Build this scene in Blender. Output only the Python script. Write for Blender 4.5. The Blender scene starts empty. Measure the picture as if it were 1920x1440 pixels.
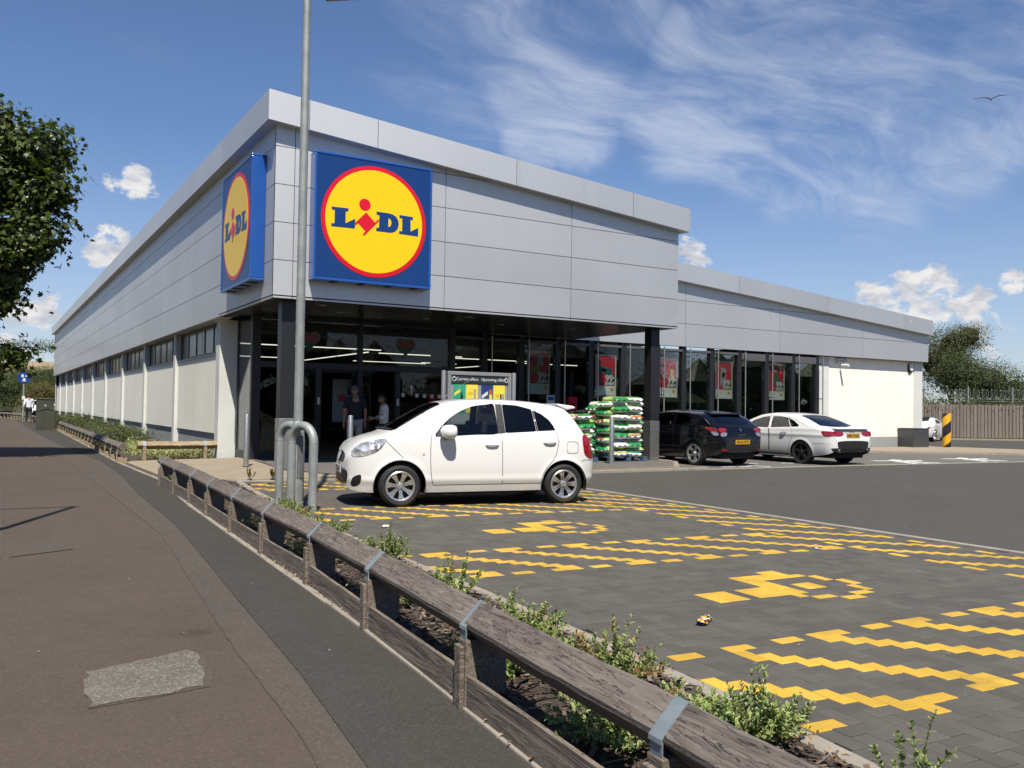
import bpy, bmesh, math, random
from math import sin, cos, pi, radians, sqrt, atan2
from mathutils import Vector, Matrix, noise

sc = bpy.context.scene
C = sc.collection
random.seed(7)

# ---------------------------------------------------------------- camera
camd = bpy.data.cameras.new('camera')
cam = bpy.data.objects.new('camera', camd)
C.objects.link(cam)
sc.camera = cam
camd.sensor_width = 36.0
camd.lens = 30.85
camd.clip_start = 0.05
camd.clip_end = 6000
_yaw, _pit, _rol = 0.5396, 0.0274, 0.0148
_F = Vector((sin(_yaw) * cos(_pit), cos(_yaw) * cos(_pit), sin(_pit)))
_R = Vector((cos(_yaw), -sin(_yaw), 0))
_U = _R.cross(_F)
_R2 = _R * cos(_rol) + _U * sin(_rol)
_U2 = -_R * sin(_rol) + _U * cos(_rol)
CAM = Vector((-4.875, -17.532, 1.40))
cam.matrix_world = Matrix(((_R2.x, _U2.x, -_F.x, CAM.x), (_R2.y, _U2.y, -_F.y, CAM.y), (_R2.z, _U2.z, -_F.z, CAM.z), (0, 0, 0, 1)))

# ---------------------------------------------------------------- exposure
sc.view_settings.view_transform = 'Standard'
sc.view_settings.look = 'None'
sc.view_settings.exposure = 0.74
sc.view_settings.gamma = 1.0
sc.view_settings.use_curve_mapping = False
sc.cycles.max_bounces = 8
sc.cycles.transparent_max_bounces = 24
sc.cycles.caustics_reflective = False
sc.cycles.caustics_refractive = False

# ---------------------------------------------------------------- sun
SUN_TRAVEL = Vector((0.40, 0.917, -1.594)).normalized()
sund = bpy.data.lights.new('sun', 'SUN')
sund.energy = 4.4
sund.angle = radians(0.53)
sund.color = (1.0, 0.935, 0.82)
sun = bpy.data.objects.new('sun', sund)
C.objects.link(sun)
sun.rotation_mode = 'QUATERNION'
sun.rotation_quaternion = SUN_TRAVEL.to_track_quat('-Z', 'Y')
sun.location = (-20, -46, 80)

# ---------------------------------------------------------------- sky
world = bpy.data.worlds.new('World')
sc.world = world
world.use_nodes = True
wn, wl = world.node_tree.nodes, world.node_tree.links
for n_ in list(wn):
    wn.remove(n_)
def wnode(t, **k):
    n = wn.new(t)
    for a, b in k.items():
        setattr(n, a, b)
    return n
def wmath(op, a, b=None, c=None, clamp=False):
    n = wn.new('ShaderNodeMath'); n.operation = op; n.use_clamp = clamp
    for i, v in enumerate((a, b, c)):
        if v is None: continue
        if isinstance(v, (int, float)): n.inputs[i].default_value = v
        else: wl.new(v, n.inputs[i])
    return n.outputs[0]
def wmap(v, a, b, smooth=True, lo=0.0, hi=1.0):
    n = wn.new('ShaderNodeMapRange')
    if smooth: n.interpolation_type = 'SMOOTHSTEP'
    wl.new(v, n.inputs[0])
    n.inputs[1].default_value = a; n.inputs[2].default_value = b
    n.inputs[3].default_value = lo; n.inputs[4].default_value = hi
    return n.outputs[0]
sky = wnode('ShaderNodeTexSky', sky_type='NISHITA', sun_disc=False)
sky.sun_elevation = radians(57.9)
sky.sun_rotation = radians(203.6)
sky.altitude = 0
sky.air_density = 1.0
sky.dust_density = 0.25
sky.ozone_density = 3.5
tc = wnode('ShaderNodeTexCoord')
sep = wnode('ShaderNodeSeparateXYZ'); wl.new(tc.outputs['Generated'], sep.inputs[0])
dirv = tc.outputs['Generated']
# flattened dome coordinate so that high cloud stretches towards the horizon
zz = wmath('ADD', wmath('MAXIMUM', sep.outputs[2], 0.0), 0.16)
cmb = wnode('ShaderNodeCombineXYZ')
wl.new(wmath('DIVIDE', sep.outputs[0], zz), cmb.inputs[0])
wl.new(wmath('DIVIDE', sep.outputs[1], zz), cmb.inputs[1])
def wnoise(vec, scale, detail=6, rough=0.55, dist=0.0, loc=(0, 0, 0), rot=0.0, sca=(1, 1, 1)):
    m = wn.new('ShaderNodeMapping')
    m.inputs[1].default_value = loc; m.inputs[2].default_value = (0, 0, rot); m.inputs[3].default_value = sca
    wl.new(vec, m.inputs[0])
    n = wn.new('ShaderNodeTexNoise')
    n.inputs['Scale'].default_value = scale; n.inputs['Detail'].default_value = detail
    n.inputs['Roughness'].default_value = rough; n.inputs['Distortion'].default_value = dist
    wl.new(m.outputs[0], n.inputs['Vector'])
    return n.outputs[0]
def wdot(d):
    n = wn.new('ShaderNodeVectorMath'); n.operation = 'DOT_PRODUCT'
    nn = wn.new('ShaderNodeVectorMath'); nn.operation = 'NORMALIZE'
    wl.new(dirv, nn.inputs[0]); wl.new(nn.outputs[0], n.inputs[0])
    n.inputs[1].default_value = d
    return n.outputs['Value']
def skydir(az, el):  # azimuth from +Y towards +X, degrees
    a, e = radians(az), radians(el)
    return (sin(a) * cos(e), cos(a) * cos(e), sin(e))
def blobs(lst, rs=1.0):
    """soft clumps of cloud: (azimuth, elevation, radius in degrees, weight)"""
    acc = None
    for az, el, r, w in lst:
        v = wmap(wdot(skydir(az, el)), cos(radians(r)), cos(radians(r * 0.25)), True, 0.0, w)
        acc = v if acc is None else wmath('MAXIMUM', acc, v)
    return acc
CIRRUS = [(33.7, 24.0, 9, 0.8), (34.1, 21.0, 7, 1), (34.9, 18.2, 4, 1), (32.1, 17.0, 3, 0.9), (37.6, 21.3, 6, 0.6), (43.4, 21.0, 6, 0.9), (48.3, 21.2, 6, 0.8), (42.4, 18.0, 5, 1), (40.1, 19.0, 4, 0.9), (45.8, 15.0, 3, 0.8), (44.1, 16.9, 5, 0.7), (50.9, 18.3, 5, 1), (53.9, 18.3, 6, 1), (58.0, 16.6, 6, 1), (60.2, 21.1, 9, 0.7), (55.1, 21.9, 9, 0.6), (52.1, 14.2, 4, 0.8), (49.0, 14.4, 4, 0.7), (53.6, 12.6, 4, 0.6), (25.0, 23.5, 7, 0.5), (7.1, 18.5, 5, 0.3), (1.8, 18.3, 3, 0.3), (28.5, 20.0, 6, 0.4), (20, 45, 18, 0.5), (90, 35, 20, 0.6), (-60, 30, 25, 0.5), (160, 40, 30, 0.5), (-110, 35, 25, 0.5)]
CUMULUS = [(53.7, 6.9, 2.2, 1), (55.1, 7.0, 2.4, 1), (56.9, 7.1, 2.6, 1), (58.2, 6.7, 2.2, 1), (56.0, 5.9, 2.6, 1), (42.5, 9.7, 1.6, 1), (41.8, 10.2, 1.2, 1), (58.8, 4.9, 2, 0.8), (60.1, 3.9, 2.2, 0.8), (60.7, 7.7, 1.3, 0.9), (6.1, 9.2, 1.8, 1), (5.6, 8.9, 1.4, 1), (7.4, 12.9, 1.8, 0.85), (6.3, 13.0, 1.0, 0.8), (2.7, 5.1, 2, 0.9), (1.6, 4.6, 2, 0.9), (3.5, 4.7, 1.8, 0.8), (1.1, 3.4, 2.0, 0.7), (90, 8, 6, 0.9), (-30, 9, 6, 0.9), (-75, 12, 9, 0.9), (-120, 9, 7, 0.9), (170, 10, 9, 0.9), (130, 8, 6, 0.9)]
wisp_mask = blobs(CIRRUS)
def wsub(v, k): return wmath('SUBTRACT', v, k)
# threads of ice cloud: a broad veil, torn into curved fibres
wvec = wn.new('ShaderNodeVectorMath'); wvec.operation = 'ADD'
warp = wn.new('ShaderNodeTexNoise'); warp.inputs['Scale'].default_value = 1.1; warp.inputs['Detail'].default_value = 3
wl.new(cmb.outputs[0], warp.inputs['Vector'])
wsc = wn.new('ShaderNodeVectorMath'); wsc.operation = 'SCALE'; wsc.inputs['Scale'].default_value = 0.7
wl.new(warp.outputs[1], wsc.inputs[0]); wl.new(cmb.outputs[0], wvec.inputs[0]); wl.new(wsc.outputs[0], wvec.inputs[1])
veil = wnoise(wvec.outputs[0], 1.5, 7, 0.58, 0.2, (3.1, 0.7, 0), radians(-25), (0.8, 1.3, 1))
fib = wnoise(wvec.outputs[0], 4.2, 9, 0.66, 0.4, (1.0, 4.0, 0), radians(-32), (0.5, 1.7, 1))
wsp = wmath('ADD', wmath('MULTIPLY', veil, 0.55), wmath('MULTIPLY', fib, 0.45))
cir = wmath('MULTIPLY', wmap(wmath('ADD', wsp, wmath('MULTIPLY', wsub(wisp_mask, 0.6), 0.16)), 0.41, 0.74), wmap(wisp_mask, 0.02, 0.8))
cum_mask = blobs(CUMULUS)
cn = wnoise(dirv, 34.0, 12, 0.62, 0.35, (2.0, 1.0, 0.3), 0, (1, 1, 1.5))
cum = wmap(wmath('ADD', wmath('MULTIPLY', cum_mask, 0.62), wmath('MULTIPLY', wsub(cn, 0.5), 2.0)), 0.36, 0.66)
cum = wmath('MULTIPLY', cum, wmap(cum_mask, 0.05, 0.35))
low = wmath('MULTIPLY', wmap(sep.outputs[2], 0.17, 0.01), wmap(wnoise(dirv, 3.2, 9, 0.62, 0.3, (7, 2, 1), 0, (1, 1, 4.5)), 0.36, 0.70))
low = wmath('MAXIMUM', low, wmap(sep.outputs[2], 0.30, -0.03, True, 0.0, 0.62))
shade = wmap(wnoise(dirv, 36.0, 8, 0.55, 0.2, (5, 1, 2), 0, (1, 1, 2.2)), 0.30, 0.66)
cumcol = wnode('ShaderNodeMix', data_type='RGBA')
wl.new(shade, cumcol.inputs[0])
cumcol.inputs[6].default_value = (5.0, 5.2, 5.9, 1)
cumcol.inputs[7].default_value = (8.4, 8.3, 8.2, 1)
m1 = wnode('ShaderNodeMix', data_type='RGBA')
wl.new(wmath('MULTIPLY', cir, 0.62, clamp=True), m1.inputs[0])
skyc = wnode('ShaderNodeMix', data_type='RGBA', blend_type='MULTIPLY')
skyc.inputs[0].default_value = 1.0
wl.new(sky.outputs[0], skyc.inputs[6])
skyc.inputs[7].default_value = (0.90, 0.97, 1.12, 1)
wl.new(skyc.outputs[2], m1.inputs[6])
m1.inputs[7].default_value = (6.6, 7.1, 8.2, 1)
m2 = wnode('ShaderNodeMix', data_type='RGBA')
wl.new(wmath('MULTIPLY', low, 0.72, clamp=True), m2.inputs[0])
wl.new(m1.outputs[2], m2.inputs[6]); m2.inputs[7].default_value = (5.6, 5.9, 6.9, 1)
m3 = wnode('ShaderNodeMix', data_type='RGBA')
wl.new(cum, m3.inputs[0])
wl.new(m2.outputs[2], m3.inputs[6]); wl.new(cumcol.outputs[2], m3.inputs[7])
bg = wnode('ShaderNodeBackground')
wl.new(m3.outputs[2], bg.inputs[0])
bg.inputs[1].default_value = 0.062
wout = wnode('ShaderNodeOutputWorld')
wl.new(bg.outputs[0], wout.inputs[0])

# ================================================================ helpers
def setp(o, label=None, cat=None, group=None, kind=None):
    if label: o['label'] = label
    if cat: o['category'] = cat
    if group: o['group'] = group
    if kind: o['kind'] = kind
    return o
def thing(name, label, cat, loc=(0, 0, 0), rz=0.0, group=None):
    o = bpy.data.objects.new(name, None)
    C.objects.link(o)
    o.location = loc; o.rotation_euler = (0, 0, rz)
    o.empty_display_size = 0.2
    return setp(o, label, cat, group)
def copy_tree(o, parent=None):
    c = o.copy(); C.objects.link(c)
    c.parent = parent
    for ch in list(o.children):
        copy_tree(ch, c)
    return c
class MB:
    """collects shapes for one mesh"""
    def __init__(self):
        self.v, self.f, self.m = [], [], []
    def add(self, vs, fs, mi=0):
        b = len(self.v)
        self.v += [tuple(p) for p in vs]
        for f in fs:
            self.f.append(tuple(i + b for i in f)); self.m.append(mi)
        return self
    def box(self, x0, x1, y0, y1, z0, z1, mi=0):
        vs = [(x0, y0, z0), (x1, y0, z0), (x1, y1, z0), (x0, y1, z0), (x0, y0, z1), (x1, y0, z1), (x1, y1, z1), (x0, y1, z1)]
        return self.add(vs, [(0, 3, 2, 1), (4, 5, 6, 7), (0, 1, 5, 4), (1, 2, 6, 5), (2, 3, 7, 6), (3, 0, 4, 7)], mi)
    def obox(self, c, ax, ay, az, mi=0):
        c, ax, ay, az = Vector(c), Vector(ax), Vector(ay), Vector(az)
        vs = [c + ax * sx + ay * sy + az * sz for sz in (-1, 1) for sx, sy in ((-1, -1), (1, -1), (1, 1), (-1, 1))]
        return self.add(vs, [(0, 3, 2, 1), (4, 5, 6, 7), (0, 1, 5, 4), (1, 2, 6, 5), (2, 3, 7, 6), (3, 0, 4, 7)], mi)
    def prism(self, poly, frm, to, mi=0):
        """poly: 3-D points (planar); extruded from +frm to +to vectors"""
        n = len(poly); frm, to = Vector(frm), Vector(to)
        vs = [Vector(p) + frm for p in poly] + [Vector(p) + to for p in poly]
        fs = [tuple(range(n - 1, -1, -1)), tuple(range(n, 2 * n))]
        fs += [(i, (i + 1) % n, (i + 1) % n + n, i + n) for i in range(n)]
        return self.add(vs, fs, mi)
    def tube(self, pts, r, seg=10, mi=0, caps=True):
        pts = [Vector(p) for p in pts]; n = len(pts)
        rs = r if isinstance(r, (list, tuple)) else [r] * n
        vs, fs = [], []
        up = None
        for i, p in enumerate(pts):
            t = (pts[min(i + 1, n - 1)] - pts[max(i - 1, 0)]).normalized()
            if up is None:
                up = Vector((0, 0, 1)) if abs(t.z) < 0.9 else Vector((1, 0, 0))
            a = t.cross(up)
            if a.length < 1e-4: a = t.cross(Vector((0, 1, 0)))
            a.normalize(); b = a.cross(t).normalized(); up = b
            for k in range(seg):
                w = 2 * pi * k / seg
                vs.append(p + (a * cos(w) + b * sin(w)) * rs[i])
        for i in range(n - 1):
            for k in range(seg):
                k2 = (k + 1) % seg
                fs.append((i * seg + k, i * seg + k2, (i + 1) * seg + k2, (i + 1) * seg + k))
        if caps:
            fs.append(tuple(range(seg - 1, -1, -1))); fs.append(tuple((n - 1) * seg + k for k in range(seg)))
        return self.add(vs, fs, mi)
    def lathe(self, prof, c=(0, 0, 0), axis='Z', seg=24, mi=0, caps=False):
        """prof: (radius, height) pairs"""
        vs, fs = [], []
        c = Vector(c)
        for r, h in prof:
            for k in range(seg):
                w = 2 * pi * k / seg
                x, y = r * cos(w), r * sin(w)
                p = {'Z': (x, y, h), 'Y': (x, h, y), 'X': (h, x, y)}[axis]
                vs.append(c + Vector(p))
        n = len(prof)
        for i in range(n - 1):
            for k in range(seg):
                k2 = (k + 1) % seg
                fs.append((i * seg + k, i * seg + k2, (i + 1) * seg + k2, (i + 1) * seg + k))
        if caps:
            fs.append(tuple(range(seg - 1, -1, -1))); fs.append(tuple((n - 1) * seg + k for k in range(seg)))
        return self.add(vs, fs, mi)
    def quad(self, a, b, c, d, mi=0):
        return self.add([a, b, c, d], [(0, 1, 2, 3)], mi)
    def mesh(self, name, mats, smooth=None, recalc=True):
        me = bpy.data.meshes.new(name)
        me.from_pydata(self.v, [], self.f)
        for m in (mats if isinstance(mats, (list, tuple)) else [mats]):
            me.materials.append(m)
        if any(self.m): me.polygons.foreach_set('material_index', self.m)
        if recalc:
            bm = bmesh.new(); bm.from_mesh(me)
            bmesh.ops.recalc_face_normals(bm, faces=bm.faces)
            bm.to_mesh(me); bm.free()
        if smooth is not None:
            me.polygons.foreach_set('use_smooth', [True] * len(me.polygons))
            me.set_sharp_from_angle(angle=radians(smooth))
        me.update()
        return me
    def build(self, name, mats, parent=None, smooth=None, bevel=0.0, recalc=True, loc=None):
        o = bpy.data.objects.new(name, self.mesh(name, mats, smooth, recalc))
        C.objects.link(o)
        if parent is not None: o.parent = parent
        if loc is not None: o.location = loc
        if bevel:
            b = o.modifiers.new('bevel', 'BEVEL'); b.width = bevel; b.segments = 2; b.limit_method = 'ANGLE'; b.angle_limit = radians(40)
        return o
def inst(name, me, parent=None, loc=(0, 0, 0), rot=(0, 0, 0), scl=(1, 1, 1)):
    o = bpy.data.objects.new(name, me); C.objects.link(o)
    o.parent = parent; o.location = loc; o.rotation_euler = rot; o.scale = scl
    return o

# ---------------------------------------------------------------- materials
class NT:
    def __init__(self, name):
        self.m = bpy.data.materials.new(name); self.m.use_nodes = True
        self.t = self.m.node_tree; self.n = self.t.nodes; self.l = self.t.links
        self.b = self.n['Principled BSDF']; self.out = self.n['Material Output']
    def node(self, t, **k):
        n = self.n.new(t)
        for a, b in k.items(): setattr(n, a, b)
        return n
    def link(self, a, b): self.l.new(a, b)
    def coord(self, which='Object', scale=(1, 1, 1), rot=(0, 0, 0), loc=(0, 0, 0)):
        t = self.node('ShaderNodeTexCoord'); m = self.node('ShaderNodeMapping')
        self.link(t.outputs[which], m.inputs[0])
        m.inputs[1].default_value = loc; m.inputs[2].default_value = rot; m.inputs[3].default_value = scale
        return m.outputs[0]
    def geo(self, scale=(1, 1, 1)):
        g = self.node('ShaderNodeNewGeometry'); m = self.node('ShaderNodeMapping')
        self.link(g.outputs['Position'], m.inputs[0]); m.inputs[3].default_value = scale
        return m.outputs[0]
    def noise(self, vec, scale, detail=4, rough=0.55, dist=0.0):
        n = self.node('ShaderNodeTexNoise')
        n.inputs['Scale'].default_value = scale; n.inputs['Detail'].default_value = detail
        n.inputs['Roughness'].default_value = rough; n.inputs['Distortion'].default_value = dist
        if vec is not None: self.link(vec, n.inputs['Vector'])
        return n.outputs[0]
    def voronoi(self, vec, scale, out='Distance', feature='F1', rnd=1.0):
        n = self.node('ShaderNodeTexVoronoi'); n.feature = feature
        n.inputs['Scale'].default_value = scale; n.inputs['Randomness'].default_value = rnd
        if vec is not None: self.link(vec, n.inputs['Vector'])
        return n.outputs[out]
    def math(self, op, a, b=None, c=None, clamp=False):
        n = self.node('ShaderNodeMath', operation=op); n.use_clamp = clamp
        for i, v in enumerate((a, b, c)):
            if v is None: continue
            if isinstance(v, (int, float)): n.inputs[i].default_value = v
            else: self.link(v, n.inputs[i])
        return n.outputs[0]
    def map(self, v, a, b, lo=0.0, hi=1.0, smooth=False):
        n = self.node('ShaderNodeMapRange')
        if smooth: n.interpolation_type = 'SMOOTHSTEP'
        self.link(v, n.inputs[0])
        for i, x in zip((1, 2, 3, 4), (a, b, lo, hi)): n.inputs[i].default_value = x
        return n.outputs[0]
    def mix(self, fac, a, b, blend='MIX'):
        n = self.node('ShaderNodeMix', data_type='RGBA', blend_type=blend)
        if isinstance(fac, (int, float)): n.inputs[0].default_value = fac
        else: self.link(fac, n.inputs[0])
        for i, v in ((6, a), (7, b)):
            if isinstance(v, (tuple, list)): n.inputs[i].default_value = (v[0], v[1], v[2], 1)
            else: self.link(v, n.inputs[i])
        return n.outputs[2]
    def ramp(self, fac, stops, interp='LINEAR'):
        n = self.node('ShaderNodeValToRGB'); n.color_ramp.interpolation = interp
        e = n.color_ramp.elements
        while len(e) > 1: e.remove(e[-1])
        e[0].position, e[0].color = stops[0][0], (*stops[0][1], 1)
        for p, c in stops[1:]:
            x = e.new(p); x.color = (*c, 1)
        self.link(fac, n.inputs[0])
        return n.outputs[0]
    def bump(self, h, strength=0.3, dist=0.01, prev=None):
        n = self.node('ShaderNodeBump')
        n.inputs['Strength'].default_value = strength; n.inputs['Distance'].default_value = dist
        self.link(h, n.inputs['Height'])
        if prev is not None: self.link(prev, n.inputs['Normal'])
        return n.outputs[0]
    def set(self, **k):
        for a, v in k.items():
            s = self.b.inputs[a.replace('_', ' ')]
            if isinstance(v, (int, float)): s.default_value = v
            elif isinstance(v, (tuple, list)): s.default_value = (*v, 1) if len(v) == 3 else v
            else: self.link(v, s)
        return self
    def rnd(self):
        return self.node('ShaderNodeObjectInfo').outputs['Random']
    def island(self):
        return self.node('ShaderNodeNewGeometry').outputs['Random Per Island']
_mc = {}
BRIGHT = {'brushed_steel', 'cream_render', 'white_road_paint', 'sticker_white', 'sign_yellow', 'sign_red', 'sign_blue', 'sign_frame_blue', 'pale_grey_concrete', 'poster_red', 'poster_cream', 'poster_frame', 'poster_yellow', 'leaflet_yellow', 'leaflet_green', 'chrome', 'alloy_wheel', 'white_blouse', 'pale_shirt'}
def pm(name, col, rough=0.6, metal=0.0, var=0.12, scale=3.0, bump=0.0, bscale=60.0, coat=0.0, spec=0.5, geo=False, rnd=0.0, dirt=0.0):
    """plain surface with mottled colour, roughness variation and fine relief"""
    if name in _mc: return _mc[name]
    if name not in BRIGHT: col = tuple(c * 0.64 for c in col)
    t = NT(name)
    v = t.geo() if geo else t.coord()
    n1 = t.noise(v, scale, 5, 0.6); n2 = t.noise(v, scale * 9, 3, 0.6)
    f = t.math('ADD', t.math('MULTIPLY', n1, 0.65), t.math('MULTIPLY', n2, 0.35))
    lo = tuple(max(0, c * (1 - var)) for c in col); hi = tuple(min(1, c * (1 + var)) for c in col)
    c = t.mix(t.map(f, 0.3, 0.7), lo, hi)
    if rnd:
        c = t.mix(1.0, c, t.ramp(t.rnd(), [(0, (1 - rnd,) * 3), (1, (1 + rnd,) * 3)]), 'MULTIPLY')
    if dirt:
        c = t.mix(t.map(t.noise(v, scale * 0.6, 6, 0.65), 0.5, 0.75, 0, dirt), c, tuple(x * 0.45 for x in col))
    t.set(Base_Color=c, Metallic=metal, Roughness=t.map(n2, 0.3, 0.7, max(0.03, rough - 0.06), min(1, rough + 0.06)))
    t.b.inputs['Specular IOR Level'].default_value = spec
    if coat:
        t.b.inputs['Coat Weight'].default_value = coat; t.b.inputs['Coat Roughness'].default_value = 0.03
    if bump:
        t.set(Normal=t.bump(t.noise(v, bscale, 4, 0.6), bump, 0.01))
    _mc[name] = t.m
    return t.m
def glass_mat(name, tint=(0.25, 0.28, 0.28), rough=0.0, ior=1.5, refl=1.0):
    """thin pane: tinted see-through plus mirror reflection by angle"""
    t = NT(name)
    tr = t.node('ShaderNodeBsdfTransparent'); tr.inputs[0].default_value = (*tint, 1)
    gl = t.node('ShaderNodeBsdfGlossy'); gl.inputs['Roughness'].default_value = rough
    gl.inputs[0].default_value = (0.96, 0.97, 1.0, 1)
    fr = t.node('ShaderNodeFresnel'); fr.inputs[0].default_value = ior
    mx = t.node('ShaderNodeMixShader')
    t.link(t.math('MULTIPLY', fr.outputs[0], refl, clamp=True), mx.inputs[0]); t.link(tr.outputs[0], mx.inputs[1]); t.link(gl.outputs[0], mx.inputs[2])
    t.link(mx.outputs[0], t.out.inputs[0])
    return t.m
def emit_mat(name, col, s):
    t = NT(name)
    t.set(Base_Color=col, Emission_Color=col, Emission_Strength=s)
    return t.m
def curve_to_mesh(name, cu, parent, loc, rot):
    tmp = bpy.data.objects.new('tmp', cu); C.objects.link(tmp)
    me = bpy.data.meshes.new_from_object(tmp.evaluated_get(bpy.context.evaluated_depsgraph_get()))
    bpy.data.objects.remove(tmp); me.name = name
    o = bpy.data.objects.new(name, me); C.objects.link(o)
    o.parent = parent; o.location = loc; o.rotation_euler = rot
    return o
def text(name, s, size, mat, parent, loc, rot, align='CENTER', depth=0.002, shear=0.0, bold=0.0):
    cu = bpy.data.curves.new(name, 'FONT')
    cu.body = s; cu.size = size; cu.align_x = align; cu.align_y = 'CENTER'; cu.extrude = depth; cu.shear = shear; cu.offset = bold
    cu.resolution_u = 3
    cu.materials.append(mat)
    return curve_to_mesh(name, cu, parent, loc, rot)

# ================================================================ ground
def blob_poly(pts, n=6, amp=0.01, seed=0):
    """closed outline with small irregular steps between the given corners"""
    rnd = random.Random(seed); out = []
    for a, b in zip(pts, pts[1:] + pts[:1]):
        L = math.dist(a, b); k = max(1, int(L / (0.22 if amp < .02 else .07))) if n else 1
        k = min(k, 60)
        for q in range(k):
            f = q / k
            j = amp if q else 0
            out.append((a[0] + (b[0] - a[0]) * f + rnd.uniform(-j, j), a[1] + (b[1] - a[1]) * f + rnd.uniform(-j, j)))
    return out
def sheet(name, pts, z, mat, kind='structure', thick=0.0, parent=None):
    bm = bmesh.new()
    vs = [bm.verts.new((p[0], p[1], p[2] if len(p) > 2 else z)) for p in pts]
    f = bm.faces.new(vs)
    if f.normal.z < 0: f.normal_flip()
    if thick:
        r = bmesh.ops.extrude_face_region(bm, geom=[f])
        for v in [g for g in r['geom'] if isinstance(g, bmesh.types.BMVert)]: v.co.z -= thick
        bmesh.ops.recalc_face_normals(bm, faces=bm.faces)
    bmesh.ops.triangulate(bm, faces=bm.faces)
    me = bpy.data.meshes.new(name); bm.to_mesh(me); bm.free()
    me.materials.append(mat)
    o = bpy.data.objects.new(name, me); C.objects.link(o)
    o.parent = parent
    if kind: o['kind'] = kind
    return o
def asphalt(name, col, agg=0.35, speck=0.0, crack=0.0, rough=0.92, seed=0.0, mott=0.12):
    col = tuple(c * 0.76 for c in col)
    t = NT(name); v = t.geo((1, 1, 0.3))
    big = t.noise(v, 0.55 + seed * 0.1, 5, 0.6); med = t.noise(v, 6.0, 4, 0.6)
    vor = t.voronoi(v, 150.0); fine = t.noise(v, 260.0, 2, 0.6)
    f = t.math('ADD', t.math('MULTIPLY', big, 0.5), t.math('MULTIPLY', med, 0.5))
    c = t.mix(t.map(f, 0.32, 0.68), tuple(x * (1 - mott) for x in col), tuple(x * (1 + mott) for x in col))
    c = t.mix(t.map(fine, 0.25, 0.75, 0, agg), c, tuple(x * 0.42 for x in col))
    c = t.mix(t.map(t.voronoi(v, 95.0, 'Color'), 0.55, 0.95, 0, agg), c, tuple(min(1, x * 1.75 + 0.01) for x in col))
    st1 = t.noise(t.geo((.35, .35, .35)), 0.8, 7, 0.72); st2 = t.noise(t.geo((1.3, .22, 1)), 0.9, 5, 0.6)
    c = t.mix(t.map(st1, .54, .70, 0, .34), c, tuple(x * .66 for x in col)); c = t.mix(t.map(st2, .56, .74, 0, .30), c, tuple(min(1, x * 1.32) for x in col))
    oil = t.voronoi(v, 0.55); c = t.mix(t.math('MULTIPLY', t.map(oil, .16, .03), t.map(t.noise(v, 3.0, 5, .7), .42, .62, 0, .55)), c, tuple(x * .40 for x in col))
    if speck:
        s = t.voronoi(v, 21.0)
        c = t.mix(t.math('MULTIPLY', t.map(s, 0.045, 0.02), speck), c, (0.30, 0.29, 0.27))
    if crack:
        cv = t.node('ShaderNodeMapping'); cv.inputs[1].default_value = (seed, 0, 0)
        t.link(t.math('ADD', 0, 0), cv.inputs[2]) if False else None
        e = t.voronoi(v, 0.9, 'Distance', 'DISTANCE_TO_EDGE')
        c = t.mix(t.math('MULTIPLY', t.map(e, 0.012, 0.003), crack), c, tuple(x * 0.3 for x in col))
    t.set(Base_Color=c, Roughness=rough)
    t.b.inputs['Specular IOR Level'].default_value = 0.25
    h = t.math('ADD', t.math('MULTIPLY', vor, 0.6), t.math('MULTIPLY', fine, 0.5))
    t.set(Normal=t.bump(h, 0.55, 0.006))
    return t.m
M_asph = asphalt('car_park_asphalt', (0.090, 0.086, 0.077), 0.4, 0.2)
M_land = pm('rough_ground', (0.13, 0.12, 0.06), 0.95, scale=0.05, var=0.35, geo=True)
M_path = asphalt('red_brown_tarmac', (0.105, 0.081, 0.066), 0.30, 0.5, 0.0, seed=1.3)
M_path2 = asphalt('grey_brown_tarmac', (0.104, 0.087, 0.072), 0.42, 0.8, seed=2.1)
M_path3 = asphalt('dark_tarmac', (0.066, 0.060, 0.053), 0.40, 0.45, seed=3.7)
M_patch = asphalt('pale_stone_patch', (0.185, 0.165, 0.138), 0.8, 0.8, seed=4.1, mott=0.3)
M_conc = pm('kerb_concrete', (0.40, 0.36, 0.30), 0.9, var=0.22, scale=4, bump=0.4, bscale=120, geo=True, dirt=0.35)
M_flag = pm('buff_paving', (0.40, 0.33, 0.235), 0.9, var=0.15, scale=1.6, bump=0.25, bscale=150, geo=True, dirt=0.25)
M_bay = asphalt('bay_grey', (0.165, 0.155, 0.142), 0.4, 0.4, seed=5)
M_paint = pm('white_road_paint', (0.72, 0.72, 0.70), 0.7, var=0.15, scale=8, bump=0.2, geo=True, dirt=0.25)

land = MB()
for gx in range(24):
    for gy in range(24):
        x0, y0 = -1500 + gx * 125, -1500 + gy * 125
        land.quad((x0, y0, -0.06), (x0 + 125, y0, -0.06), (x0 + 125, y0 + 125, -0.06), (x0, y0 + 125, -0.06))
setp(land.build('ground', M_land), kind='structure')
sheet('car_park', [(4.28, -40), (70, -40), (70, 60), (28.6, 60), (28.6, 5.2), (10.9, 4.9), (-2.0, 4.9), (-1.1, -1.9), (4.28, -1.9)], -0.004, M_asph)

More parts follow.
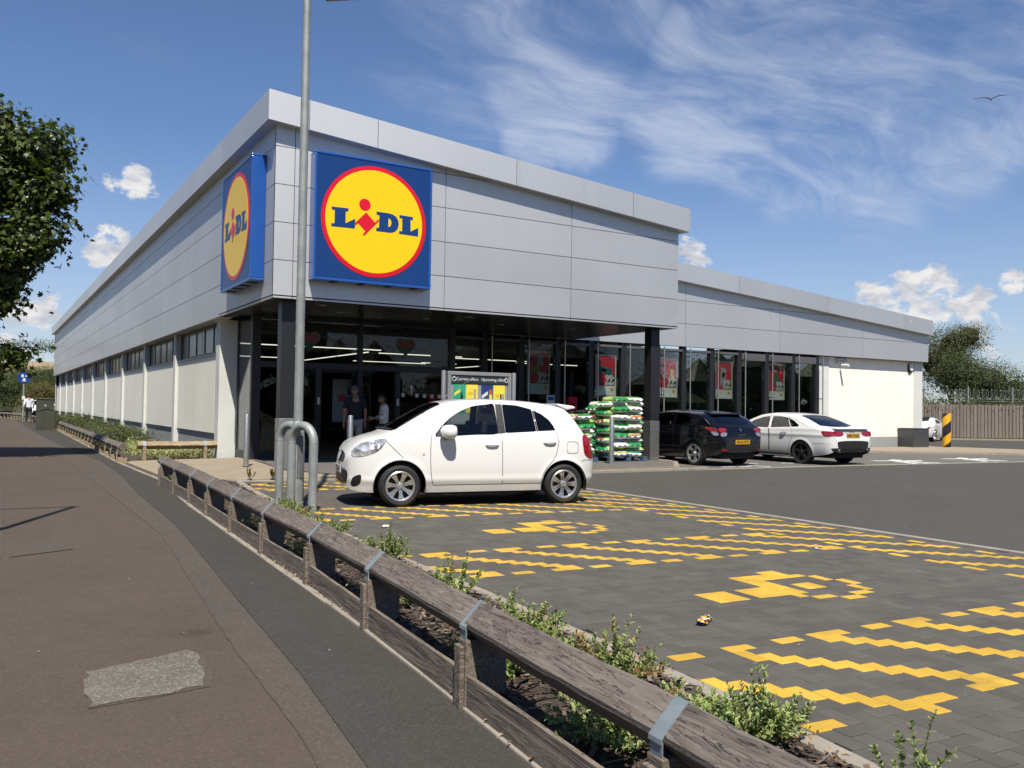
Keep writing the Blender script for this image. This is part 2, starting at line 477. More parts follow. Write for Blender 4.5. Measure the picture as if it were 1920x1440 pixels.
# footpath: red-brown lane, worn grey lane, newer dark strip along the kerb
KERB = [(-1.85, 70), (-1.9, 31), (-2.12, 14), (-2.25, 4.9), (-2.16, -0.7), (-2.33, -3.0), (-2.475, -4.9), (-2.58, -7.0), (-2.68, -9.2), (-2.764, -11.04), (-2.847, -12.575), (-2.94, -13.86), (-3.014, -14.57), (-3.13, -16.2), (-3.3, -20.5)]
DARK = [(-2.95, 70), (-3.0, 31), (-2.8, 14), (-2.5, 5.2), (-2.62, 0.5), (-2.83, -2.9), (-2.97, -6.9), (-3.15, -9.3), (-3.3, -11.2), (-3.43, -12.98), (-3.57, -14.31), (-3.72, -16.2), (-4.0, -20.5)]
CRACK = [(-3.5, 70), (-3.5, 31), (-3.3, 14), (-3.2, 4.0), (-3.2, -1.0), (-3.24, -7.48), (-3.36, -9.2), (-3.49, -10.7), (-3.62, -12.4), (-3.68, -13.6), (-3.73, -14.2), (-3.95, -16.2), (-4.3, -20.5)]
LEFT = [(-9, -20.5), (-9, 70)]
def strip(a, b): return a + b[::-1]
sheet('footpath', strip(CRACK, [(-9, 70), (-9, -20.5)]), 0.000, M_path)
sheet('footpath_worn_strip', strip(DARK, CRACK), 0.000, M_path2)
sheet('footpath_dark_strip', strip(KERB, DARK), 0.004, M_path3)
# the joint between the two lanes has opened into a crack
crk = MB(); rr = random.Random(3)
seq = []
for a, b in zip(CRACK[2:], CRACK[3:]):
    n_ = max(2, int(math.dist(a, b) / 0.12))
    for k in range(n_):
        f = k / n_; seq.append((a[0] + (b[0] - a[0]) * f + rr.uniform(-.006, .006), a[1] + (b[1] - a[1]) * f))
for (ax, ay), (bx, by) in zip(seq, seq[1:]):
    w0, w1 = rr.uniform(.0008, .005), rr.uniform(.0008, .005)
    crk.quad((ax - w0, ay, .0045), (ax + w0, ay, .0045), (bx + w1, by, .0045), (bx - w1, by, .0045))
setp(crk.build('footpath_crack', pm('crack_dirt', (0.085, 0.068, 0.055), 0.95)), kind='structure')
sheet('footpath_side_strip', blob_poly([(-9, -10.2), (-4.79, -10.2), (-4.70, -8.2), (-4.62, -3), (-4.60, 3.0), (-4.75, 18), (-9, 18)], amp=0.015, seed=9), 0.004, M_path2)
sheet('footpath_trench_patch', blob_poly([(-4.62, -7.95), (-4.16, -7.60), (-4.13, -8.25), (-4.66, -8.5)], amp=0.012, seed=11), 0.0065, M_path2)
patch = sheet('stone_patch', blob_poly([(-4.395, -12.49), (-4.12, -12.39), (-3.86, -12.30), (-3.83, -12.5), (-3.86, -12.75), (-3.91, -13.0), (-4.17, -13.05), (-4.437, -13.08), (-4.43, -12.8)], amp=0.024, seed=2), 0.006, M_patch)
rim = blob_poly([(-4.40, -12.48), (-3.86, -12.285), (-3.80, -12.45), (-3.82, -12.78), (-3.89, -13.02), (-4.44, -13.09)], amp=0.018, seed=4)
sheet('stone_patch_edge', rim, 0.003, M_path2)

# concrete edging of the path, in lengths
edge_root = thing('path_kerb', 'long thin pale concrete edging between footpath and planting bed', 'kerb', (0, 0, 0))
rr = random.Random(5)
def along(poly, step, y_hi, y_lo):
    """points every step metres down a polyline (decreasing y)"""
    out = []; acc = 0
    pts = []
    for a, b in zip(poly, poly[1:]):
        n_ = max(1, int(math.dist(a, b) / 0.02))
        for k in range(n_): pts.append((a[0] + (b[0] - a[0]) * k / n_, a[1] + (b[1] - a[1]) * k / n_))
    last = None
    for p in pts:
        if not (y_lo <= p[1] <= y_hi): continue
        if last is None or math.dist(p, last) >= step: out.append(p); last = p
    return out
def smooth_line(pts, n=8):
    """Catmull-Rom through 2-D points"""
    out = []
    P = [pts[0]] + list(pts) + [pts[-1]]
    for i in range(1, len(P) - 2):
        p0, p1, p2, p3 = P[i - 1], P[i], P[i + 1], P[i + 2]
        for k in range(n):
            t = k / n
            out.append(tuple(0.5 * ((2 * p1[d]) + (-p0[d] + p2[d]) * t + (2 * p0[d] - 5 * p1[d] + 4 * p2[d] - p3[d]) * t * t + (-p0[d] + 3 * p1[d] - 3 * p2[d] + p3[d]) * t ** 3) for d in range(len(p1))))
    out.append(tuple(pts[-1]))
    return out
kl = along(KERB, 0.914, 40, -19.8)
for i, (a, b) in enumerate(zip(kl, kl[1:])):
    d = Vector((b[0] - a[0], b[1] - a[1], 0)); L = d.length; d.normalize(); nrm = Vector((-d.y, d.x, 0))
    if nrm.x < 0: nrm = -nrm
    mid = Vector(((a[0] + b[0]) / 2, (a[1] + b[1]) / 2, 0)) + nrm * 0.028
    m = MB().obox(mid + Vector((0, 0, -0.03 + rr.uniform(-.003, .004))), d * (L / 2 - 0.004), nrm * rr.uniform(0.027, 0.031), (0, 0, 0.048))
    m.build('kerb_stone', M_conc, edge_root, bevel=0.006)

# planting bed
t = NT('bark_mulch'); v = t.geo()
n1 = t.noise(v, 28, 5, 0.7); n2 = t.noise(v, 7, 4, 0.6)
t.set(Base_Color=t.ramp(n1, [(0.3, (0.018, 0.012, 0.009)), (0.55, (0.06, 0.042, 0.032)), (0.75, (0.13, 0.095, 0.07))]), Roughness=0.95, Normal=t.bump(n1, 0.9, 0.03))
M_soil = t.m
soil = MB()
ys = [-20 + k * 0.12 for k in range(160)]
def xat(poly, y):
    for a, b in zip(poly, poly[1:]):
        if (a[1] - y) * (b[1] - y) <= 0 and a[1] != b[1]: return a[0] + (b[0] - a[0]) * (y - a[1]) / (b[1] - a[1])
    return poly[-1][0] if y < poly[-1][1] else poly[0][0]
PAVE_L = [(-0.92, -1.55), (-1.08, -3.0), (-1.27, -5.0), (-1.44, -7.2), (-1.52, -8.8), (-1.576, -10.2), (-1.60, -11.5), (-1.68, -13.3), (-1.73, -14.36), (-1.81, -14.9), (-1.86, -15.4), (-1.95, -17), (-2.1, -20.5)]
NX = 9
for y in ys:
    x0, x1 = xat(KERB, y) + 0.055, xat(PAVE_L, y) - 0.10
    for k in range(NX):
        x = x0 + (x1 - x0) * k / (NX - 1)
        h = 0.018 + 0.05 * sin(pi * k / (NX - 1)) + 0.022 * noise.noise(Vector((x * 9, y * 9, 0)))
        soil.v.append((x, y, h))
for r in range(len(ys) - 1):
    for k in range(NX - 1):
        a = r * NX + k
        soil.f.append((a, a + 1, a + NX + 1, a + NX)); soil.m.append(0)
soil.v = [(x, y, min(z, 0.02) if y > -1.6 else z) for x, y, z in soil.v]
fs = [f for f in soil.f if soil.v[f[0]][1] < -1.15]
soil.f = fs; soil.m = [0] * len(fs)
setp(soil.build('planting_bed', M_soil, smooth=60), kind='structure')
# bark chips and dry leaves on the bed and caught along the edging
chips = MB(); rr = random.Random(12)
for k in range(5200):
    y = rr.uniform(-17.5, -1.6) if k % 2 else rr.uniform(-16.5, -8)
    x0, x1 = xat(KERB, y) + 0.07, xat(PAVE_L, y) - 0.12
    x = rr.uniform(x0, x1); u = (x - x0) / (x1 - x0)
    z = 0.03 + 0.05 * sin(pi * u) + rr.uniform(0, .025)
    a = rr.uniform(0, 2 * pi); L = rr.uniform(.012, .045); w = rr.uniform(.004, .012)
    dx, dy = cos(a) * L, sin(a) * L; ex, ey = -sin(a) * w, cos(a) * w; tz = rr.uniform(-.012, .012)
    chips.quad((x - dx - ex, y - dy - ey, z - tz), (x + dx - ex, y + dy - ey, z + tz), (x + dx + ex, y + dy + ey, z + tz + .004), (x - dx + ex, y - dy + ey, z - tz + .004))
t = NT('bark_chips'); t.set(Base_Color=t.ramp(t.island(), [(0, (0.02, 0.014, 0.011)), (0.6, (0.075, 0.052, 0.038)), (1, (0.19, 0.14, 0.10))]), Roughness=0.9)
setp(chips.build('bark_chips', t.m, recalc=False), kind='stuff')
dry = MB(); rr = random.Random(21)
for k in range(1500):
    y = -1.2 - 15.8 * rr.random() ** 0.8
    if k % 3: x = xat(KERB, y) + abs(rr.gauss(0.075, 0.03)) + 0.0; z = rr.uniform(.022, .04)
    else:
        x = xat(PAVE_L, y) - abs(rr.gauss(0.14, 0.03)); z = rr.uniform(.05, .075)
    a = rr.uniform(0, 2 * pi); L = rr.uniform(.008, .022); w = L * rr.uniform(.35, .6)
    ca, sa = cos(a), sin(a); tz = rr.uniform(-.006, .012)
    pts = [(-L, 0, 0), (-L * .2, -w, .004), (L, 0, tz), (-L * .1, w, .006)]
    dry.add([(x + px * ca - py * sa, y + px * sa + py * ca, z + pz) for px, py, pz in pts], [(0, 1, 2), (0, 2, 3)])
t = NT('dry_leaf'); t.set(Base_Color=t.ramp(t.island(), [(0, (0.10, 0.05, 0.02)), (0.35, (0.22, 0.12, 0.05)), (0.7, (0.36, 0.25, 0.12)), (0.93, (0.42, 0.33, 0.2)), (1, (0.5, 0.07, 0.03))]), Roughness=0.85)
M_dry = t.m
setp(dry.build('fallen_leaves', M_dry, recalc=False), kind='stuff')

# kerb of the paved bays
pk_root = thing('bay_kerb', 'pale concrete kerb between planting bed and block paved bays', 'kerb')
sl = smooth_line(PAVE_L, 10)
sl = along(sl, 0.914, 0, -19.9)
for a, b in zip(sl, sl[1:]):
    d = Vector((b[0] - a[0], b[1] - a[1], 0)); L = d.length; d.normalize(); nrm = Vector((d.y, -d.x, 0))
    if nrm.x > 0: nrm = -nrm
    mid = Vector(((a[0] + b[0]) / 2, (a[1] + b[1]) / 2, -0.05)) + nrm * 0.062
    MB().obox(mid, d * (L / 2 - 0.003), nrm * 0.058, (0, 0, 0.085)).build('kerb_stone', M_conc, pk_root, bevel=0.012)

# ---------------------------------------------------------------- block paving, herringbone, yellow markings in the blocks themselves
PX, PY = [[-1.7577677, 0.10150515, 0.0096108368, -0.00011946939, -2.102921e-05, -2.7671498e-06], [-14.185709, -0.0011748641, 0.10303063, -0.00012189927, 5.1327207e-05, -6.4255033e-05]]
def lat(i, j):
    m = (1, i, j, i * j, j * j, i * i)
    return (sum(a * b for a, b in zip(PX, m)), sum(a * b for a, b in zip(PY, m)))
yel = set()      # bricks: ('V', i, j) covers (i,j),(i,j+1); ('H', i, j) covers (i,j),(i+1,j)
def strip_marks(r0, r1, c0, c1, imax):
    for c in range(c0, c1, 8):
        for j in range(r0, r1):
            i = c - j
            if i <= imax: yel.add(('V', i, j))
        yel.add(('H', c - r1 + 2, r1)); yel.add(('H', c - r1 + 6, r1))
        yel.add(('H', c - r0 - 2, r0)); yel.add(('H', c - r0 - 6, r0))
strip_marks(-7, 4, -48, 66, 55)
strip_marks(29, 40, 8, 104, 55)
strip_marks(65, 76, 40, 136, 55)
strip_marks(101, 112, 80, 176, 55)
yel.discard(('V', 5, 3)); yel.discard(('H', 5, -7)); yel.add(('V', 8, -8))
for c in range(-40, 170, 8):
    for i in range(45, 56): yel.add(('V', i, c - i))
    yel.add(('V', 45, c + 4 - 45)); yel.add(('V', 55, c + 4 - 55))
yel = {b for b in yel if not (b[0] == 'H' and b[1] > 45)}
ycell = set()
def cells(i0, i1, j0, j1):
    for i in range(i0, i1 + 1):
        for j in range(j0, j1 + 1): ycell.add((i, j))
for s in (0, 36, 72):
    cells(14, 16, 14 + s, 16 + s); cells(18, 20, 14 + s, 16 + s); cells(21, 22, 14 + s, 20 + s); cells(21, 26, 19 + s, 20 + s)
    cells(25, 26, 21 + s, 21 + s); cells(27, 27, 19 + s, 19 + s); cells(21, 21, 13 + s, 13 + s); cells(24, 25, 15 + s, 16 + s)
    cells(28, 28, 17 + s, 18 + s); cells(29, 29, 15 + s, 16 + s); cells(28, 28, 13 + s, 14 + s); cells(26, 27, 12 + s, 12 + s)
    cells(24, 25, 11 + s, 11 + s); cells(22, 23, 12 + s, 12 + s)
def brick_mat(name, base, var, gray):
    base = tuple(c * (0.76 if gray else 0.72) for c in base)
    t = NT(name); v = t.geo()
    r = t.math('ADD', t.rnd(), 0) if gray is None else None
    isl = t.island(); ob = t.rnd()
    f = t.math('FRACT', t.math('ADD', isl, ob))
    n1 = t.noise(v, 2.0, 5, 0.6); fine = t.noise(v, 210, 2, 0.6); med = t.noise(v, 22, 4, 0.65)
    lo = tuple(c * (1 - var) for c in base); hi = tuple(c * (1 + var) for c in base)
    c = t.mix(f, lo, hi)
    c = t.mix(1.0, c, t.ramp(n1, [(0.3, (0.86,) * 3), (0.7, (1.10,) * 3)]), 'MULTIPLY')
    c = t.mix(t.map(fine, 0.3, 0.75, 0, 0.4), c, tuple(x * 0.5 for x in base))
    c = t.mix(t.map(med, 0.62, 0.8, 0, 0.35 if gray else 0.28), c, (0.05, 0.046, 0.042))
    st = t.noise(v, 0.8, 7, 0.7)
    c = t.mix(t.map(st, 0.60, 0.72, 0, 0.5 if gray else 0.10), c, tuple(x * 0.62 for x in base))
    ty = t.noise(t.geo((.5, 2.6, 1)), 0.9, 6, .65)
    c = t.mix(t.map(ty, .55, .72, 0, .42 if not gray else .3), c, (.075, .06, .035) if not gray else tuple(x * .6 for x in base))
    if not gray: c = t.mix(t.map(t.noise(v, 34, 5, .7), .60, .72, 0, .55), c, (.16, .12, .06))
    sp = t.voronoi(v, 9.0)
    c = t.mix(t.map(sp, 0.035, 0.018, 0, 0.8), c, (0.03, 0.028, 0.026))
    t.set(Base_Color=c, Roughness=0.88, Normal=t.bump(t.math('ADD', fine, med), 0.35, 0.004))
    t.b.inputs['Specular IOR Level'].default_value = 0.3
    return t.m
M_bgrey = brick_mat('grey_block', (0.118, 0.109, 0.096), 0.15, True)
M_byel = brick_mat('yellow_block', (0.76, 0.475, 0.062), 0.13, False)
def brick_shape(w, l, z0=0.0):
    g, c = 0.0022, 0.0045
    xs, ys_ = w / 2 - g, l / 2 - g
    lo = [(-xs, -ys_), (xs, -ys_), (xs, ys_), (-xs, ys_)]
    vs = [(x, y, -0.02) for x, y in lo] + [(x, y, -0.0035) for x, y in lo] + [(x - c * (1 if x > 0 else -1), y - c * (1 if y > 0 else -1), z0) for x, y in lo]
    fs = [(0, 1, 5, 4), (1, 2, 6, 5), (2, 3, 7, 6), (3, 0, 4, 7), (4, 5, 9, 8), (5, 6, 10, 9), (6, 7, 11, 10), (7, 4, 8, 11), (8, 9, 10, 11)]
    return vs, fs
_bm = {}
def brick_mesh(mat, half):
    if (mat.name, half) not in _bm:
        m = MB(); m.add(*brick_shape(0.103, 0.103 if half else 0.206)); _bm[(mat.name, half)] = m.mesh('block', mat)
    return _bm[(mat.name, half)]
pav = sheet('block_paving', [(x - 0.01, y) for x, y in PAVE_L[::-1]] + [(4.2, -1.92), (4.2, -20.5)], -0.016, pm('joint_sand', (0.045, 0.04, 0.036), 0.95, geo=True))
allb = []
for i in range(-14, 64):
    for j in range(-46, 122):
        s = (i + j) % 4
        if s == 0: bl = [('V', i, j)]
        elif s == 2: bl = [('H', i, j)]
        else: continue
        typ = bl[0][0]
        c1, c2 = ((i, j), (i, j + 1)) if typ == 'V' else ((i, j), (i + 1, j))
        cen = lat(i + (0.5 if typ == 'V' else 1.0), j + (1.0 if typ == 'V' else 0.5))
        if not (-20.3 < cen[1] < -1.98): continue
        if not (xat(PAVE_L, cen[1]) + 0.03 < cen[0] < 4.16): continue
        y1, y2 = c1 in ycell, c2 in ycell
        if bl[0] in yel: y1 = y2 = True
        if y1 != y2:
            for cc, yy in ((c1, y1), (c2, y2)): allb.append((math.dist((*lat(cc[0] + .5, cc[1] + .5), 0), CAM), 'half', cc, yy))
        else: allb.append((math.dist((*cen, 0), CAM), typ, (i, j), y1))
# in view: roughly inside the camera's field
def in_view(x, y, m=0.06):
    p = Vector((x, y, 0)) - CAM; d = p.dot(_F)
    if d < 0.5: return False
    u, w = p.dot(_R2) / d, p.dot(_U2) / d
    return abs(u) < 0.5835 + m and abs(w) < 0.4377 + m
def bcen(b):
    _, typ, (i, j), _y = b
    o = {'V': (.5, 1.0), 'H': (1.0, .5), 'half': (.5, .5)}[typ]
    return lat(i + o[0], j + o[1])
rail_hide = lambda x, y: x < xat(PAVE_L, y) + 0.25
allb.sort(key=lambda b: (not in_view(*bcen(b), 0.0), b[0]))
cnt = {True: 0, False: 0}
rest = {True: MB(), False: MB()}
rr = random.Random(8)
for b in allb:
    _, typ, (i, j), yy = b
    x, y = bcen(b); p, q = lat(i + .5, j), lat(i + .5, j + 1)
    ang = atan2(q[1] - p[1], q[0] - p[0]) - pi / 2
    if typ == 'H': ang -= pi / 2
    z = rr.uniform(-.0012, .0008); tx, ty = rr.gauss(0, .0035), rr.gauss(0, .003)
    if cnt[yy] < 300:
        cnt[yy] += 1
        inst('yellow_block' if yy else 'block', brick_mesh(M_byel if yy else M_bgrey, typ == 'half'), pav, (x, y, z), (tx, ty, ang))
    else:
        vs, fs = brick_shape(0.103, 0.103 if typ == 'half' else 0.206)
        ca, sa = cos(ang), sin(ang)
        rest[yy].add([(x + vx * ca - vy * sa, y + vx * sa + vy * ca, z + vz + vx * ty + vy * tx) for vx, vy, vz in vs], fs)
setp(rest[False].build('far_blocks', M_bgrey, pav, recalc=False), kind='stuff')
setp(rest[True].build('far_yellow_blocks', M_byel, pav, recalc=False), kind='stuff')
# flush kerb between paving and roadway
fk = thing('flush_kerb', 'straight pale kerb line between yellow hatched paving and dark roadway', 'kerb')
for k in range(20):
    MB().box(4.205, 4.305, -20.3 + k * 0.92, -20.3 + (k + 1) * 0.92 - 0.006, -0.1, 0.004).build('kerb_stone', M_conc, fk, bevel=0.006)

# ---------------------------------------------------------------- store apron, bays beyond the porch, islands
APZ = 0.085
sheet('store_pavement', [(-1.95, -0.55, .012), (-0.95, -1.35, .03), (0.1, -1.62, .06), (1.0, -1.78), (6.6, -1.80), (9.2, -1.78), (10.5, -0.25), (10.7, 0.3), (10.9, 4.76), (0.9, 4.76), (0.1, 4.9, .05), (-2.05, 5.0, .012)], APZ, M_flag, thick=0.12)
sheet('store_pavement_grey', [(0.35, 0.2), (0.9, -1.70), (6.6, -1.74), (9.1, -1.70), (10.4, -0.2), (10.6, 3.65), (0.6, 3.65)], APZ + 0.004, M_bay)
ak = thing('store_kerb', 'dropped concrete kerb line in front of the porch and the parked cars', 'kerb')
kp = smooth_line([(-2.05, -0.62), (-0.95, -1.45), (0.1, -1.72), (1.0, -1.87), (4.0, -1.9), (6.6, -1.9), (9.3, -1.9), (10.2, -1.92), (13, -2.0), (16.8, -2.25), (21.4, -2.6), (27, -3.2)], 6)
kp = kp[::-1]
acc = [kp[0]]
for p in kp:
    if math.dist(p, acc[-1]) > 0.88: acc.append(p)
for a, b in zip(acc, acc[1:]):
    d = Vector((b[0] - a[0], b[1] - a[1], 0)); L = d.length; d.normalize(); nrm = Vector((-d.y, d.x, 0))
    hi = (0.014 + 0.04 * max(0, min(1, (b[0] + 2) / 2.5))) if b[0] < 9.0 else 0.012
    MB().obox(Vector(((a[0] + b[0]) / 2, (a[1] + b[1]) / 2, hi - 0.1)), d * (L / 2 - 0.003), nrm * 0.055, (0, 0, 0.1)).build('kerb_stone', M_conc, ak, bevel=0.008)
sheet('parking_bays', [(9.3, -1.86), (10.2, -1.87), (13, -1.95), (16.8, -2.2), (21.4, -2.55), (26.8, -3.1), (27.5, -1.2), (25.6, 0.5), (22.6, 2.2), (21.0, 3.2), (20.5, 4.72), (10.9, 4.74), (10.72, 0.3)], 0.002, M_bay)
sheet('corner_pavement', [(20.7, 4.75), (21.2, 3.3), (22.6, 2.25), (24.2, 1.15), (25.6, 0.55), (27.2, -0.9), (27.9, -1.6), (30.2, -1.0), (30.0, 1.5), (29.3, 4.0), (28.9, 8), (28.6, 20), (28.12, 20), (28.12, 4.75)], 0.075, M_flag, thick=0.15)
sheet('corner_pavement_edge', [(20.6, 3.6), (21.1, 3.2), (22.5, 2.15), (24.1, 1.05), (25.5, 0.45), (27.1, -1.0), (27.9, -1.75), (30.3, -1.1), (30.1, 1.5), (29.4, 4.0), (28.8, 4.0), (28.0, -0.5), (24.0, 2.0)], 0.05, M_conc, thick=0.1)
FIG = [[(0, 0), (.62, -.16), (.55, -.34), (.05, -.22)], [(.66, -.14), (1.30, .14), (1.40, -.12), (.98, -.36), (.70, -.34)], [(1.05, -.38), (1.96, -.38), (1.80, -.56), (1.10, -.56)], [(.72, -.37), (1.04, -.39), (1.16, -1.0), (.86, -1.04)], [(.28, -.60), (.56, -.52), (.62, -.94), (.34, -1.02)], [(.14, -1.06), (.34, -1.06), (.24, -1.5), (.02, -1.46)], [(.44, -1.02), (.66, -1.0), (.74, -1.54), (.56, -1.56)], [(.90, -1.08), (1.10, -1.06), (1.22, -1.52), (1.02, -1.54)]]
for cx, cy in [(17.47, -0.72), (20.86, -0.72)]:
    root_ = None
    for poly in FIG:
        root_ = sheet('bay_marking', blob_poly([(cx + px, cy + py) for px, py in poly], amp=.006, seed=int(cx)), 0.007, M_paint)
for k, (x0, y0, x1, y1) in enumerate([(10.95, -1.36, 11.35, -1.45), (11.45, -1.46, 11.85, -1.48), (12.50, -0.52, 12.9, -0.72), (12.02, -0.95, 12.28, -1.75), (13.8, -0.72, 14.3, -0.86)]):
    a = Vector((x0, y0, 0)); b = Vector((x1, y1, 0)); d = (b - a).normalized(); nn = Vector((-d.y, d.x, 0)) * 0.06
    sheet('bay_marking', [((a - nn).x, (a - nn).y), ((b - nn).x, (b - nn).y), ((b + nn).x, (b + nn).y), ((a + nn).x, (a + nn).y)], 0.007, M_paint)
# far kerb and verge in front of the wooden fence
sheet('far_verge', [(36, 15.3), (41.7, 11.55), (46.5, 8.3), (52, 4.6), (53, 6), (44, 12.5), (37, 17)], 0.07, M_flag, thick=0.12)

# ================================================================ the store
ZB, DZ = 3.5517, 0.7676
LX, YW, LY = 10.675, 4.72, 66.5
OH, FH, SL = 0.217, 0.605, 0.0876
def fas(x): return 7.065 - SL * (x + OH)        # underside of the tall block's fascia
def fasw(x): return 5.507 - 0.0783 * (x - 17.454)  # of the low wing
WX1 = 28.5
def panel_mat(name, col, rough, metal, refl=0.5):
    t = NT(name); v = t.geo()
    n1 = t.noise(v, 0.35, 4, 0.5); n2 = t.noise(v, 160, 2, 0.5)
    streak = t.noise(t.geo((6, 6, 0.35)), 1.0, 5, 0.6)
    c = t.mix(t.map(n1, 0.3, 0.7), tuple(x * 0.95 for x in col), tuple(x * 1.05 for x in col))
    c = t.mix(1.0, c, t.ramp(t.rnd(), [(0, (0.965,) * 3), (1, (1.03,) * 3)]), 'MULTIPLY')
    c = t.mix(t.map(streak, 0.58, 0.82, 0, 0.22), c, tuple(x * 0.70 for x in col))
    t.set(Base_Color=c, Metallic=metal, Roughness=t.map(n2, 0.3, 0.7, rough - 0.03, rough + 0.03))
    t.set(Normal=t.bump(t.noise(t.geo((.8, .8, 1.1)), 0.9, 2, .4), .10, .05))
    t.b.inputs['Coat Weight'].default_value = refl; t.b.inputs['Coat Roughness'].default_value = 0.06
    return t.m
M_pan = panel_mat('silver_cladding', (0.585, 0.59, 0.595), 0.60, 0.84, 0.12)
M_fas = panel_mat('silver_fascia', (0.62, 0.625, 0.63), 0.58, 0.84, 0.12)
M_dark = pm('joint_dark', (0.02, 0.02, 0.022), 0.8)
M_anth = pm('anthracite_frame', (0.030, 0.031, 0.037), 0.42, 0.2, var=0.15, geo=True)
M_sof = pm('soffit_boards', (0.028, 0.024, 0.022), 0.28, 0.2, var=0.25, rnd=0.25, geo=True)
M_inx = pm('brushed_steel', (0.50, 0.49, 0.46), 0.42, 0.95, var=0.12, scale=2, geo=True)
M_render = pm('cream_render', (0.83, 0.805, 0.70), 0.92, var=0.05, scale=0.6, bump=0.35, bscale=55, geo=True, dirt=0.10)
def streaky(m, amt=.22):
    """rain streaks and uneven weathering down a pale wall"""
    nt = m.node_tree; b = nt.nodes['Principled BSDF']; src = b.inputs['Base Color'].links[0].from_socket
    g = nt.nodes.new('ShaderNodeNewGeometry'); mp = nt.nodes.new('ShaderNodeMapping'); mp.inputs[3].default_value = (3.2, 3.2, .22)
    n = nt.nodes.new('ShaderNodeTexNoise'); n.inputs['Scale'].default_value = 1.6; n.inputs['Detail'].default_value = 6; n.inputs['Roughness'].default_value = .65
    r = nt.nodes.new('ShaderNodeMapRange'); r.inputs[1].default_value = .50; r.inputs[2].default_value = .78; r.inputs[4].default_value = amt
    mx = nt.nodes.new('ShaderNodeMix'); mx.data_type = 'RGBA'; mx.inputs[7].default_value = (.42, .40, .33, 1)
    nt.links.new(g.outputs['Position'], mp.inputs[0]); nt.links.new(mp.outputs[0], n.inputs['Vector']); nt.links.new(n.outputs[0], r.inputs[0])
    nt.links.new(r.outputs[0], mx.inputs[0]); nt.links.new(src, mx.inputs[6]); nt.links.new(mx.outputs[2], b.inputs['Base Color'])
streaky(M_render, .22)
M_pale = pm('pale_grey_concrete', (0.56, 0.575, 0.55), 0.85, var=0.08, scale=1.2, bump=0.12, bscale=80, geo=True, dirt=0.12)
M_plinth = pm('plinth_grey', (0.42, 0.44, 0.43), 0.9, var=0.10, scale=1.0, bump=0.3, bscale=50, geo=True, dirt=0.3)
M_glass = glass_mat('shop_glass', (0.90, 0.92, 0.91), 0.0, 1.5, 0.48)
M_glassd = glass_mat('dark_glass', (0.6, 0.63, 0.62), 0.0, 1.5, 0.48)
M_film = pm('window_film', (0.115, 0.105, 0.125), 0.35, var=0.15, scale=4, geo=True, coat=0.3)
M_film2 = pm('window_picture', (0.16, 0.13, 0.14), 0.4, var=0.85, scale=5.5, geo=True, coat=0.3)
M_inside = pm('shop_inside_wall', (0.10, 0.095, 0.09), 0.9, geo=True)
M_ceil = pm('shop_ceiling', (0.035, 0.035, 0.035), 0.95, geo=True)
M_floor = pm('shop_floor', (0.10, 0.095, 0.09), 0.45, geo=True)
M_strip = emit_mat('strip_light', (1.0, 0.95, 0.80), 0.75)
M_roof = pm('roof_sheet', (0.3, 0.31, 0.32), 0.6, geo=True)

st = thing('supermarket', 'grey clad supermarket with cream rendered walls and glazed porch', 'supermarket')
G = 0.007   # joint half width
def px_poly(m, pts, y0, y1): m.prism([(x, 0, z) for x, z in pts], (0, y0, 0), (0, y1, 0))
def front_panels(xs, rows, topf, yf, xmax):
    for a, b in zip(xs, xs[1:]):
        for k in range(rows):
            z0 = ZB + k * DZ; z1 = z0 + DZ
            ta, tb = topf(a) + 0.06, topf(b) + 0.06
            if z0 + 0.03 > ta: continue
            za, zb_ = min(z1 - G, ta), min(z1 - G, tb)
            x0, x1 = a + G, b - G
            pts = [(x0, z0 + (G if k else 0)), (x1, z0 + (G if k else 0))]
            if tb < z0 + 0.05:
                xe = a + (b - a) * (ta - z0) / (ta - tb); pts = [(x0, z0 + G), (xe, z0 + G), (x0, za)]
            elif ta > z1 > tb:
                xe = a + (b - a) * (ta - z1) / (ta - tb)
                pts += [(x1, zb_), (min(xe, x1 - .01), z1 - G), (x0, z1 - G)]
            else: pts += [(x1, zb_), (x0, za)]
            m = MB(); px_poly(m, pts, yf, yf + 0.05)
            m.build('cladding_panel', M_pan, st)
front_panels([0.0 - G, 0.396, 3.827, 7.258, LX + G], 5, fas, 0.0, LX)
front_panels([LX - 3.0, LX - 0.02, 15.206, 19.736, 24.341, WX1], 4, fasw, YW, WX1)
# left side panels, five rows
yj = [-0.0] + [4.03 + 4.43 * k for k in range(15)]
yj = [y for y in yj if y < LY - 1] + [LY]
for a, b in zip(yj, yj[1:]):
    for k in range(5):
        z0 = ZB + k * DZ; z1 = min(z0 + DZ - G, fas(0) + 0.06)
        if k: z0 += G
        MB().box(0.0, 0.05, (a + G) if a > 0 else 0.002, b - G, z0, z1).build('cladding_panel', M_pan, st)
bk = MB()
bk.box(0.052, 0.2, 0.055, LY, ZB + 0.002, 7.10)
px_poly(bk, [(0.055, ZB + 0.002), (LX - 0.004, ZB + 0.002), (LX - 0.004, fas(LX) + 0.05), (0.055, fas(0) + 0.05)], 0.055, 0.2)
px_poly(bk, [(LX - 3, ZB + 0.002), (WX1 - 0.004, ZB + 0.002), (WX1 - 0.004, fasw(WX1) + 0.05), (LX - 3, fasw(LX - 3) + 0.05)], YW + 0.055, YW + 0.2)
bk.build('cladding_backing', M_dark, st)
MB().box(LX - 0.05, LX, 0.052, 66, ZB, fas(LX) + 0.02).build('cladding_return', M_pan, st)
MB().box(WX1 - 0.05, WX1, YW + 0.052, 60, ZB, fasw(WX1) + 0.02).build('cladding_return', M_pan, st)
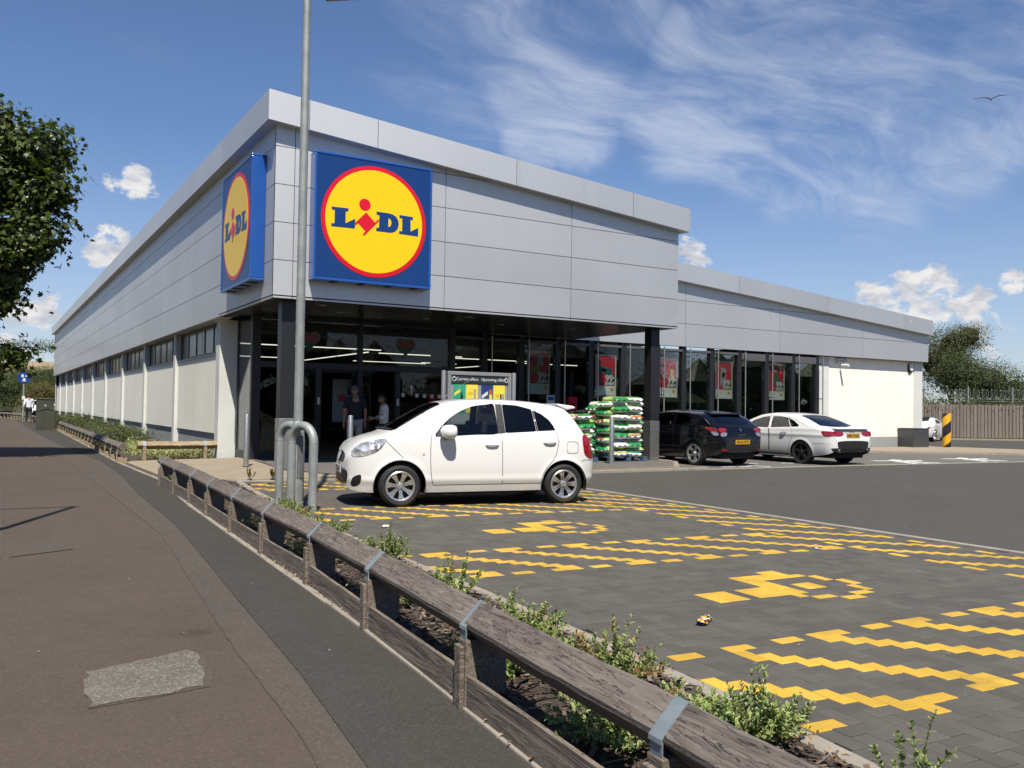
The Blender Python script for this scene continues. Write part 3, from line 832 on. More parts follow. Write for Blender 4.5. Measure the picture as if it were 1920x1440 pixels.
# fascias
fx = [-OH, 0.61, 2.10, 5.54, 8.98, 10.89]
for a, b in zip(fx, fx[1:]):
    m = MB(); x0, x1 = a + (G if a > 0 else 0.0), b - (G if b < 10.8 else 0)
    m.prism([(x0, 0, fas(x0)), (x1, 0, fas(x1)), (x1, 0, fas(x1) + FH), (x0, 0, fas(x0) + FH)], (0, -OH, 0), (0, -OH + 0.03, 0))
    m.build('fascia_panel', M_fas, st)
fw = [LX, 12.88, 17.48, 22.06, 26.70, 28.5 + 0.005]
for a, b in zip(fw, fw[1:]):
    m = MB(); x0, x1 = a + G, b - (G if b < 28 else 0)
    m.prism([(x0, 0, fasw(x0)), (x1, 0, fasw(x1)), (x1, 0, fasw(x1) + FH), (x0, 0, fasw(x0) + FH)], (0, YW - OH, 0), (0, YW - OH + 0.03, 0))
    m.build('fascia_panel', M_fas, st)
fl = [-OH + 0.031] + [4.03 + 4.45 * k for k in range(15)]
fl = [y for y in fl if y < 65] + [LY + 0.2]
for a, b in zip(fl, fl[1:]):
    MB().box(-OH, -OH + 0.03, a + (G if a > 0 else 0), b - G, fas(-OH), fas(-OH) + FH).build('fascia_panel', M_fas, st)
sf = MB()
sf.prism([(-OH + .03, 0, fas(-OH + .03) + .004), (10.885, 0, fas(10.885) + .004), (10.885, 0, fas(10.885) + .03), (-OH + .03, 0, fas(-OH + .03) + .03)], (0, -OH + 0.031, 0), (0, 0.06, 0))
sf.prism([(LX + .003, 0, fasw(LX + .003) + .004), (28.49, 0, fasw(28.49) + .004), (28.49, 0, fasw(28.49) + .03), (LX + .003, 0, fasw(LX + .003) + .03)], (0, YW - OH + 0.031, 0), (0, YW + 0.06, 0))
sf.box(-OH + .03, 0.06, 0.062, LY + 0.15, fas(-OH) - 0.012, fas(-OH) + 0.012)
sf.box(10.68, 10.885, 0.065, 66, fas(10.8) + 0.004, fas(10.8) + 0.03)
sf.build('fascia_underside', M_fas, st)
rf = MB()
rf.prism([(-OH + .031, 0, fas(-OH) + FH - .03), (10.88, 0, fas(10.88) + FH - .03), (10.88, 0, fas(10.88) + FH - .08), (-OH + .031, 0, fas(-OH) + FH - .08)], (0, -OH + .031, 0), (0, LY, 0))
rf.prism([(LX + .01, 0, fasw(LX) + FH - .03), (28.49, 0, fasw(28.49) + FH - .03), (28.49, 0, fasw(28.49) + FH - .08), (LX + .01, 0, fasw(LX) + FH - .08)], (0, YW - OH + .031, 0), (0, 60, 0))
rf.build('roof', M_roof, st)
# porch soffit in boards, strip soffit along the side
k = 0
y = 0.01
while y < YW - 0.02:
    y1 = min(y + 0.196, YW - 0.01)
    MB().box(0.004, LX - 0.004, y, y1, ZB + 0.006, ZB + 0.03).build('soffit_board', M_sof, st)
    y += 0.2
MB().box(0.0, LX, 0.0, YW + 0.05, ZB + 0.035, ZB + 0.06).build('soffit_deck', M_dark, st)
MB().box(0.004, 0.34, YW + 0.06, LY, ZB - 0.012, ZB + 0.03).build('side_soffit', M_pale, st)
for x, y in [(2.1, 1.9), (4.3, 1.95), (6.5, 2.05), (8.7, 2.0), (1.3, 0.75), (4.95, 0.9)]:
    MB().lathe([(0.0, ZB - 0.004), (0.075, ZB - 0.004), (0.085, ZB + 0.01)], (x, y, 0), seg=16).build('downlight', pm('downlight_face', (0.42, 0.42, 0.40), 0.4), st)
# porch columns with steel casings
for cx, cy in [(0.41, 0.40), (10.17, 0.42)]:
    c = MB().box(cx - .14, cx + .14, cy - .14, cy + .14, 1.12, ZB + 0.004).build('column', M_anth, st, bevel=0.006)
    m = MB(); m.box(cx - .15, cx + .15, cy - .15, cy + .15, 0.07, 0.84); m.box(cx - .152, cx + .152, cy - .152, cy + .152, 0.846, 1.12)
    m.build('steel_casing', M_inx, c, bevel=0.006)

# ---------------------------------------------------------------- glazing
def pane(x0, x1, y, z0, z1, mat=None, nm='glass_pane'):
    return MB().box(x0, x1, y, y + 0.012, z0, z1).build(nm, mat or M_glass, st)
def frame(name, boxes, parent=None):
    m = MB()
    for b in boxes: m.box(*b)
    return m.build(name, M_anth, parent or st, bevel=0.004)
EY = 3.70      # entrance lobby glass
mx = [(0.56, 0.77), (3.25, 3.37), (5.85, 6.02)]
for a, b in mx: frame('mullion', [(a, b, EY - 0.03, EY + 0.12, APZ, ZB + 0.004)])
frame('transom', [(0.772, 5.848, EY - 0.02, EY + 0.10, 2.30, 2.455)])
frame('head_rail', [(0.772, 5.848, EY - 0.012, EY + 0.09, 3.47, ZB + 0.003)])
frame('base_rail', [(0.772, 2.15, EY - 0.02, EY + 0.10, APZ, 0.26)])
frame('base_rail', [(4.43, 5.848, EY - 0.02, EY + 0.10, APZ, 0.26)])
frame('door_post', [(2.15, 2.29, EY - 0.025, EY + 0.11, APZ, 2.298)])
frame('door_post', [(4.28, 4.42, EY - 0.025, EY + 0.11, APZ, 2.298)])
frame('door_post', [(1.36, 1.42, EY - 0.015, EY + 0.09, 0.262, 2.298)])
pane(0.772, 3.248, EY + 0.03, 2.457, 3.468); pane(3.372, 5.848, EY + 0.03, 2.457, 3.468)
pane(0.772, 1.358, EY + 0.03, 0.262, 2.298); pane(1.422, 2.148, EY + 0.03, 0.262, 2.298)
pane(4.422, 5.848, EY + 0.03, 0.262, 2.298)
# sliding leaves of the inner door, pushed aside
for x0, x1 in [(2.30, 2.86), (3.70, 4.27)]:
    d = frame('sliding_door', [(x0, x0 + .05, 5.35, 5.39, APZ, 2.28), (x1 - .05, x1, 5.35, 5.39, APZ, 2.28), (x0 + .05, x1 - .05, 5.352, 5.388, 2.2, 2.28), (x0 + .05, x1 - .05, 5.352, 5.388, APZ, 0.25)])
    MB().box(x0 + .052, x1 - .052, 5.366, 5.374, 0.25, 2.2).build('door_glass', M_glassd, d)
    MB().tube([((x1 - .07) if x0 < 3 else (x0 + .07), 5.32, 0.9), ((x1 - .07) if x0 < 3 else (x0 + .07), 5.32, 1.5)], 0.012, 8).build('handle', M_inx, d)
frame('door_gear', [(2.2, 4.35, 5.30, 5.44, 2.285, 2.45)])
# returns of the lobby
frame('mullion', [(0.56, 0.60, 5.02, 5.14, APZ, ZB)])
MB().box(0.575, 0.587, EY + 0.12, 5.02, 0.26, ZB - 0.05).build('glass_pane', M_glass, st)
frame('base_rail', [(0.56, 0.60, EY + 0.122, 5.018, APZ, 0.26)])
frame('lobby_wall', [(5.86, 6.01, EY + 0.122, 4.9, APZ, ZB + 0.002)])
# long shop window: posts, panes, slim poles
GY = 4.80
posts = [6.25, 7.46, 8.73, 10.03, 11.28, 12.56, 13.99, 15.13, 16.40, 17.70, 19.05, 20.43, 21.72]
for p in posts[1:]:
    frame('mullion', [(p, p + 0.19, GY - 0.02, GY + 0.16, APZ - 0.08, ZB + 0.003)])
    MB().tube([(p + 0.26, GY - 0.14, 0.02), (p + 0.26, GY - 0.14, 3.5)], 0.022, 8).build('pole', M_inx, st, smooth=50)
    for z in (0.6, 1.9, 3.2): MB().box(p + 0.192, p + 0.24, GY - 0.15, GY - 0.0, z, z + 0.03).build('bracket', M_anth, st)
for a, b in zip([6.02] + [p + .192 for p in posts[1:]], [p - .002 for p in posts[1:]] + [21.99]):
    if b - a < 0.1: continue
    hi = 3.20 if a > 17.6 else 3.37
    pane(a, b, GY + 0.05, 0.22 if a < 10.7 else 0.14, hi)
    frame('base_rail', [(a, b, GY, GY + 0.14, 0.0, 0.22 if a < 10.7 else 0.14)])
    MB().box(a, b, GY - 0.05, GY + 0.10, hi, ZB - 0.10).build('blind_box', pm('blind_box_grey', (0.15, 0.15, 0.155), 0.5, 0.2, geo=True), st, bevel=0.01)
# right-hand rendered bay and pilasters
RY = 4.975
MB().box(22.67, 27.90, RY, RY + 0.3, 0.47, ZB).build('rendered_wall', M_render, st, bevel=0.006)
MB().box(22.67, 27.90, RY - 0.015, RY + 0.3, 0.0, 0.468).build('plinth', M_plinth, st, bevel=0.006)
MB().box(22.0, 22.668, RY - 0.03, RY + 0.3, 0.0, ZB).build('pilaster', M_pale, st, bevel=0.006)
MB().box(27.902, 28.44, RY - 0.03, RY + 0.5, 0.0, ZB).build('pilaster', M_pale, st, bevel=0.006)
MB().box(27.9, 28.11, GY + 0.5, 60, 0.0, ZB).build('end_wall', M_render, st)
# ---------------------------------------------------------------- side wall: fins, rendered bays, strip windows
fy = [5.30, 11.38, 17.57, 23.79, 30.08, 36.3, 42.46, 48.56, 55.0, 61.28, 66.3]
for i, y in enumerate(fy):
    w = 0.34
    MB().box(0.165, 0.60, y, y + w if i else y + 0.42, 0.0, ZB - 0.013).build('fin', M_pale, st, bevel=0.008)
    if i < len(fy) - 1:
        y0, y1 = y + (w if i else .42) + 0.002, fy[i + 1] - 0.002
        MB().box(0.255, 0.45, y0, y1, 0.62, 2.66).build('rendered_wall', M_render, st, bevel=0.01)
        MB().box(0.30, 0.45, y0, y1, 0.0, 0.618).build('plinth', M_plinth, st)
        MB().box(0.235, 0.46, y0, y1, 2.662, 2.72).build('sill', M_pale, st, bevel=0.006)
        wv = MB()
        wv.box(0.33, 0.39, y0, y1, 2.722, 2.79); wv.box(0.33, 0.39, y0, y1, 3.47, ZB - 0.014)
        n = 5; ww = (y1 - y0) / n
        for q in range(n + 1):
            yy = min(max(y0 + q * ww - 0.03, y0), y1 - 0.06); wv.box(0.332, 0.388, yy, yy + 0.06, 2.79, 3.47)
        win = wv.build('strip_window', M_anth, st)
        for q in range(n):
            MB().box(0.352, 0.362, y0 + q * ww + 0.032, y0 + (q + 1) * ww - 0.032, 2.792, 3.468).build('pane', M_film if (q * 3 + i) % 5 not in (1,) else M_film2, win)
            if (q + i) % 2 == 0:
                u = y0 + (q + .3) * ww
                MB().box(0.347, 0.351, u, u + ww * 0.28, 2.80, 3.40).build('picture', M_film2, win)
# shell behind
sh = MB()
sh.box(0.47, 0.6, 5.75, LY, 0, ZB - 0.02)
sh.box(0.2, 28.1, LY - 0.2, LY, 0, ZB + 3)
sh.build('shell_wall', M_inside, st)
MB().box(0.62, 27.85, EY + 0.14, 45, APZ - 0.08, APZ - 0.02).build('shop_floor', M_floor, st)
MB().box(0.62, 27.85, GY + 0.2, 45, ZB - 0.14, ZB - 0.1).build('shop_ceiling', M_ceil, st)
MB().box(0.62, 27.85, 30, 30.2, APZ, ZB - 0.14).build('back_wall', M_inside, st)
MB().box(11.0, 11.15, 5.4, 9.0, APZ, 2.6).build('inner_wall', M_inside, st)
def striplight(a, b):
    a, b = Vector(a), Vector(b); d = (b - a); L = d.length; d.normalize()
    MB().obox((a + b) / 2, d * (L / 2), Vector((-d.y, d.x, 0)) * 0.028, (0, 0, 0.012)).build('strip_light', M_strip, st)
for a, b in [((0.9, 7.4), (3.05, 7.4)), ((3.2, 7.42), (5.4, 7.42)), ((5.45, 8.6), (5.45, 11.4)), ((5.45, 11.6), (5.45, 15)), ((5.9, 8.8), (8.9, 8.8)), ((9.0, 9.6), (12.0, 9.6)), ((12.2, 10.7), (15.0, 10.7)), ((12.5, 14.2), (12.5, 16.4)), ((9.5, 13.3), (11.0, 13.3)), ((2.0, 14), (4.5, 14)), ((7.0, 14), (10, 14)), ((12.5, 18.5), (12.5, 21))]:
    striplight((*a, 3.1), (*b, 3.1))
# gondolas and displays inside
rr = random.Random(4)
gcol = [pm('goods_' + n, c, 0.6, var=0.5, scale=6, geo=True) for n, c in (('red', (.30, .05, .04)), ('green', (.06, .16, .05)), ('cream', (.32, .29, .22)), ('blue', (.05, .09, .22)), ('yellow', (.4, .28, .04)))]
for gx in range(5):
    g = MB()
    x = 8.2 + gx * 3.6
    g.box(x, x + 0.9, 9.0, 19, APZ - .02, 0.25); g.box(x + 0.42, x + 0.48, 9.0, 19, 0.25, 1.55)
    gd = g.build('shelving', pm('shelf_grey', (.25, .25, .25), .5), st)
    for k in range(16):
        yy = 9.05 + k * 0.62; zz = rr.choice((.27, .62, .97, 1.3))
        MB().box(x + .05, x + .40, yy, yy + .5, zz, zz + .25).build('goods', rr.choice(gcol), gd)
for k in range(5):
    MB().box(0.95 + k * 0.62, 1.5 + k * 0.62, 8.8, 9.4, APZ, 0.9 + .1 * (k % 2)).build('display_crate', gcol[k % 5], st, bevel=.02)
# bird droppings on the cladding, bright streaks
M_drop = pm('dropping_white', (0.75, 0.75, 0.72), 0.8)
for x, z, h in [(4.9, 6.26, .04), (6.75, 5.95, .09), (9.3, 5.72, .06), (9.35, 5.82, .03), (10.62, 3.72, .10)]:
    MB().prism([(x - .012, 0, z), (x + .012, 0, z + .01), (x + .016, 0, z + h), (x - .006, 0, z + h)], (0, -0.003, 0), (0, 0.0, 0)).build('dropping', M_drop, st)
MB().prism([(27.0, 0, 5.10), (27.06, 0, 5.10), (27.05, 0, 5.2), (27.01, 0, 5.2)], (0, YW - OH - .003, 0), (0, YW - OH, 0)).build('dropping', M_drop, st)
# vents on the roof end
MB().box(28.2, 28.9, 9.5, 9.9, 5.0, 5.62).build('roof_vent', pm('vent_pale', (.6, .6, .58), .5), st, bevel=.02)

# ---------------------------------------------------------------- hearts with the Welsh dragon, stuck on the glass
M_white = pm('sticker_white', (0.62, 0.63, 0.60), 0.5)
M_hwhite = pm('dimmed_white', (0.17, 0.18, 0.17), 0.6)  # hearts' white half, dimmed in its colour as if behind the glass
M_green = pm('sticker_green', (0.035, 0.13, 0.085), 0.6)
M_red = pm('sticker_red', (0.36, 0.075, 0.085), 0.6)
def heart_pts(s):
    out = []
    for k in range(48):
        a = 2 * pi * k / 48
        out.append((16 * sin(a) ** 3 / 17 * s, (13 * cos(a) - 5 * cos(2 * a) - 2 * cos(3 * a) - cos(4 * a)) / 17 * s))
    return out
DRAGON = [(-.62, .12), (-.50, .22), (-.55, .36), (-.40, .30), (-.30, .40), (-.30, .18), (-.18, .12), (-.10, .30), (-.22, .40), (.02, .42), (.16, .34), (.20, .12), (.34, .20), (.44, .42), (.62, .40), (.52, .28), (.56, .10), (.42, -.02), (.50, -.20), (.36, -.30), (.30, -.12), (.10, -.14), (.06, -.34), (-.08, -.32), (-.02, -.12), (-.22, -.10), (-.24, -.32), (-.40, -.28), (-.34, -.08), (-.40, .06), (-.54, .02)]
def clipz(poly, z, keep_above):
    out = []
    for (a, b) in zip(poly, poly[1:] + poly[:1]):
        ia, ib = (a[1] >= z) == keep_above, (b[1] >= z) == keep_above
        if ia: out.append(a)
        if ia != ib:
            f = (z - a[1]) / (b[1] - a[1]); out.append((a[0] + (b[0] - a[0]) * f, z))
    return out
for hx, hz, s, lab in [(1.965, 3.02, 0.31, 'heart shaped Welsh flag sticker on glass, left one behind the lamp post'), (4.57, 2.985, 0.30, 'heart shaped Welsh flag sticker on glass, right one above the open doors')]:
    t_ = thing('heart_sticker', lab, 'sticker', (hx, EY + 0.024, hz), 0, 'Welsh heart stickers')
    hp = heart_pts(s)
    for nm, poly, mt in (('white_half', clipz(hp, -0.02, True), M_hwhite), ('green_half', clipz(hp, -0.02, False), M_green)):
        m = MB(); m.prism([(x, 0, z) for x, z in poly], (0, 0.0, 0), (0, 0.003, 0)); m.build(nm, mt, t_)
    m = MB(); m.prism([(x * s * 1.25, 0, z * s * 1.1 + .02) for x, z in DRAGON], (0, -0.003, 0), (0, -0.0005, 0)); m.build('dragon', M_red, t_)
# small square notices along the lobby glass and the arrow
for k, (x, z) in enumerate([(4.52, 1.70), (4.92, 1.69), (5.14, 1.685), (5.36, 1.68), (5.58, 1.68), (5.77, 1.70)]):
    o = MB().box(x - .045, x + .045, EY + 0.02, EY + 0.027, z - .05, z + .05).build('door_notice', M_white)
    setp(o, ['small white square notice on lobby glass, nearest the open doorway', 'small white square notice on lobby glass, second from the doorway', 'small white square notice on lobby glass, third from the doorway', 'small white square notice on lobby glass, fourth from the doorway', 'small white square notice on lobby glass, fifth from the doorway', 'small white square notice on lobby glass, farthest from the doorway'][k], 'notice', 'notices on the lobby glass')
m = MB(); m.prism([(4.74, 0, 1.72), (4.78, 0, 1.72), (4.78, 0, 1.90), (4.84, 0, 1.86), (4.76, 0, 1.99), (4.68, 0, 1.86), (4.74, 0, 1.90)], (0, EY + .02, 0), (0, EY + .027, 0))
setp(m.build('arrow_sticker', M_white), 'white upward arrow sticker on the glass right of the doorway', 'sticker')
for x, lab in ((2.22, 'small white door switch plate on the left door post'), (4.35, 'small white door switch plate on the right door post')):
    setp(MB().box(x - .03, x + .03, EY - 0.045, EY - 0.027, 1.42, 1.60).build('switch_plate', M_white, bevel=.004), lab, 'switch', 'door switch plates')

# ---------------------------------------------------------------- box signs
M_sgb = pm('sign_blue', (0.012, 0.045, 0.17), 0.3, var=0.03, coat=0.0, spec=.16)
M_sgf = pm('sign_frame_blue', (0.008, 0.075, 0.33), 0.35, var=0.05, coat=0.4)
M_sgy = pm('sign_yellow', (0.83, 0.53, 0.012), 0.3, var=0.02, coat=0.0, spec=.16)
M_sgr = pm('sign_red', (0.60, 0.012, 0.03), 0.3, var=0.03, coat=0.0, spec=.16)
LET = {
 'l': [(-.955, .202), (-.593, .209), (-.596, .147), (-.652, .143), (-.652, -.105), (-.443, .013), (-.446, -.189), (-.954, -.200), (-.955, -.138), (-.888, -.137), (-.886, .143), (-.951, .145)],
 'd': [(.023, .222), (.300, .222), (.400, .205), (.470, .165), (.515, .105), (.534, .020), (.515, -.075), (.470, -.135), (.400, -.178), (.320, -.187), (.024, -.187), (.027, -.117), (.083, -.116), (.093, .154), (.030, .156)],
 'hole': [(.296, .120), (.330, .104), (.356, .075), (.367, .031), (.356, -.030), (.330, -.062), (.294, -.071)],
 'l2': [(.546, .216), (.861, .210), (.859, .145), (.805, .146), (.810, -.109), (.990, -.007), (.990, -.195), (.544, -.186), (.548, -.128), (.613, -.125), (.613, .152), (.547, .154)],
 'body': [(-.206, .175), (-.010, -.012), (.084, .071), (.084, .034), (-.198, -.216), (-.144, -.209), (-.238, -.316), (-.270, -.295), (-.214, -.217), (-.380, -.068), (-.440, -.119), (-.438, -.060), (-.411, -.042)],
}
LET['body'] = [(-.206, .175), (-.010, -.012), (.084, .071), (.084, .034), (-.238, -.316), (-.270, -.293), (-.214, -.219), (-.380, -.068), (-.440, -.122), (-.440, -.066), (-.411, -.038)]
def disc(r, n=96, cx=0, cz=0): return [(cx + r * cos(2 * pi * k / n), cz + r * sin(2 * pi * k / n)) for k in range(n)]
def make_sign(label):
    s = thing('shop_sign', label, 'sign', (0, 0, 0), 0, 'square logo box signs')
    H = 1.315; D = 0.30
    fr = MB()   # casing: face at y=-D
    fr.box(-H, H, -D, -0.004, -H, -H + .05); fr.box(-H, H, -D, -0.004, H - .05, H)
    fr.box(-H, -H + .05, -D, -0.004, -H + .05, H - .05); fr.box(H - .05, H, -D, -0.004, -H + .05, H - .05)
    fr.box(-H + .05, H - .05, -0.06, -0.004, -H + .05, H - .05)
    fr.build('casing', M_sgf, s, bevel=0.012)
    MB().box(-H + .052, H - .052, -D + 0.012, -D + 0.03, -H + .052, H - .052).build('face', M_sgb, s)
    def flat(nm, poly, mt, y):
        MB().prism([(x, 0, z) for x, z in poly], (0, y - 0.003, 0), (0, y, 0)).build(nm, mt, s)
    f = -D + 0.012
    # the yellow disc bulges slightly
    def bulge(nm, r0, r1, h0, h1, mt):
        m = MB(); prof = []
        n = 10
        for q in range(n + 1):
            r = r1 + (r0 - r1) * q / n
            prof.append((r, f - 0.002 - h1 - (h0 - h1) * (1 - (1 - q / n) ** 1.0)))
        m.lathe(prof, axis='Y', seg=96); m.build(nm, mt, s, smooth=60)
    m = MB(); m.lathe([(1.172, f - .001), (1.172, f - .006), (1.085, f - .010)], axis='Y', seg=96); m.build('red_ring', M_sgr, s, smooth=30)
    m = MB(); m.lathe([(1.086, f - .006), (1.08, f - .012), (0.6, f - .013), (0.0001, f - .013)], axis='Y', seg=96); m.build('yellow_disc', M_sgy, s, smooth=30)
    y = f - 0.0145
    flat('letter', LET['l'], M_sgb, y)
    flat('letter', LET['l2'], M_sgb, y)
    # D as ring of outline and counter
    dm = bmesh.new()
    bd = bpy.data.curves.new('letter', 'CURVE'); bd.dimensions = '2D'; bd.fill_mode = 'BOTH'; bd.extrude = 0.0015
    for poly in (LET['d'], LET['hole']):
        sp = bd.splines.new('POLY'); sp.points.add(len(poly) - 1); sp.use_cyclic_u = True
        for q, (x, z) in enumerate(poly): sp.points[q].co = (x, z, 0, 1)
    dm.free()
    bd.materials.append(M_sgb)
    curve_to_mesh('letter', bd, s, (0, y - .0015, 0), (pi / 2, 0, 0))
    flat('letter', LET['body'], M_sgr, y - .001)
    flat('letter_dot', disc(0.125, 40, -.236, .333), M_sgr, y)
    for q in (-.9, -.3, .3, .9): MB().box(q, q + .12, -D + .03, -.05, -H - .012, -H + .004).build('drain_lip', M_dark, s)
    return s
sg = make_sign('square blue sign with yellow logo disc facing the car park')
sg.location = (2.037, 0, 5.265)
sg2 = copy_tree(sg)
sg2.location = (0, 1.98, 5.27); sg2.rotation_euler = (0, 0, -pi / 2)
sg2['label'] = 'square blue sign with yellow logo disc on the side wall over the footpath'

# ================================================================ cars
def paint_mat(name, col, metal=0.0, rough=0.25, flake=0.0):
    t = NT(name); v = t.coord()
    n = t.noise(v, 1.3, 3, 0.5); dust = t.noise(v, 5.0, 6, 0.65)
    sep_ = t.node('ShaderNodeSeparateXYZ'); t.link(v, sep_.inputs[0])
    low = t.map(sep_.outputs[2], 0.45, 0.15, 0.0, 0.45)
    c = t.mix(t.map(n, 0.3, 0.7), tuple(x * 0.97 for x in col), col)
    c = t.mix(t.math('MULTIPLY', low, dust), c, (0.22, 0.19, 0.15))
    g = t.node('ShaderNodeNewGeometry')
    c = t.mix(g.outputs['Backfacing'], c, (0.02, 0.02, 0.02))
    t.set(Base_Color=c, Metallic=metal, Roughness=rough)
    t.b.inputs['Specular IOR Level'].default_value = 0.12; t.b.inputs['Coat Weight'].default_value = 0.8; t.b.inputs['Coat Roughness'].default_value = 0.02; t.b.inputs['Coat IOR'].default_value = 1.45
    return t.m
M_pw = paint_mat('white_car_paint', (0.66, 0.66, 0.645), 0.0, 0.35)
M_pb = paint_mat('black_car_paint', (0.003, 0.0035, 0.006), 0.0, 0.2)
M_ps = paint_mat('silver_car_paint', (0.5, 0.51, 0.52), 0.5, 0.3)
M_cglass = glass_mat('car_glass', (0.62, 0.68, 0.68), 0.0, 1.52, 1.0)
M_cglassd = glass_mat('privacy_glass', (0.07, 0.075, 0.085), 0.0, 1.52, 1.0)
M_rubber = pm('tyre_rubber', (0.022, 0.022, 0.022), 0.75, var=0.3, scale=12, bump=0.2)
M_blk = pm('black_trim', (0.018, 0.018, 0.019), 0.45, var=0.2)
M_seam = pm('door_gap', (0.03, 0.03, 0.03), 0.8)
M_alloy = pm('alloy_wheel', (0.62, 0.62, 0.61), 0.28, 0.85, var=0.1, scale=10)
M_alloyd = pm('dark_alloy', (0.10, 0.10, 0.105), 0.3, 0.8, var=0.15, scale=10)
M_chrome = pm('chrome', (0.8, 0.8, 0.8), 0.08, 1.0, var=0.02)
M_under = pm('car_underside', (0.012, 0.012, 0.012), 0.9)
M_cabin = pm('cabin_trim', (0.03, 0.03, 0.033), 0.8, var=0.2)
M_taill = pm('tail_lamp_red', (0.36, 0.008, 0.015), 0.12, var=0.35, scale=14, coat=1.0)
M_taillw = pm('tail_lamp_clear', (0.6, 0.55, 0.55), 0.1, 0.6, var=0.4, scale=20, coat=1.0)
t = NT('head_lamp'); v = t.coord()
t.set(Base_Color=t.ramp(t.voronoi(v, 9, 'Color'), [(0.15, (0.08, 0.085, 0.09)), (0.32, (0.6, 0.61, 0.62)), (0.8, (0.88, 0.89, 0.9))]), Metallic=0.6, Roughness=0.22, Normal=t.bump(t.voronoi(v, 10), 0.8, 0.05))
t.b.inputs['Coat Weight'].default_value = 1.0; t.b.inputs['Coat Roughness'].default_value = 0.02
M_headl = t.m
M_ploy = pm('plate_yellow', (0.80, 0.45, 0.02), 0.4, var=0.03)
M_plow = pm('plate_white', (0.75, 0.75, 0.73), 0.4, var=0.03)
M_char = pm('plate_letters', (0.012, 0.012, 0.012), 0.5)
M_mark = pm('side_marker', (0.75, 0.55, 0.30), 0.2, coat=1)

def interp(tab, x):
    if x <= tab[0][0]: return tab[0][1]
    for (x0, y0), (x1, y1) in zip(tab, tab[1:]):
        if x <= x1:
            f = (x - x0) / (x1 - x0); return y0 + (y1 - y0) * f
    return tab[-1][1]
def dense(tab, n=8):
    """smooth monotone-in-x version of a short table"""
    return [(p[0], p[1]) for p in smooth_line([tuple(map(float, q)) for q in tab], n)]
def inside(poly, x, y):
    c = False; n = len(poly); j = n - 1
    for i in range(n):
        xi, yi = poly[i]; xj, yj = poly[j]
        if (yi > y) != (yj > y) and x < (xj - xi) * (y - yi) / (yj - yi) + xi: c = not c
        j = i
    return c
def nearest(poly, x, y):
    best = None
    n = len(poly)
    for i in range(n):
        ax, ay = poly[i]; bx, by = poly[(i + 1) % n]
        dx, dy = bx - ax, by - ay; L = dx * dx + dy * dy
        t = 0 if L == 0 else max(0, min(1, ((x - ax) * dx + (y - ay) * dy) / L))
        px, py = ax + dx * t, ay + dy * t; d = (px - x) ** 2 + (py - y) ** 2
        if best is None or d < best[0]: best = (d, px, py)
    return best[1], best[2], sqrt(best[0])
def rnd_poly(pts, n=5):
    """closed smooth outline"""
    P = list(pts); m = len(P); out = []
    for i in range(m):
        p0, p1, p2, p3 = P[i - 1], P[i], P[(i + 1) % m], P[(i + 2) % m]
        for k in range(n):
            t = k / n
            out.append(tuple(0.5 * ((2 * p1[d]) + (-p0[d] + p2[d]) * t + (2 * p0[d] - 5 * p1[d] + 4 * p2[d] - p3[d]) * t * t + (-p0[d] + 3 * p1[d] - 3 * p2[d] + p3[d]) * t ** 3) for d in range(2)))
    return out
class Body:
    """car body surface: side y(x,z), top z(x,y) from a silhouette, a plan and a tumblehome"""
    def __init__(s, sp):
        s.z1 = dense(sp['z1']); s.z0 = dense(sp['z0'], 4); s.W = dense(sp['W'])
        s.cr = dense(sp['crown'], 4); s.zb = dense(sp['belt'], 4); s.tum = sp.get('tumble', 0.32); s.flat = sp.get('flat', 2.6)
        s.x0, s.x1 = s.z1[0][0], s.z1[-1][0]
        s.crease = sp.get('crease'); s.arch = sp.get('arches', [])
    def top(s, x): return interp(s.z1, x)
    def bot(s, x): return interp(s.z0, x)
    def edge(s, x):
        h = s.top(x) - s.bot(x); return s.top(x) - min(interp(s.cr, x), h * 0.45)
    def side(s, x, z):
        w = interp(s.W, x); zb = interp(s.zb, x); z0 = s.bot(x)
        zm = z0 + (zb - z0) * 0.55
        y = w
        if z < zm: y -= 0.075 * w * ((zm - z) / max(zm - z0, .05)) ** 2.2
        elif z < zb: y -= 0.022 * w * ((z - zm) / max(zb - zm, .05)) ** 2
        else: y -= 0.022 * w + s.tum * (z - zb) + 0.10 * (z - zb) ** 2
        if s.crease:
            zc, amp, sg_ = s.crease; y += amp * math.exp(-((z - zc) / sg_) ** 2)
        for ax, ar in s.arch:
            d = math.hypot(x - ax, z - 0.29)
            if d < ar + .12: y += 0.012 * math.exp(-((d - ar - .01) / .035) ** 2)
        return y
    def point(s, x, t):
        """t in 0..1 is the flank, 1..2 the roof or bonnet"""
        z0, ze, z1 = s.bot(x), s.edge(x), s.top(x)
        if t <= 1: z = z0 + (ze - z0) * t; return Vector((x, s.side(x, z), z))
        ye = s.side(x, ze); a = (t - 1) * pi / 2
        return Vector((x, ye * max(cos(a), 0) ** (2 / s.flat), ze + (z1 - ze) * max(sin(a), 0) ** (2 / s.flat)))
    def topz(s, x, y):
        ze, z1 = s.edge(x), s.top(x); ye = s.side(x, ze)
        f = min(1, abs(y) / max(ye, 1e-4)); return ze + (z1 - ze) * (1 - f ** s.flat) ** (1 / s.flat)
    def endx(s, y, z, front=True):
        """where the nose or tail surface stands at a given height and offset"""
        lo, hi = (s.x1 - 0.85, s.x1) if front else (s.x0 + 0.85, s.x0)
        def ok(x):
            if z > s.top(x) or z < s.bot(x) - .001: return False
            return (s.side(x, z) if z <= s.edge(x) else (s.side(x, s.edge(x)) if s.topz(x, y) >= z else 0)) >= abs(y)
        if not ok(lo): return lo
        for _ in range(18):
            m = (lo + hi) / 2
            if ok(m): lo = m
            else: hi = m
        return lo
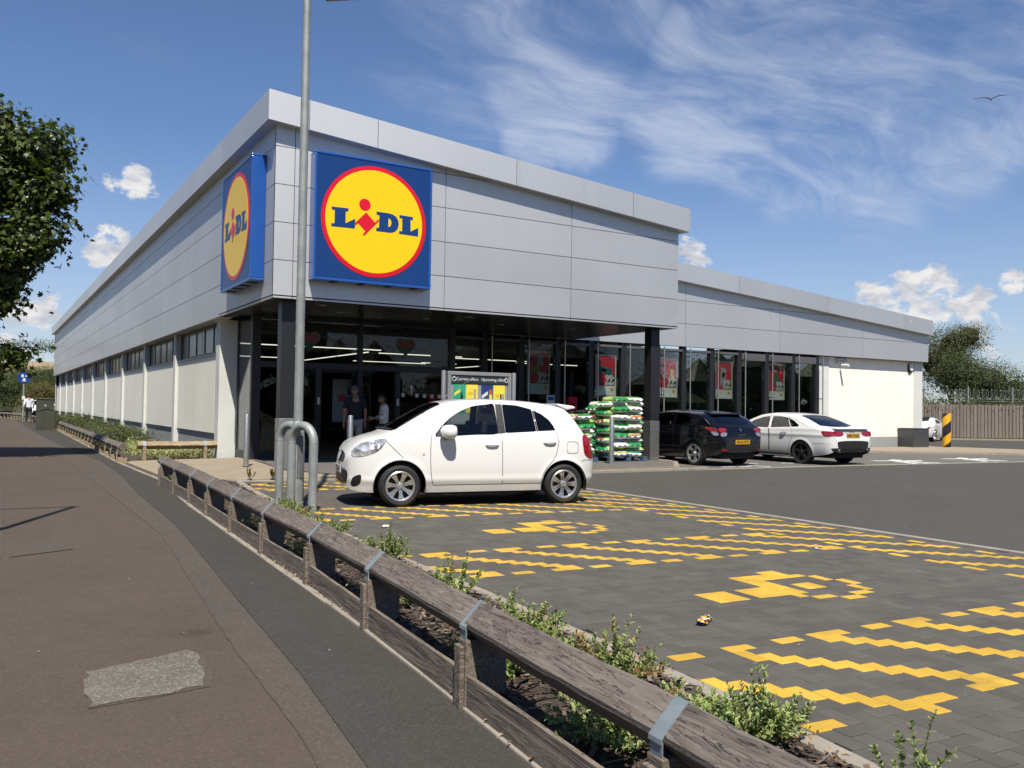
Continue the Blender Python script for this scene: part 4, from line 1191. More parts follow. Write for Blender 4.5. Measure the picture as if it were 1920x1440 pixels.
def patch(fn, poly, res, off):
    """closed thin shell over a polygon of parameters; fn(u,v)->(point, outward)"""
    us = [p[0] for p in poly]; vs_ = [p[1] for p in poly]
    nu = max(2, int((max(us) - min(us)) / res) + 1); nv = max(2, int((max(vs_) - min(vs_)) / res) + 1)
    du, dv = (max(us) - min(us)) / nu, (max(vs_) - min(vs_)) / nv
    G_ = {}; ins = {}
    for a in range(-1, nu + 2):
        for b in range(-1, nv + 2):
            u, v = min(us) + a * du, min(vs_) + b * dv
            i_ = inside(poly, u, v); px, py, d = nearest(poly, u, v)
            ins[(a, b)] = i_ and d > 0.25 * min(du, dv)
            if not i_ or d < 0.3 * min(du, dv): u, v = px, py
            G_[(a, b)] = (u, v)
    m = MB(); idx = {}
    def vid(k):
        if k not in idx:
            p, n = fn(*G_[k]); idx[k] = len(m.v); m.v.append(tuple(p + n * off))
        return idx[k]
    for a in range(-1, nu + 1):
        for b in range(-1, nv + 1):
            ks = [(a, b), (a + 1, b), (a + 1, b + 1), (a, b + 1)]
            if any(ins[k] for k in ks):
                f = tuple(vid(k) for k in ks)
                if len({tuple(round(q, 5) for q in m.v[i]) for i in f}) >= 3: m.f.append(f); m.m.append(0)
    return m
def make_car(name, label, sp, loc, rz, paint, group=None):
    root = thing(name, label, 'car', loc, rz, group)
    B = Body(sp)
    # ---- shell with openings
    nx = sp.get('nx', 120); nt1 = sp.get('nt', 36); nt2 = 14
    xs = []
    for k in range(nx + 1):
        u = k / nx
        e = u - 0.085 * sin(2 * pi * u)     # closer stations at the nose and tail
        xs.append(B.x0 + (B.x1 - B.x0) * e)
    ts = [k / nt1 for k in range(nt1 + 1)] + [1 + k / nt2 for k in range(1, nt2 + 1)]
    side_open = [(q['poly'], q) for q in sp['windows'] if q['on'] == 'side']
    top_open = [(q['poly'], q) for q in sp['windows'] if q['on'] == 'top']
    for ax, ar in sp['arches']:
        side_open.append(([(ax + ar * cos(2 * pi * k / 40), 0.29 + ar * sin(2 * pi * k / 40)) for k in range(40)], None))
    for sgn in (1, -1):
        pass
    dx = (B.x1 - B.x0) / nx
    P = {}; snap = {}
    bbs = [(min(p[0] for p in q[0]) - .06, max(p[0] for p in q[0]) + .06, min(p[1] for p in q[0]) - .06, max(p[1] for p in q[0]) + .06) for q in side_open]
    bbt = [(min(p[0] for p in q[0]) - .08, max(p[0] for p in q[0]) + .08) for q in top_open]
    for a, x in enumerate(xs):
        lx = max(xs[min(a + 1, nx)] - x, x - xs[max(a - 1, 0)])
        for b, t in enumerate(ts):
            p = B.point(x, t); sn = False
            if t <= 1:
                dz = (B.edge(x) - B.bot(x)) / nt1; best = None
                for (poly, q), bb in zip(side_open, bbs):
                    if not (bb[0] < p.x < bb[1] and bb[2] < p.z < bb[3]): continue
                    qx, qz, d = nearest(poly, p.x, p.z)
                    if abs(qx - p.x) < .51 * lx and abs(qz - p.z) < .51 * dz and (best is None or d < best[0]): best = (d, qx, qz)
                if best and B.x0 < best[1] < B.x1 and B.bot(best[1]) <= best[2] <= B.edge(best[1]):
                    p = Vector((best[1], B.side(best[1], best[2]), best[2])); sn = True
            else:
                p2 = B.point(x, ts[b - 1]); ly = abs(p2.y - p.y) + 1e-4
                for (poly, q), bb in zip(top_open, bbt):
                    if not (bb[0] < p.x < bb[1]): continue
                    qx, qy, d = nearest(poly, p.x, p.y)
                    if abs(qx - p.x) < .51 * lx and abs(qy - p.y) < .51 * max(ly, .03) and qy >= 0:
                        p = Vector((qx, qy if t < 2 else 0, B.topz(qx, qy if t < 2 else 0))); sn = True
                        break
            P[(a, b)] = p; snap[(a, b)] = sn
    body = MB(); panes = {}; nb = len(ts)
    for sgn in (1, -1):
        base = len(body.v)
        for a in range(nx + 1):
            for b in range(nb):
                p = P[(a, b)]; body.v.append((p.x, p.y * sgn, p.z))
        for a in range(nx):
            for b in range(nb - 1):
                ks = [(a, b), (a + 1, b), (a + 1, b + 1), (a, b + 1)]
                if any(snap[k] for k in ks):
                    tris = [(ks[0], ks[1], ks[2]), (ks[0], ks[2], ks[3])]
                    if (snap[ks[1]] and snap[ks[3]]) and not (snap[ks[0]] and snap[ks[2]]): tris = [(ks[0], ks[1], ks[3]), (ks[1], ks[2], ks[3])]
                else: tris = [tuple(ks)]
                for tr in tris:
                    L_ = len(tr)
                    cx = sum(P[k].x for k in tr) / L_; cy = sum(P[k].y for k in tr) / L_; cz = sum(P[k].z for k in tr) / L_
                    hit = False; q_ = None
                    if b < nt1:
                        for (poly, q), bb in zip(side_open, bbs):
                            if bb[0] < cx < bb[1] and inside(poly, cx, cz): hit = True; q_ = q; break
                    else:
                        for poly, q in top_open:
                            if inside(poly, cx, cy): hit = True; q_ = q; break
                    f = tuple(base + k[0] * nb + k[1] for k in tr)
                    if sgn > 0: f = f[::-1]
                    if not hit: body.f.append(f); body.m.append(0)
                    elif q_ is not None:
                        key = (id(q_), sgn if q_['on'] == 'side' else 0)
                        if key not in panes: panes[key] = (q_, MB())
                        mb = panes[key][1]
                        pts = []
                        for k in (tr if sgn > 0 else tr[::-1]):
                            p = P[k]; pts.append((p.x, (p.y - (0.006 if q_['on'] == 'side' else 0)) * sgn, p.z - (0.004 if q_['on'] == 'top' else 0)))
                        mb.add(pts, [tuple(range(L_ - 1, -1, -1))])
    # close nose and tail, floor
    for sgn in (1, -1): pass
    n1 = (nx + 1) * nb
    for a in (0, nx):
        loop = [a * nb + b for b in range(nb)] + [n1 + a * nb + b for b in range(nb - 2, -1, -1)]
        body.f.append(tuple(loop if a == 0 else loop[::-1])); body.m.append(0)
    me = body.mesh('body', [paint], None, recalc=False)
    bm = bmesh.new(); bm.from_mesh(me)
    bmesh.ops.remove_doubles(bm, verts=bm.verts, dist=0.0004)
    bmesh.ops.dissolve_degenerate(bm, edges=bm.edges, dist=0.0003)
    bm.to_mesh(me); bm.free()
    me.polygons.foreach_set('use_smooth', [True] * len(me.polygons)); me.set_sharp_from_angle(angle=radians(38))
    bo = bpy.data.objects.new('body', me); C.objects.link(bo); bo.parent = root
    for (q, mb) in panes.values():
        m_ = mb.mesh(q['name'], q['mat'], None, recalc=False)
        b2 = bmesh.new(); b2.from_mesh(m_); bmesh.ops.remove_doubles(b2, verts=b2.verts, dist=0.0005); b2.to_mesh(m_); b2.free()
        m_.polygons.foreach_set('use_smooth', [True] * len(m_.polygons))
        o = bpy.data.objects.new(q['name'], m_); C.objects.link(o); o.parent = root
    # ---- flank overlays
    def fs(sgn):
        def f(x, z):
            y = B.side(x, z); e = 0.01
            n = Vector((-(B.side(x + e, z) - B.side(x - e, z)) / (2 * e), 1, -(B.side(x, z + e) - B.side(x, z - e)) / (2 * e))).normalized()
            return Vector((x, y * sgn, z)), Vector((n.x, n.y * sgn, n.z))
        return f
    def ft(x, y): return Vector((x, y, B.topz(x, y))), Vector((0, 0, 1))
    def fe(front):
        def f(y, z):
            return Vector((B.endx(y, z, front), y, z)), Vector((1 if front else -1, 0, 0))
        return f
    for q in sp.get('side', []):
        for sgn in ((1, -1) if not q.get('one') else (q['one'],)):
            m = patch(fs(sgn), q['poly'], q.get('res', 0.025), q.get('off', 0.003))
            if m.f: m.build(q['name'], q['mat'], root, smooth=50)
    for q in sp.get('seams', []):
        m = MB()
        for sgn in (1, -1):
            f = fs(sgn); pts = smooth_line(q, 5) if len(q) > 2 else [tuple(Vector(q[0]).lerp(Vector(q[1]), k / 12)) for k in range(13)]
            for (ax, az), (bx, bz) in zip(pts, pts[1:]):
                d = Vector((bx - ax, bz - az)); 
                if d.length < 1e-5: continue
                nn = Vector((-d.y, d.x)).normalized() * 0.0042
                c4 = [(ax - nn.x, az - nn.y), (ax + nn.x, az + nn.y), (bx + nn.x, bz + nn.y), (bx - nn.x, bz - nn.y)]
                m.add([f(*c)[0] + f(*c)[1] * 0.0012 for c in c4], [(0, 1, 2, 3)])
        m.build('door_seam', M_seam, root)
    for q in sp.get('ends', []):
        m = patch(fe(q['front']), q['poly'], q.get('res', 0.03), q.get('off', 0.004))
        if m.f: m.build(q['name'], q['mat'], root, smooth=50)
    for q in sp.get('tops', []):
        m = patch(ft, q['poly'], q.get('res', 0.03), q.get('off', 0.004))
        if m.f: m.build(q['name'], q['mat'], root, smooth=50)
    # plate with letters
    for pl in sp.get('plates', []):
        fr = pl['front']; z = pl['z']; x = B.endx(0.0, z, fr) + (0.012 if fr else -0.012)
        p = MB().box(x - .006, x + .006, -.26, .26, z - .055, z + .055).build('number_plate', M_plow if fr else M_ploy, root, bevel=.004)
        text('plate_text', pl['s'], 0.098, M_char, p, (x + (.0065 if fr else -.0065), 0, z), (pi / 2, 0, pi / 2 if fr else -pi / 2), bold=0.002)
    # handles, mirrors
    for hx, hz in sp.get('handles', []):
        for sgn in (1, -1):
            y = B.side(hx, hz)
            m = MB().tube([(hx - .095, sgn * (y + .004), hz), (hx - .07, sgn * (y + .028), hz + .004), (hx, sgn * (y + .034), hz + .006), (hx + .07, sgn * (y + .028), hz + .004), (hx + .095, sgn * (y + .004), hz)], [.012, .014, .015, .014, .012], 8)
            m.lathe([(0.0, .0015), (.034, .0015), (.036, -.004)], (hx, 0, hz - .004), axis='Y', seg=16) if False else None
            m.build('door_handle', sp.get('handle_mat', paint), root, smooth=60)
    mx_, mz_ = sp['mirror']
    ms = sp.get('mirror_s', 1.0)
    for sgn in (1, -1):
        y = B.side(mx_, mz_ - .06)
        m = MB()
        prof = [(-.085, .5), (-.07, .86), (-.03, 1.0), (.03, .95), (.07, .7), (.095, .25)]
        for k, (ox, sc_) in enumerate(prof):
            for w in range(14):
                a = 2 * pi * w / 14
                ca, sa = cos(a), sin(a)
                m.v.append((mx_ + ox * ms, sgn * (y + .135 + .115 * ms * sc_ * (abs(ca) ** .7) * (1 if ca > 0 else -1)), mz_ + .082 * ms * sc_ * (abs(sa) ** .7) * (1 if sa > 0 else -1)))
        for k in range(len(prof) - 1):
            for w in range(14): m.f.append((k * 14 + w, k * 14 + (w + 1) % 14, (k + 1) * 14 + (w + 1) % 14, (k + 1) * 14 + w)); m.m.append(0)
        m.f.append(tuple(range(14))); m.m.append(0); m.f.append(tuple(5 * 14 + w for w in range(13, -1, -1))); m.m.append(0)
        mo = m.build('wing_mirror', paint, root, smooth=60)
        MB().obox((mx_ + .005, sgn * (y + .05), mz_ - .07), (.05, 0, 0), (0, .085 * sgn, 0), (0, 0, .022)).build('mirror_base', M_blk, mo, bevel=.012)
        MB().box(mx_ - .088, mx_ - .082, min(sgn * (y + .04), sgn * (y + .23)), max(sgn * (y + .04), sgn * (y + .23)), mz_ - .055, mz_ + .055).build('mirror_glass', M_chrome, mo)
    # ---- wheels
    R, rr_, wd = sp['wheel']; yc = sp['track'] / 2
    kinds = {}
    for ax, ar in sp['arches']:
        for sgn in (1, -1):
            cx, cy, cz = ax, sgn * yc, R - 0.004
            wroot = bpy.data.objects.new('wheel', None)
            C.objects.link(wroot); wroot.parent = root; wroot.location = (cx, cy, cz)
            wroot.rotation_euler = (0, random.Random(ax + sgn).uniform(0, 1.0), 0 if sgn > 0 else pi)
            if 't' not in kinds:
                m = MB(); h = wd / 2
                m.lathe([(rr_ - .005, -h + .02), (rr_ + .01, -h + .004), (rr_ + (R - rr_) * .55, -h - .004), (R - .018, -h + .012), (R - .003, -h + .035), (R, -h * .4), (R - .006, -h * .38), (R - .006, -h * .30), (R, -h * .28), (R, h * .28), (R - .006, h * .30), (R - .006, h * .38), (R, h * .4), (R - .003, h - .035), (R - .018, h - .012), (rr_ + (R - rr_) * .55, h + .004), (rr_ + .01, h - .004), (rr_ - .005, h - .02)], axis='Y', seg=48)
                kinds['t'] = m.mesh('tyre', M_rubber, 35)
                m = MB(); h -= .004
                m.lathe([(rr_ - .004, -h), (rr_ - .004, h - .012), (rr_ + .004, h - .004), (rr_ - .006, h + .002), (rr_ - .022, h - .004), (rr_ - .026, h - .04)], axis='Y', seg=48)
                ns = sp.get('spokes', 7); sw = sp.get('spoke_w', 0.028)
                fl = sp.get('spoke_split', 0.0)
                for k in range(ns):
                    a = 2 * pi * k / ns
                    for o_ in ((-fl, fl) if fl else (0,)):
                        p0 = Vector((cos(a), 0, sin(a))); p1 = Vector((cos(a + o_), 0, sin(a + o_))); q0 = Vector((-sin(a), 0, cos(a)))
                        r0, r1 = .045, rr_ - .012
                        y0_, y1_ = h - .028, h - .008
                        vs = []
                        for r, w, yy, pv in ((r0, sw * 1.15, y0_, p0), (rr_ * .55, sw * .8, y0_ + .012, p0.lerp(p1, .5)), (r1, sw * 1.05, y1_, p1)):
                            for s1 in (-1, 1):
                                vs.append(pv * r + q0 * (w * s1) + Vector((0, yy, 0)))
                                vs.append(pv * r + q0 * (w * s1 * 1.2) + Vector((0, yy - .03, 0)))
                        fs_ = []
                        for g_ in (0, 4): fs_ += [(g_, g_ + 2, g_ + 6, g_ + 4), (g_, g_ + 4, g_ + 5, g_ + 1), (g_ + 2, g_ + 3, g_ + 7, g_ + 6)]
                        m.add(vs, fs_)
                m.lathe([(0.001, h - .012), (.03, h - .012), (.034, h - .02), (.05, h - .024), (.062, h - .04), (.062, h - .06)], axis='Y', seg=24)
                kinds['r'] = m.mesh('rim', sp.get('rim_mat', M_alloy), 35)
                m = MB(); m.lathe([(.0, h - .07), (rr_ * .72, h - .07), (rr_ * .72, h - .085), (rr_, h - .09)], axis='Y', seg=32)
                kinds['d'] = m.mesh('brake_disc', pm('brake_dark', (.05, .05, .05), .5, .6), 35)
                m = MB()
                for k in range(5 if sp.get('spokes', 7) != 7 else 4):
                    a = 2 * pi * k / 4 + .3
                    m.lathe([(.0001, h - .019), (.007, h - .019), (.009, h - .027)], (cos(a) * .05 * 1.0, 0, sin(a) * .05), axis='Y', seg=8)
                kinds['n'] = m.mesh('wheel_nuts', M_blk)
            for nm, key in (('tyre', 't'), ('rim', 'r'), ('brake_disc', 'd'), ('wheel_nuts', 'n')): inst(nm, kinds[key], wroot)
    # ---- underside, wheel housings, cabin
    u = MB()
    xa, xb = sp['arches'][0], sp['arches'][1]
    lo_, hi_ = min(xa[0], xb[0]), max(xa[0], xb[0])
    yb = interp(B.W, 0) * 0.90
    u.box(lo_ + xa[1] + .02, hi_ - xa[1] - .02, -yb, yb, .17, .34)
    u.box(B.x0 + .18, B.x1 - .25, -yc + wd / 2 + .07, yc - wd / 2 - .07, .19, .60)
    u.box(B.x0 + .22, lo_ - xa[1] * .82, -yb * .86, yb * .86, .26, .6); u.box(hi_ + xa[1] * .82, B.x1 - .42, -yb * .80, yb * .80, .22, .55)
    u.build('underside', M_under, root)
    for ax, ar in sp['arches']:
        for sgn in (1, -1):
            m = MB(); y1 = B.side(ax, .29 + ar * .9) - .01; y0 = y1 - wd - .14; seg = 24
            for k in range(seg + 1):
                a = -0.25 + (pi + .5) * k / seg
                for yy in (y0, y1): m.v.append((ax + (ar + .006) * cos(a), yy * sgn, .29 + (ar + .006) * sin(a)))
            for k in range(seg): m.f.append((2 * k, 2 * k + 1, 2 * k + 3, 2 * k + 2)); m.m.append(0)
            m.build('wheel_arch', M_under, root, recalc=False)
    cb = MB(); zf = sp.get('seat', .42)
    sx = sp.get('seats', (.28, -.62))
    wob = interp(B.W, 0)
    def seat(m, x, y, w):
        m.prism([(x + .28, 0, zf - .05), (x + .28, 0, zf + .10), (x + .02, 0, zf + .06), (x - .20, 0, zf + .56), (x - .30, 0, zf + .54), (x - .16, 0, zf - .05)], (0, y - w, 0), (0, y + w, 0))
        m.prism([(x - .215, 0, zf + .60), (x - .23, 0, zf + .78), (x - .31, 0, zf + .77), (x - .30, 0, zf + .58)], (0, y - .12, 0), (0, y + .12, 0))
    for sgn in (1, -1): seat(cb, sx[0], .36 * sgn, .23)
    if sx[1] is not None:
        seat(cb, sx[1], .33, .30); seat(cb, sx[1], -.33, .30)
    cb.build('seats', M_cabin, root, bevel=.03)
    d = MB(); xd = sp['dash']
    d.prism([(xd + .32, 0, sp['dash_z'] - .02), (xd + .02, 0, sp['dash_z']), (xd - .12, 0, sp['dash_z'] - .10), (xd - .05, 0, sp['dash_z'] - .5), (xd + .3, 0, sp['dash_z'] - .5)], (0, -wob * .86, 0), (0, wob * .86, 0))
    d.build('dashboard', M_cabin, root, bevel=.02)
    sw_ = MB(); pts = [(xd - .22 + .03 * sin(2 * pi * k / 20), -.36 + .18 * cos(2 * pi * k / 20), sp['dash_z'] + .02 + .17 * sin(2 * pi * k / 20)) for k in range(21)]
    sw_.tube(pts, .014, 6); sw_.build('steering_wheel', M_cabin, root, smooth=60)
    return root, B

# ---------------------------------------------------------------- small white hatchback, the nearest car
def arcpoly(pts): return pts
sp = dict(
 z1=[(-1.80, .60), (-1.775, .70), (-1.71, .80), (-1.66, .93), (-1.59, 1.05), (-1.49, 1.20), (-1.37, 1.36), (-1.25, 1.445), (-.95, 1.492), (-.6, 1.52), (-.2, 1.535), (.1, 1.53), (.38, 1.508), (.58, 1.468), (.75, 1.405), (1.0, 1.27), (1.25, 1.125), (1.38, 1.045), (1.5, 1.008), (1.65, .965), (1.77, .905), (1.87, .815), (1.935, .72), (1.965, .62), (1.972, .58)],
 z0=[(-1.80, .42), (-1.74, .34), (-1.6, .28), (-1.2, .22), (-.8, .205), (0, .20), (.8, .195), (1.3, .20), (1.6, .20), (1.8, .215), (1.92, .26), (1.972, .42)],
 W=[(-1.80, .50), (-1.765, .62), (-1.70, .71), (-1.55, .785), (-1.3, .825), (-.9, .833), (0, .832), (.8, .832), (1.25, .826), (1.5, .80), (1.66, .755), (1.78, .69), (1.87, .60), (1.93, .49), (1.972, .30)],
 crown=[(-1.8, .10), (-1.6, .12), (-1.3, .10), (-.8, .065), (0, .058), (.5, .07), (.8, .11), (1.2, .14), (1.5, .16), (1.8, .16), (1.97, .06)],
 belt=[(-1.8, .95), (-1.2, .95), (-.6, .95), (0, .945), (.7, .93), (1.4, .92), (1.97, .80)],
 tumble=.36, arches=[(1.235, .365), (-1.215, .355)], wheel=(.295, .205, .185), track=1.47, crease=(.37, .012, .05),
 windows=[
  dict(on='side', name='window', mat=M_cglass, poly=rnd_poly([(.735, .985), (.69, 1.075), (.56, 1.205), (.385, 1.325), (.165, 1.415), (-.06, 1.447), (-.165, 1.452), (-.185, 1.30), (-.19, 1.15), (-.185, 1.025), (.15, 1.008), (.48, .99)], 4)),
  dict(on='side', name='window', mat=M_cglassd, poly=[(-.295, 1.453), (-.52, 1.440), (-.745, 1.385), (-.785, 1.06), (-.305, 1.035)]),
  dict(on='side', name='quarter_window', mat=M_cglassd, poly=[(-.775, 1.372), (-.90, 1.312), (-1.0, 1.235), (-1.06, 1.15), (-1.09, 1.078), (-.815, 1.063)]),
  dict(on='top', name='windscreen', mat=M_cglass, poly=[(1.36, 0), (1.36, -.2), (1.33, -.5), (1.28, -.62), (.62, -.52), (.585, -.3), (.57, 0), (.585, .3), (.62, .52), (1.28, .62), (1.33, .5), (1.36, .2)]),
  dict(on='top', name='rear_window', mat=M_cglassd, poly=[(-1.30, -.50), (-1.58, -.56), (-1.6, 0), (-1.58, .56), (-1.30, .50), (-1.29, 0)])],
 side=[
  dict(name='window_trim', mat=M_blk, off=.002, poly=[(-.19, 1.452), (-.29, 1.453), (-.302, 1.035), (-.19, 1.026)]),
  dict(name='window_trim', mat=M_blk, off=.002, poly=[(-.748, 1.385), (-.772, 1.372), (-.812, 1.063), (-.788, 1.06)]),
  dict(name='window_trim', mat=M_blk, off=.002, poly=[(.79, .972), (.735, .985), (.69, 1.075), (.66, 1.105), (.48, 1.0), (.47, .993)]),
  dict(name='headlight', mat=M_headl, off=.006, poly=rnd_poly([(1.885, .735), (1.86, .80), (1.76, .885), (1.60, .93), (1.44, .945), (1.47, .87), (1.55, .78), (1.70, .715), (1.84, .695)], 4)),
  dict(name='tail_light', mat=M_taill, off=.006, poly=rnd_poly([(-1.575, 1.02), (-1.52, .98), (-1.53, .85), (-1.56, .72), (-1.66, .66), (-1.72, .68), (-1.69, .82), (-1.63, .95)], 4)),
  dict(name='fuel_flap', mat=M_pw, off=.002, poly=rnd_poly([(-1.27, .90), (-1.36, .905), (-1.43, .89), (-1.435, .82), (-1.43, .755), (-1.35, .745), (-1.27, .755), (-1.262, .83)], 2)),
  dict(name='side_marker', mat=M_mark, off=.006, res=.012, poly=[(.94, .735), (.915, .75), (.885, .735), (.915, .72)]),
  dict(name='fog_light', mat=M_blk, off=.004, poly=rnd_poly([(1.88, .30), (1.865, .40), (1.80, .445), (1.76, .44), (1.77, .34), (1.82, .29)], 3)),
 ],
 seams=[[(.80, 1.0), (.815, .76), (.80, .45), (.77, .315), (.745, .30)], [(-.245, 1.035), (-.25, .66), (-.255, .305)], [(-1.10, 1.06), (-1.125, .90), (-1.06, .68), (-.93, .53), (-.865, .40), (-.845, .31)], [(.745, .30), (.25, .303), (-.255, .305), (-.845, .31)], [(1.20, .68), (1.32, .80), (1.42, .90), (1.44, .945)], [(-1.262, .83), (-1.27, .90), (-1.35, .91), (-1.432, .895), (-1.438, .82), (-1.432, .752), (-1.35, .742), (-1.268, .752), (-1.262, .83)], [(-1.50, .62), (-1.58, .64), (-1.70, .63)]],
 ends=[
  dict(front=True, name='grille', mat=M_blk, off=.004, poly=rnd_poly([(-.36, .70), (-.12, .745), (.12, .745), (.36, .70), (.33, .615), (.12, .60), (-.12, .60), (-.33, .615)], 3)),
  dict(front=True, name='grille_badge', mat=M_chrome, off=.022, res=.015, poly=rnd_poly([(-.09, .75), (0, .76), (.09, .75), (.10, .68), (.04, .615), (-.04, .615), (-.10, .68)], 3)),
  dict(front=True, name='lower_grille', mat=M_blk, off=.005, poly=rnd_poly([(-.50, .49), (-.2, .52), (.2, .52), (.50, .49), (.46, .32), (.2, .29), (-.2, .29), (-.46, .32)], 3)),
  dict(front=True, name='chrome_strip', mat=M_chrome, off=.010, res=.02, poly=[(-.45, .31), (-.2, .275), (.2, .275), (.45, .31), (.44, .335), (.2, .30), (-.2, .30), (-.44, .335)])],
 plates=[dict(front=True, z=.50, s='CT14 6')],
 handles=[(-.09, .865), (-.98, .90)], mirror=(.58, 1.055), mirror_s=1.22, spokes=7, spoke_w=.019, spoke_split=.13, dash=.98, dash_z=1.0, seats=(.18, -.72), nx=190, nt=56)
MICRA_LOC = (1.465, -5.73, 0.0)
micra, MBd = make_car('small_hatchback', 'white five door hatchback parked side on upon the yellow hatched bays', sp, MICRA_LOC, pi - radians(12.0), M_pw)
# roof spoiler, aerial
m = MB(); 
m.prism([(-1.18, 0, 1.478), (-1.44, 0, 1.448), (-1.50, 0, 1.428), (-1.48, 0, 1.405), (-1.36, 0, 1.385), (-1.22, 0, 1.44)], (0, -.56, 0), (0, .56, 0))
m.build('roof_spoiler', M_pw, micra, bevel=.018)
MB().tube([(.46, .0, 1.495), (.44, 0, 1.53), (.02, 0, 1.82)], [.012, .008, .003], 6).build('aerial', M_blk, micra)
MB().tube([(1.36, -.48, 1.075), (1.335, -.1, 1.09), (1.31, .05, 1.10)], .009, 6).build('wiper', M_blk, micra)
MB().tube([(1.35, .05, 1.085), (1.325, .35, 1.085), (1.30, .5, 1.075)], .009, 6).build('wiper', M_blk, micra)

# ---------------------------------------------------------------- black three door car seen from behind
sp = dict(
 z1=[(-2.16, .62), (-2.14, .78), (-2.10, .90), (-2.05, .98), (-1.95, 1.07), (-1.80, 1.17), (-1.62, 1.28), (-1.45, 1.355), (-1.2, 1.39), (-.8, 1.415), (-.3, 1.425), (.05, 1.41), (.35, 1.36), (.65, 1.24), (.95, 1.09), (1.15, .99), (1.35, .94), (1.65, .88), (1.9, .80), (2.06, .69), (2.13, .58)],
 z0=[(-2.16, .42), (-2.08, .33), (-1.9, .27), (-1.3, .21), (0, .2), (1.3, .2), (1.9, .22), (2.13, .42)],
 W=[(-2.16, .60), (-2.13, .70), (-2.05, .79), (-1.88, .855), (-1.5, .895), (-1.0, .90), (0, .885), (1.0, .885), (1.5, .86), (1.8, .79), (2.0, .66), (2.13, .40)],
 crown=[(-2.16, .10), (-1.9, .12), (-1.5, .13), (-1, .10), (0, .09), (.6, .12), (1.2, .14), (2.13, .08)],
 belt=[(-2.16, 1.02), (-1.4, 1.03), (-.6, .985), (.3, .95), (1.2, .92), (2.13, .8)],
 tumble=.48, arches=[(1.30, .355), (-1.32, .36)], wheel=(.318, .228, .205), track=1.555, crease=(.78, .012, .06),
 windows=[
  dict(on='side', name='window', mat=M_cglass, poly=[(.62, 1.0), (.30, 1.235), (.0, 1.31), (-.45, 1.325), (-.50, 1.03)]),
  dict(on='side', name='quarter_window', mat=M_cglassd, poly=[(-.56, 1.325), (-.9, 1.295), (-1.22, 1.16), (-1.27, 1.09), (-.60, 1.04)]),
  dict(on='top', name='windscreen', mat=M_cglass, poly=[(1.12, 0), (1.06, .55), (.42, .50), (.38, 0), (.42, -.50), (1.06, -.55)]),
  dict(on='top', name='rear_window', mat=M_cglassd, poly=[(-1.50, .50), (-1.47, 0), (-1.50, -.50), (-1.86, -.60), (-1.96, -.3), (-1.98, 0), (-1.96, .3), (-1.86, .60)])],
 side=[
  dict(name='tail_light', mat=M_taill, off=.008, poly=rnd_poly([(-1.70, .985), (-1.85, .995), (-2.02, .96), (-2.06, .92), (-2.02, .88), (-1.86, .90)], 4)),
  dict(name='tail_light_clear', mat=M_taillw, off=.009, poly=rnd_poly([(-1.90, .885), (-2.03, .87), (-2.075, .84), (-2.07, .79), (-2.0, .79), (-1.93, .83)], 4)),
  dict(name='side_strip', mat=M_blk, off=.004, poly=[(.80, .44), (-.85, .46), (-.85, .50), (.80, .48)])],
 seams=[[(.75, .96), (.78, .6), (.72, .32)], [(-.55, 1.03), (-.60, .7), (-.58, .34)], [(.72, .32), (0, .315), (-.58, .34)], [(-1.64, .60), (-1.85, .62), (-2.06, .61)]],
 ends=[
  dict(front=False, name='lower_bumper', mat=M_blk, off=.006, poly=[(-.72, .49), (-.3, .52), (.3, .52), (.72, .49), (.68, .39), (.3, .36), (-.3, .36), (-.68, .39)]),
  dict(front=False, name='badge', mat=M_chrome, off=.012, res=.012, poly=[(0, .985), (.034, .93), (0, .875), (-.034, .93)]),
  dict(front=False, name='tail_light', mat=M_taill, off=.010, poly=rnd_poly([(.52, .965), (.70, .975), (.74, .90), (.70, .855), (.58, .88), (.50, .92)], 3)),
  dict(front=False, name='tail_light', mat=M_taill, off=.010, poly=rnd_poly([(-.52, .965), (-.70, .975), (-.74, .90), (-.70, .855), (-.58, .88), (-.50, .92)], 3)),
  dict(front=False, name='tail_light_clear', mat=M_taillw, off=.011, poly=rnd_poly([(.53, .865), (.70, .85), (.74, .80), (.70, .765), (.58, .775), (.53, .81)], 3)),
  dict(front=False, name='tail_light_clear', mat=M_taillw, off=.011, poly=rnd_poly([(-.53, .865), (-.70, .85), (-.74, .80), (-.70, .765), (-.58, .775), (-.53, .81)], 3)),
  dict(front=False, name='reflector', mat=M_taill, off=.012, poly=rnd_poly([(.56, .45), (.70, .44), (.70, .40), (.58, .40)], 2)),
  dict(front=False, name='reflector', mat=M_taill, off=.012, poly=rnd_poly([(-.56, .45), (-.70, .44), (-.70, .40), (-.58, .40)], 2))],
 plates=[dict(front=False, z=.62, s='HX10 0TX')],
 handles=[(-.42, .90)], mirror=(.62, 1.02), spokes=5, spoke_w=.026, spoke_split=.17, dash=.72, dash_z=.93, seats=(-.1, -.85), seat=.34, nx=140, nt=42)
black, Bb = make_car('black_coupe', 'black three door car parked nose in beside the stainless porch column', sp, (11.56, 0.76, 0.0), pi / 2 + radians(2), M_pb)
m = MB(); m.prism([(-1.30, 0, 1.378), (-1.58, 0, 1.345), (-1.63, 0, 1.325), (-1.60, 0, 1.30), (-1.40, 0, 1.32)], (0, -.55, 0), (0, .55, 0)); m.build('roof_spoiler', M_pb, black, bevel=.014)
MB().box(-1.612, -1.55, -.14, .14, 1.318, 1.337).build('brake_light', M_taill, black)
text('model_name', 'M E G A N E', .052, M_chrome, black, (Bb.endx(0, .80, False) - .006, 0, .80), (pi / 2, 0, -pi / 2), bold=.001)

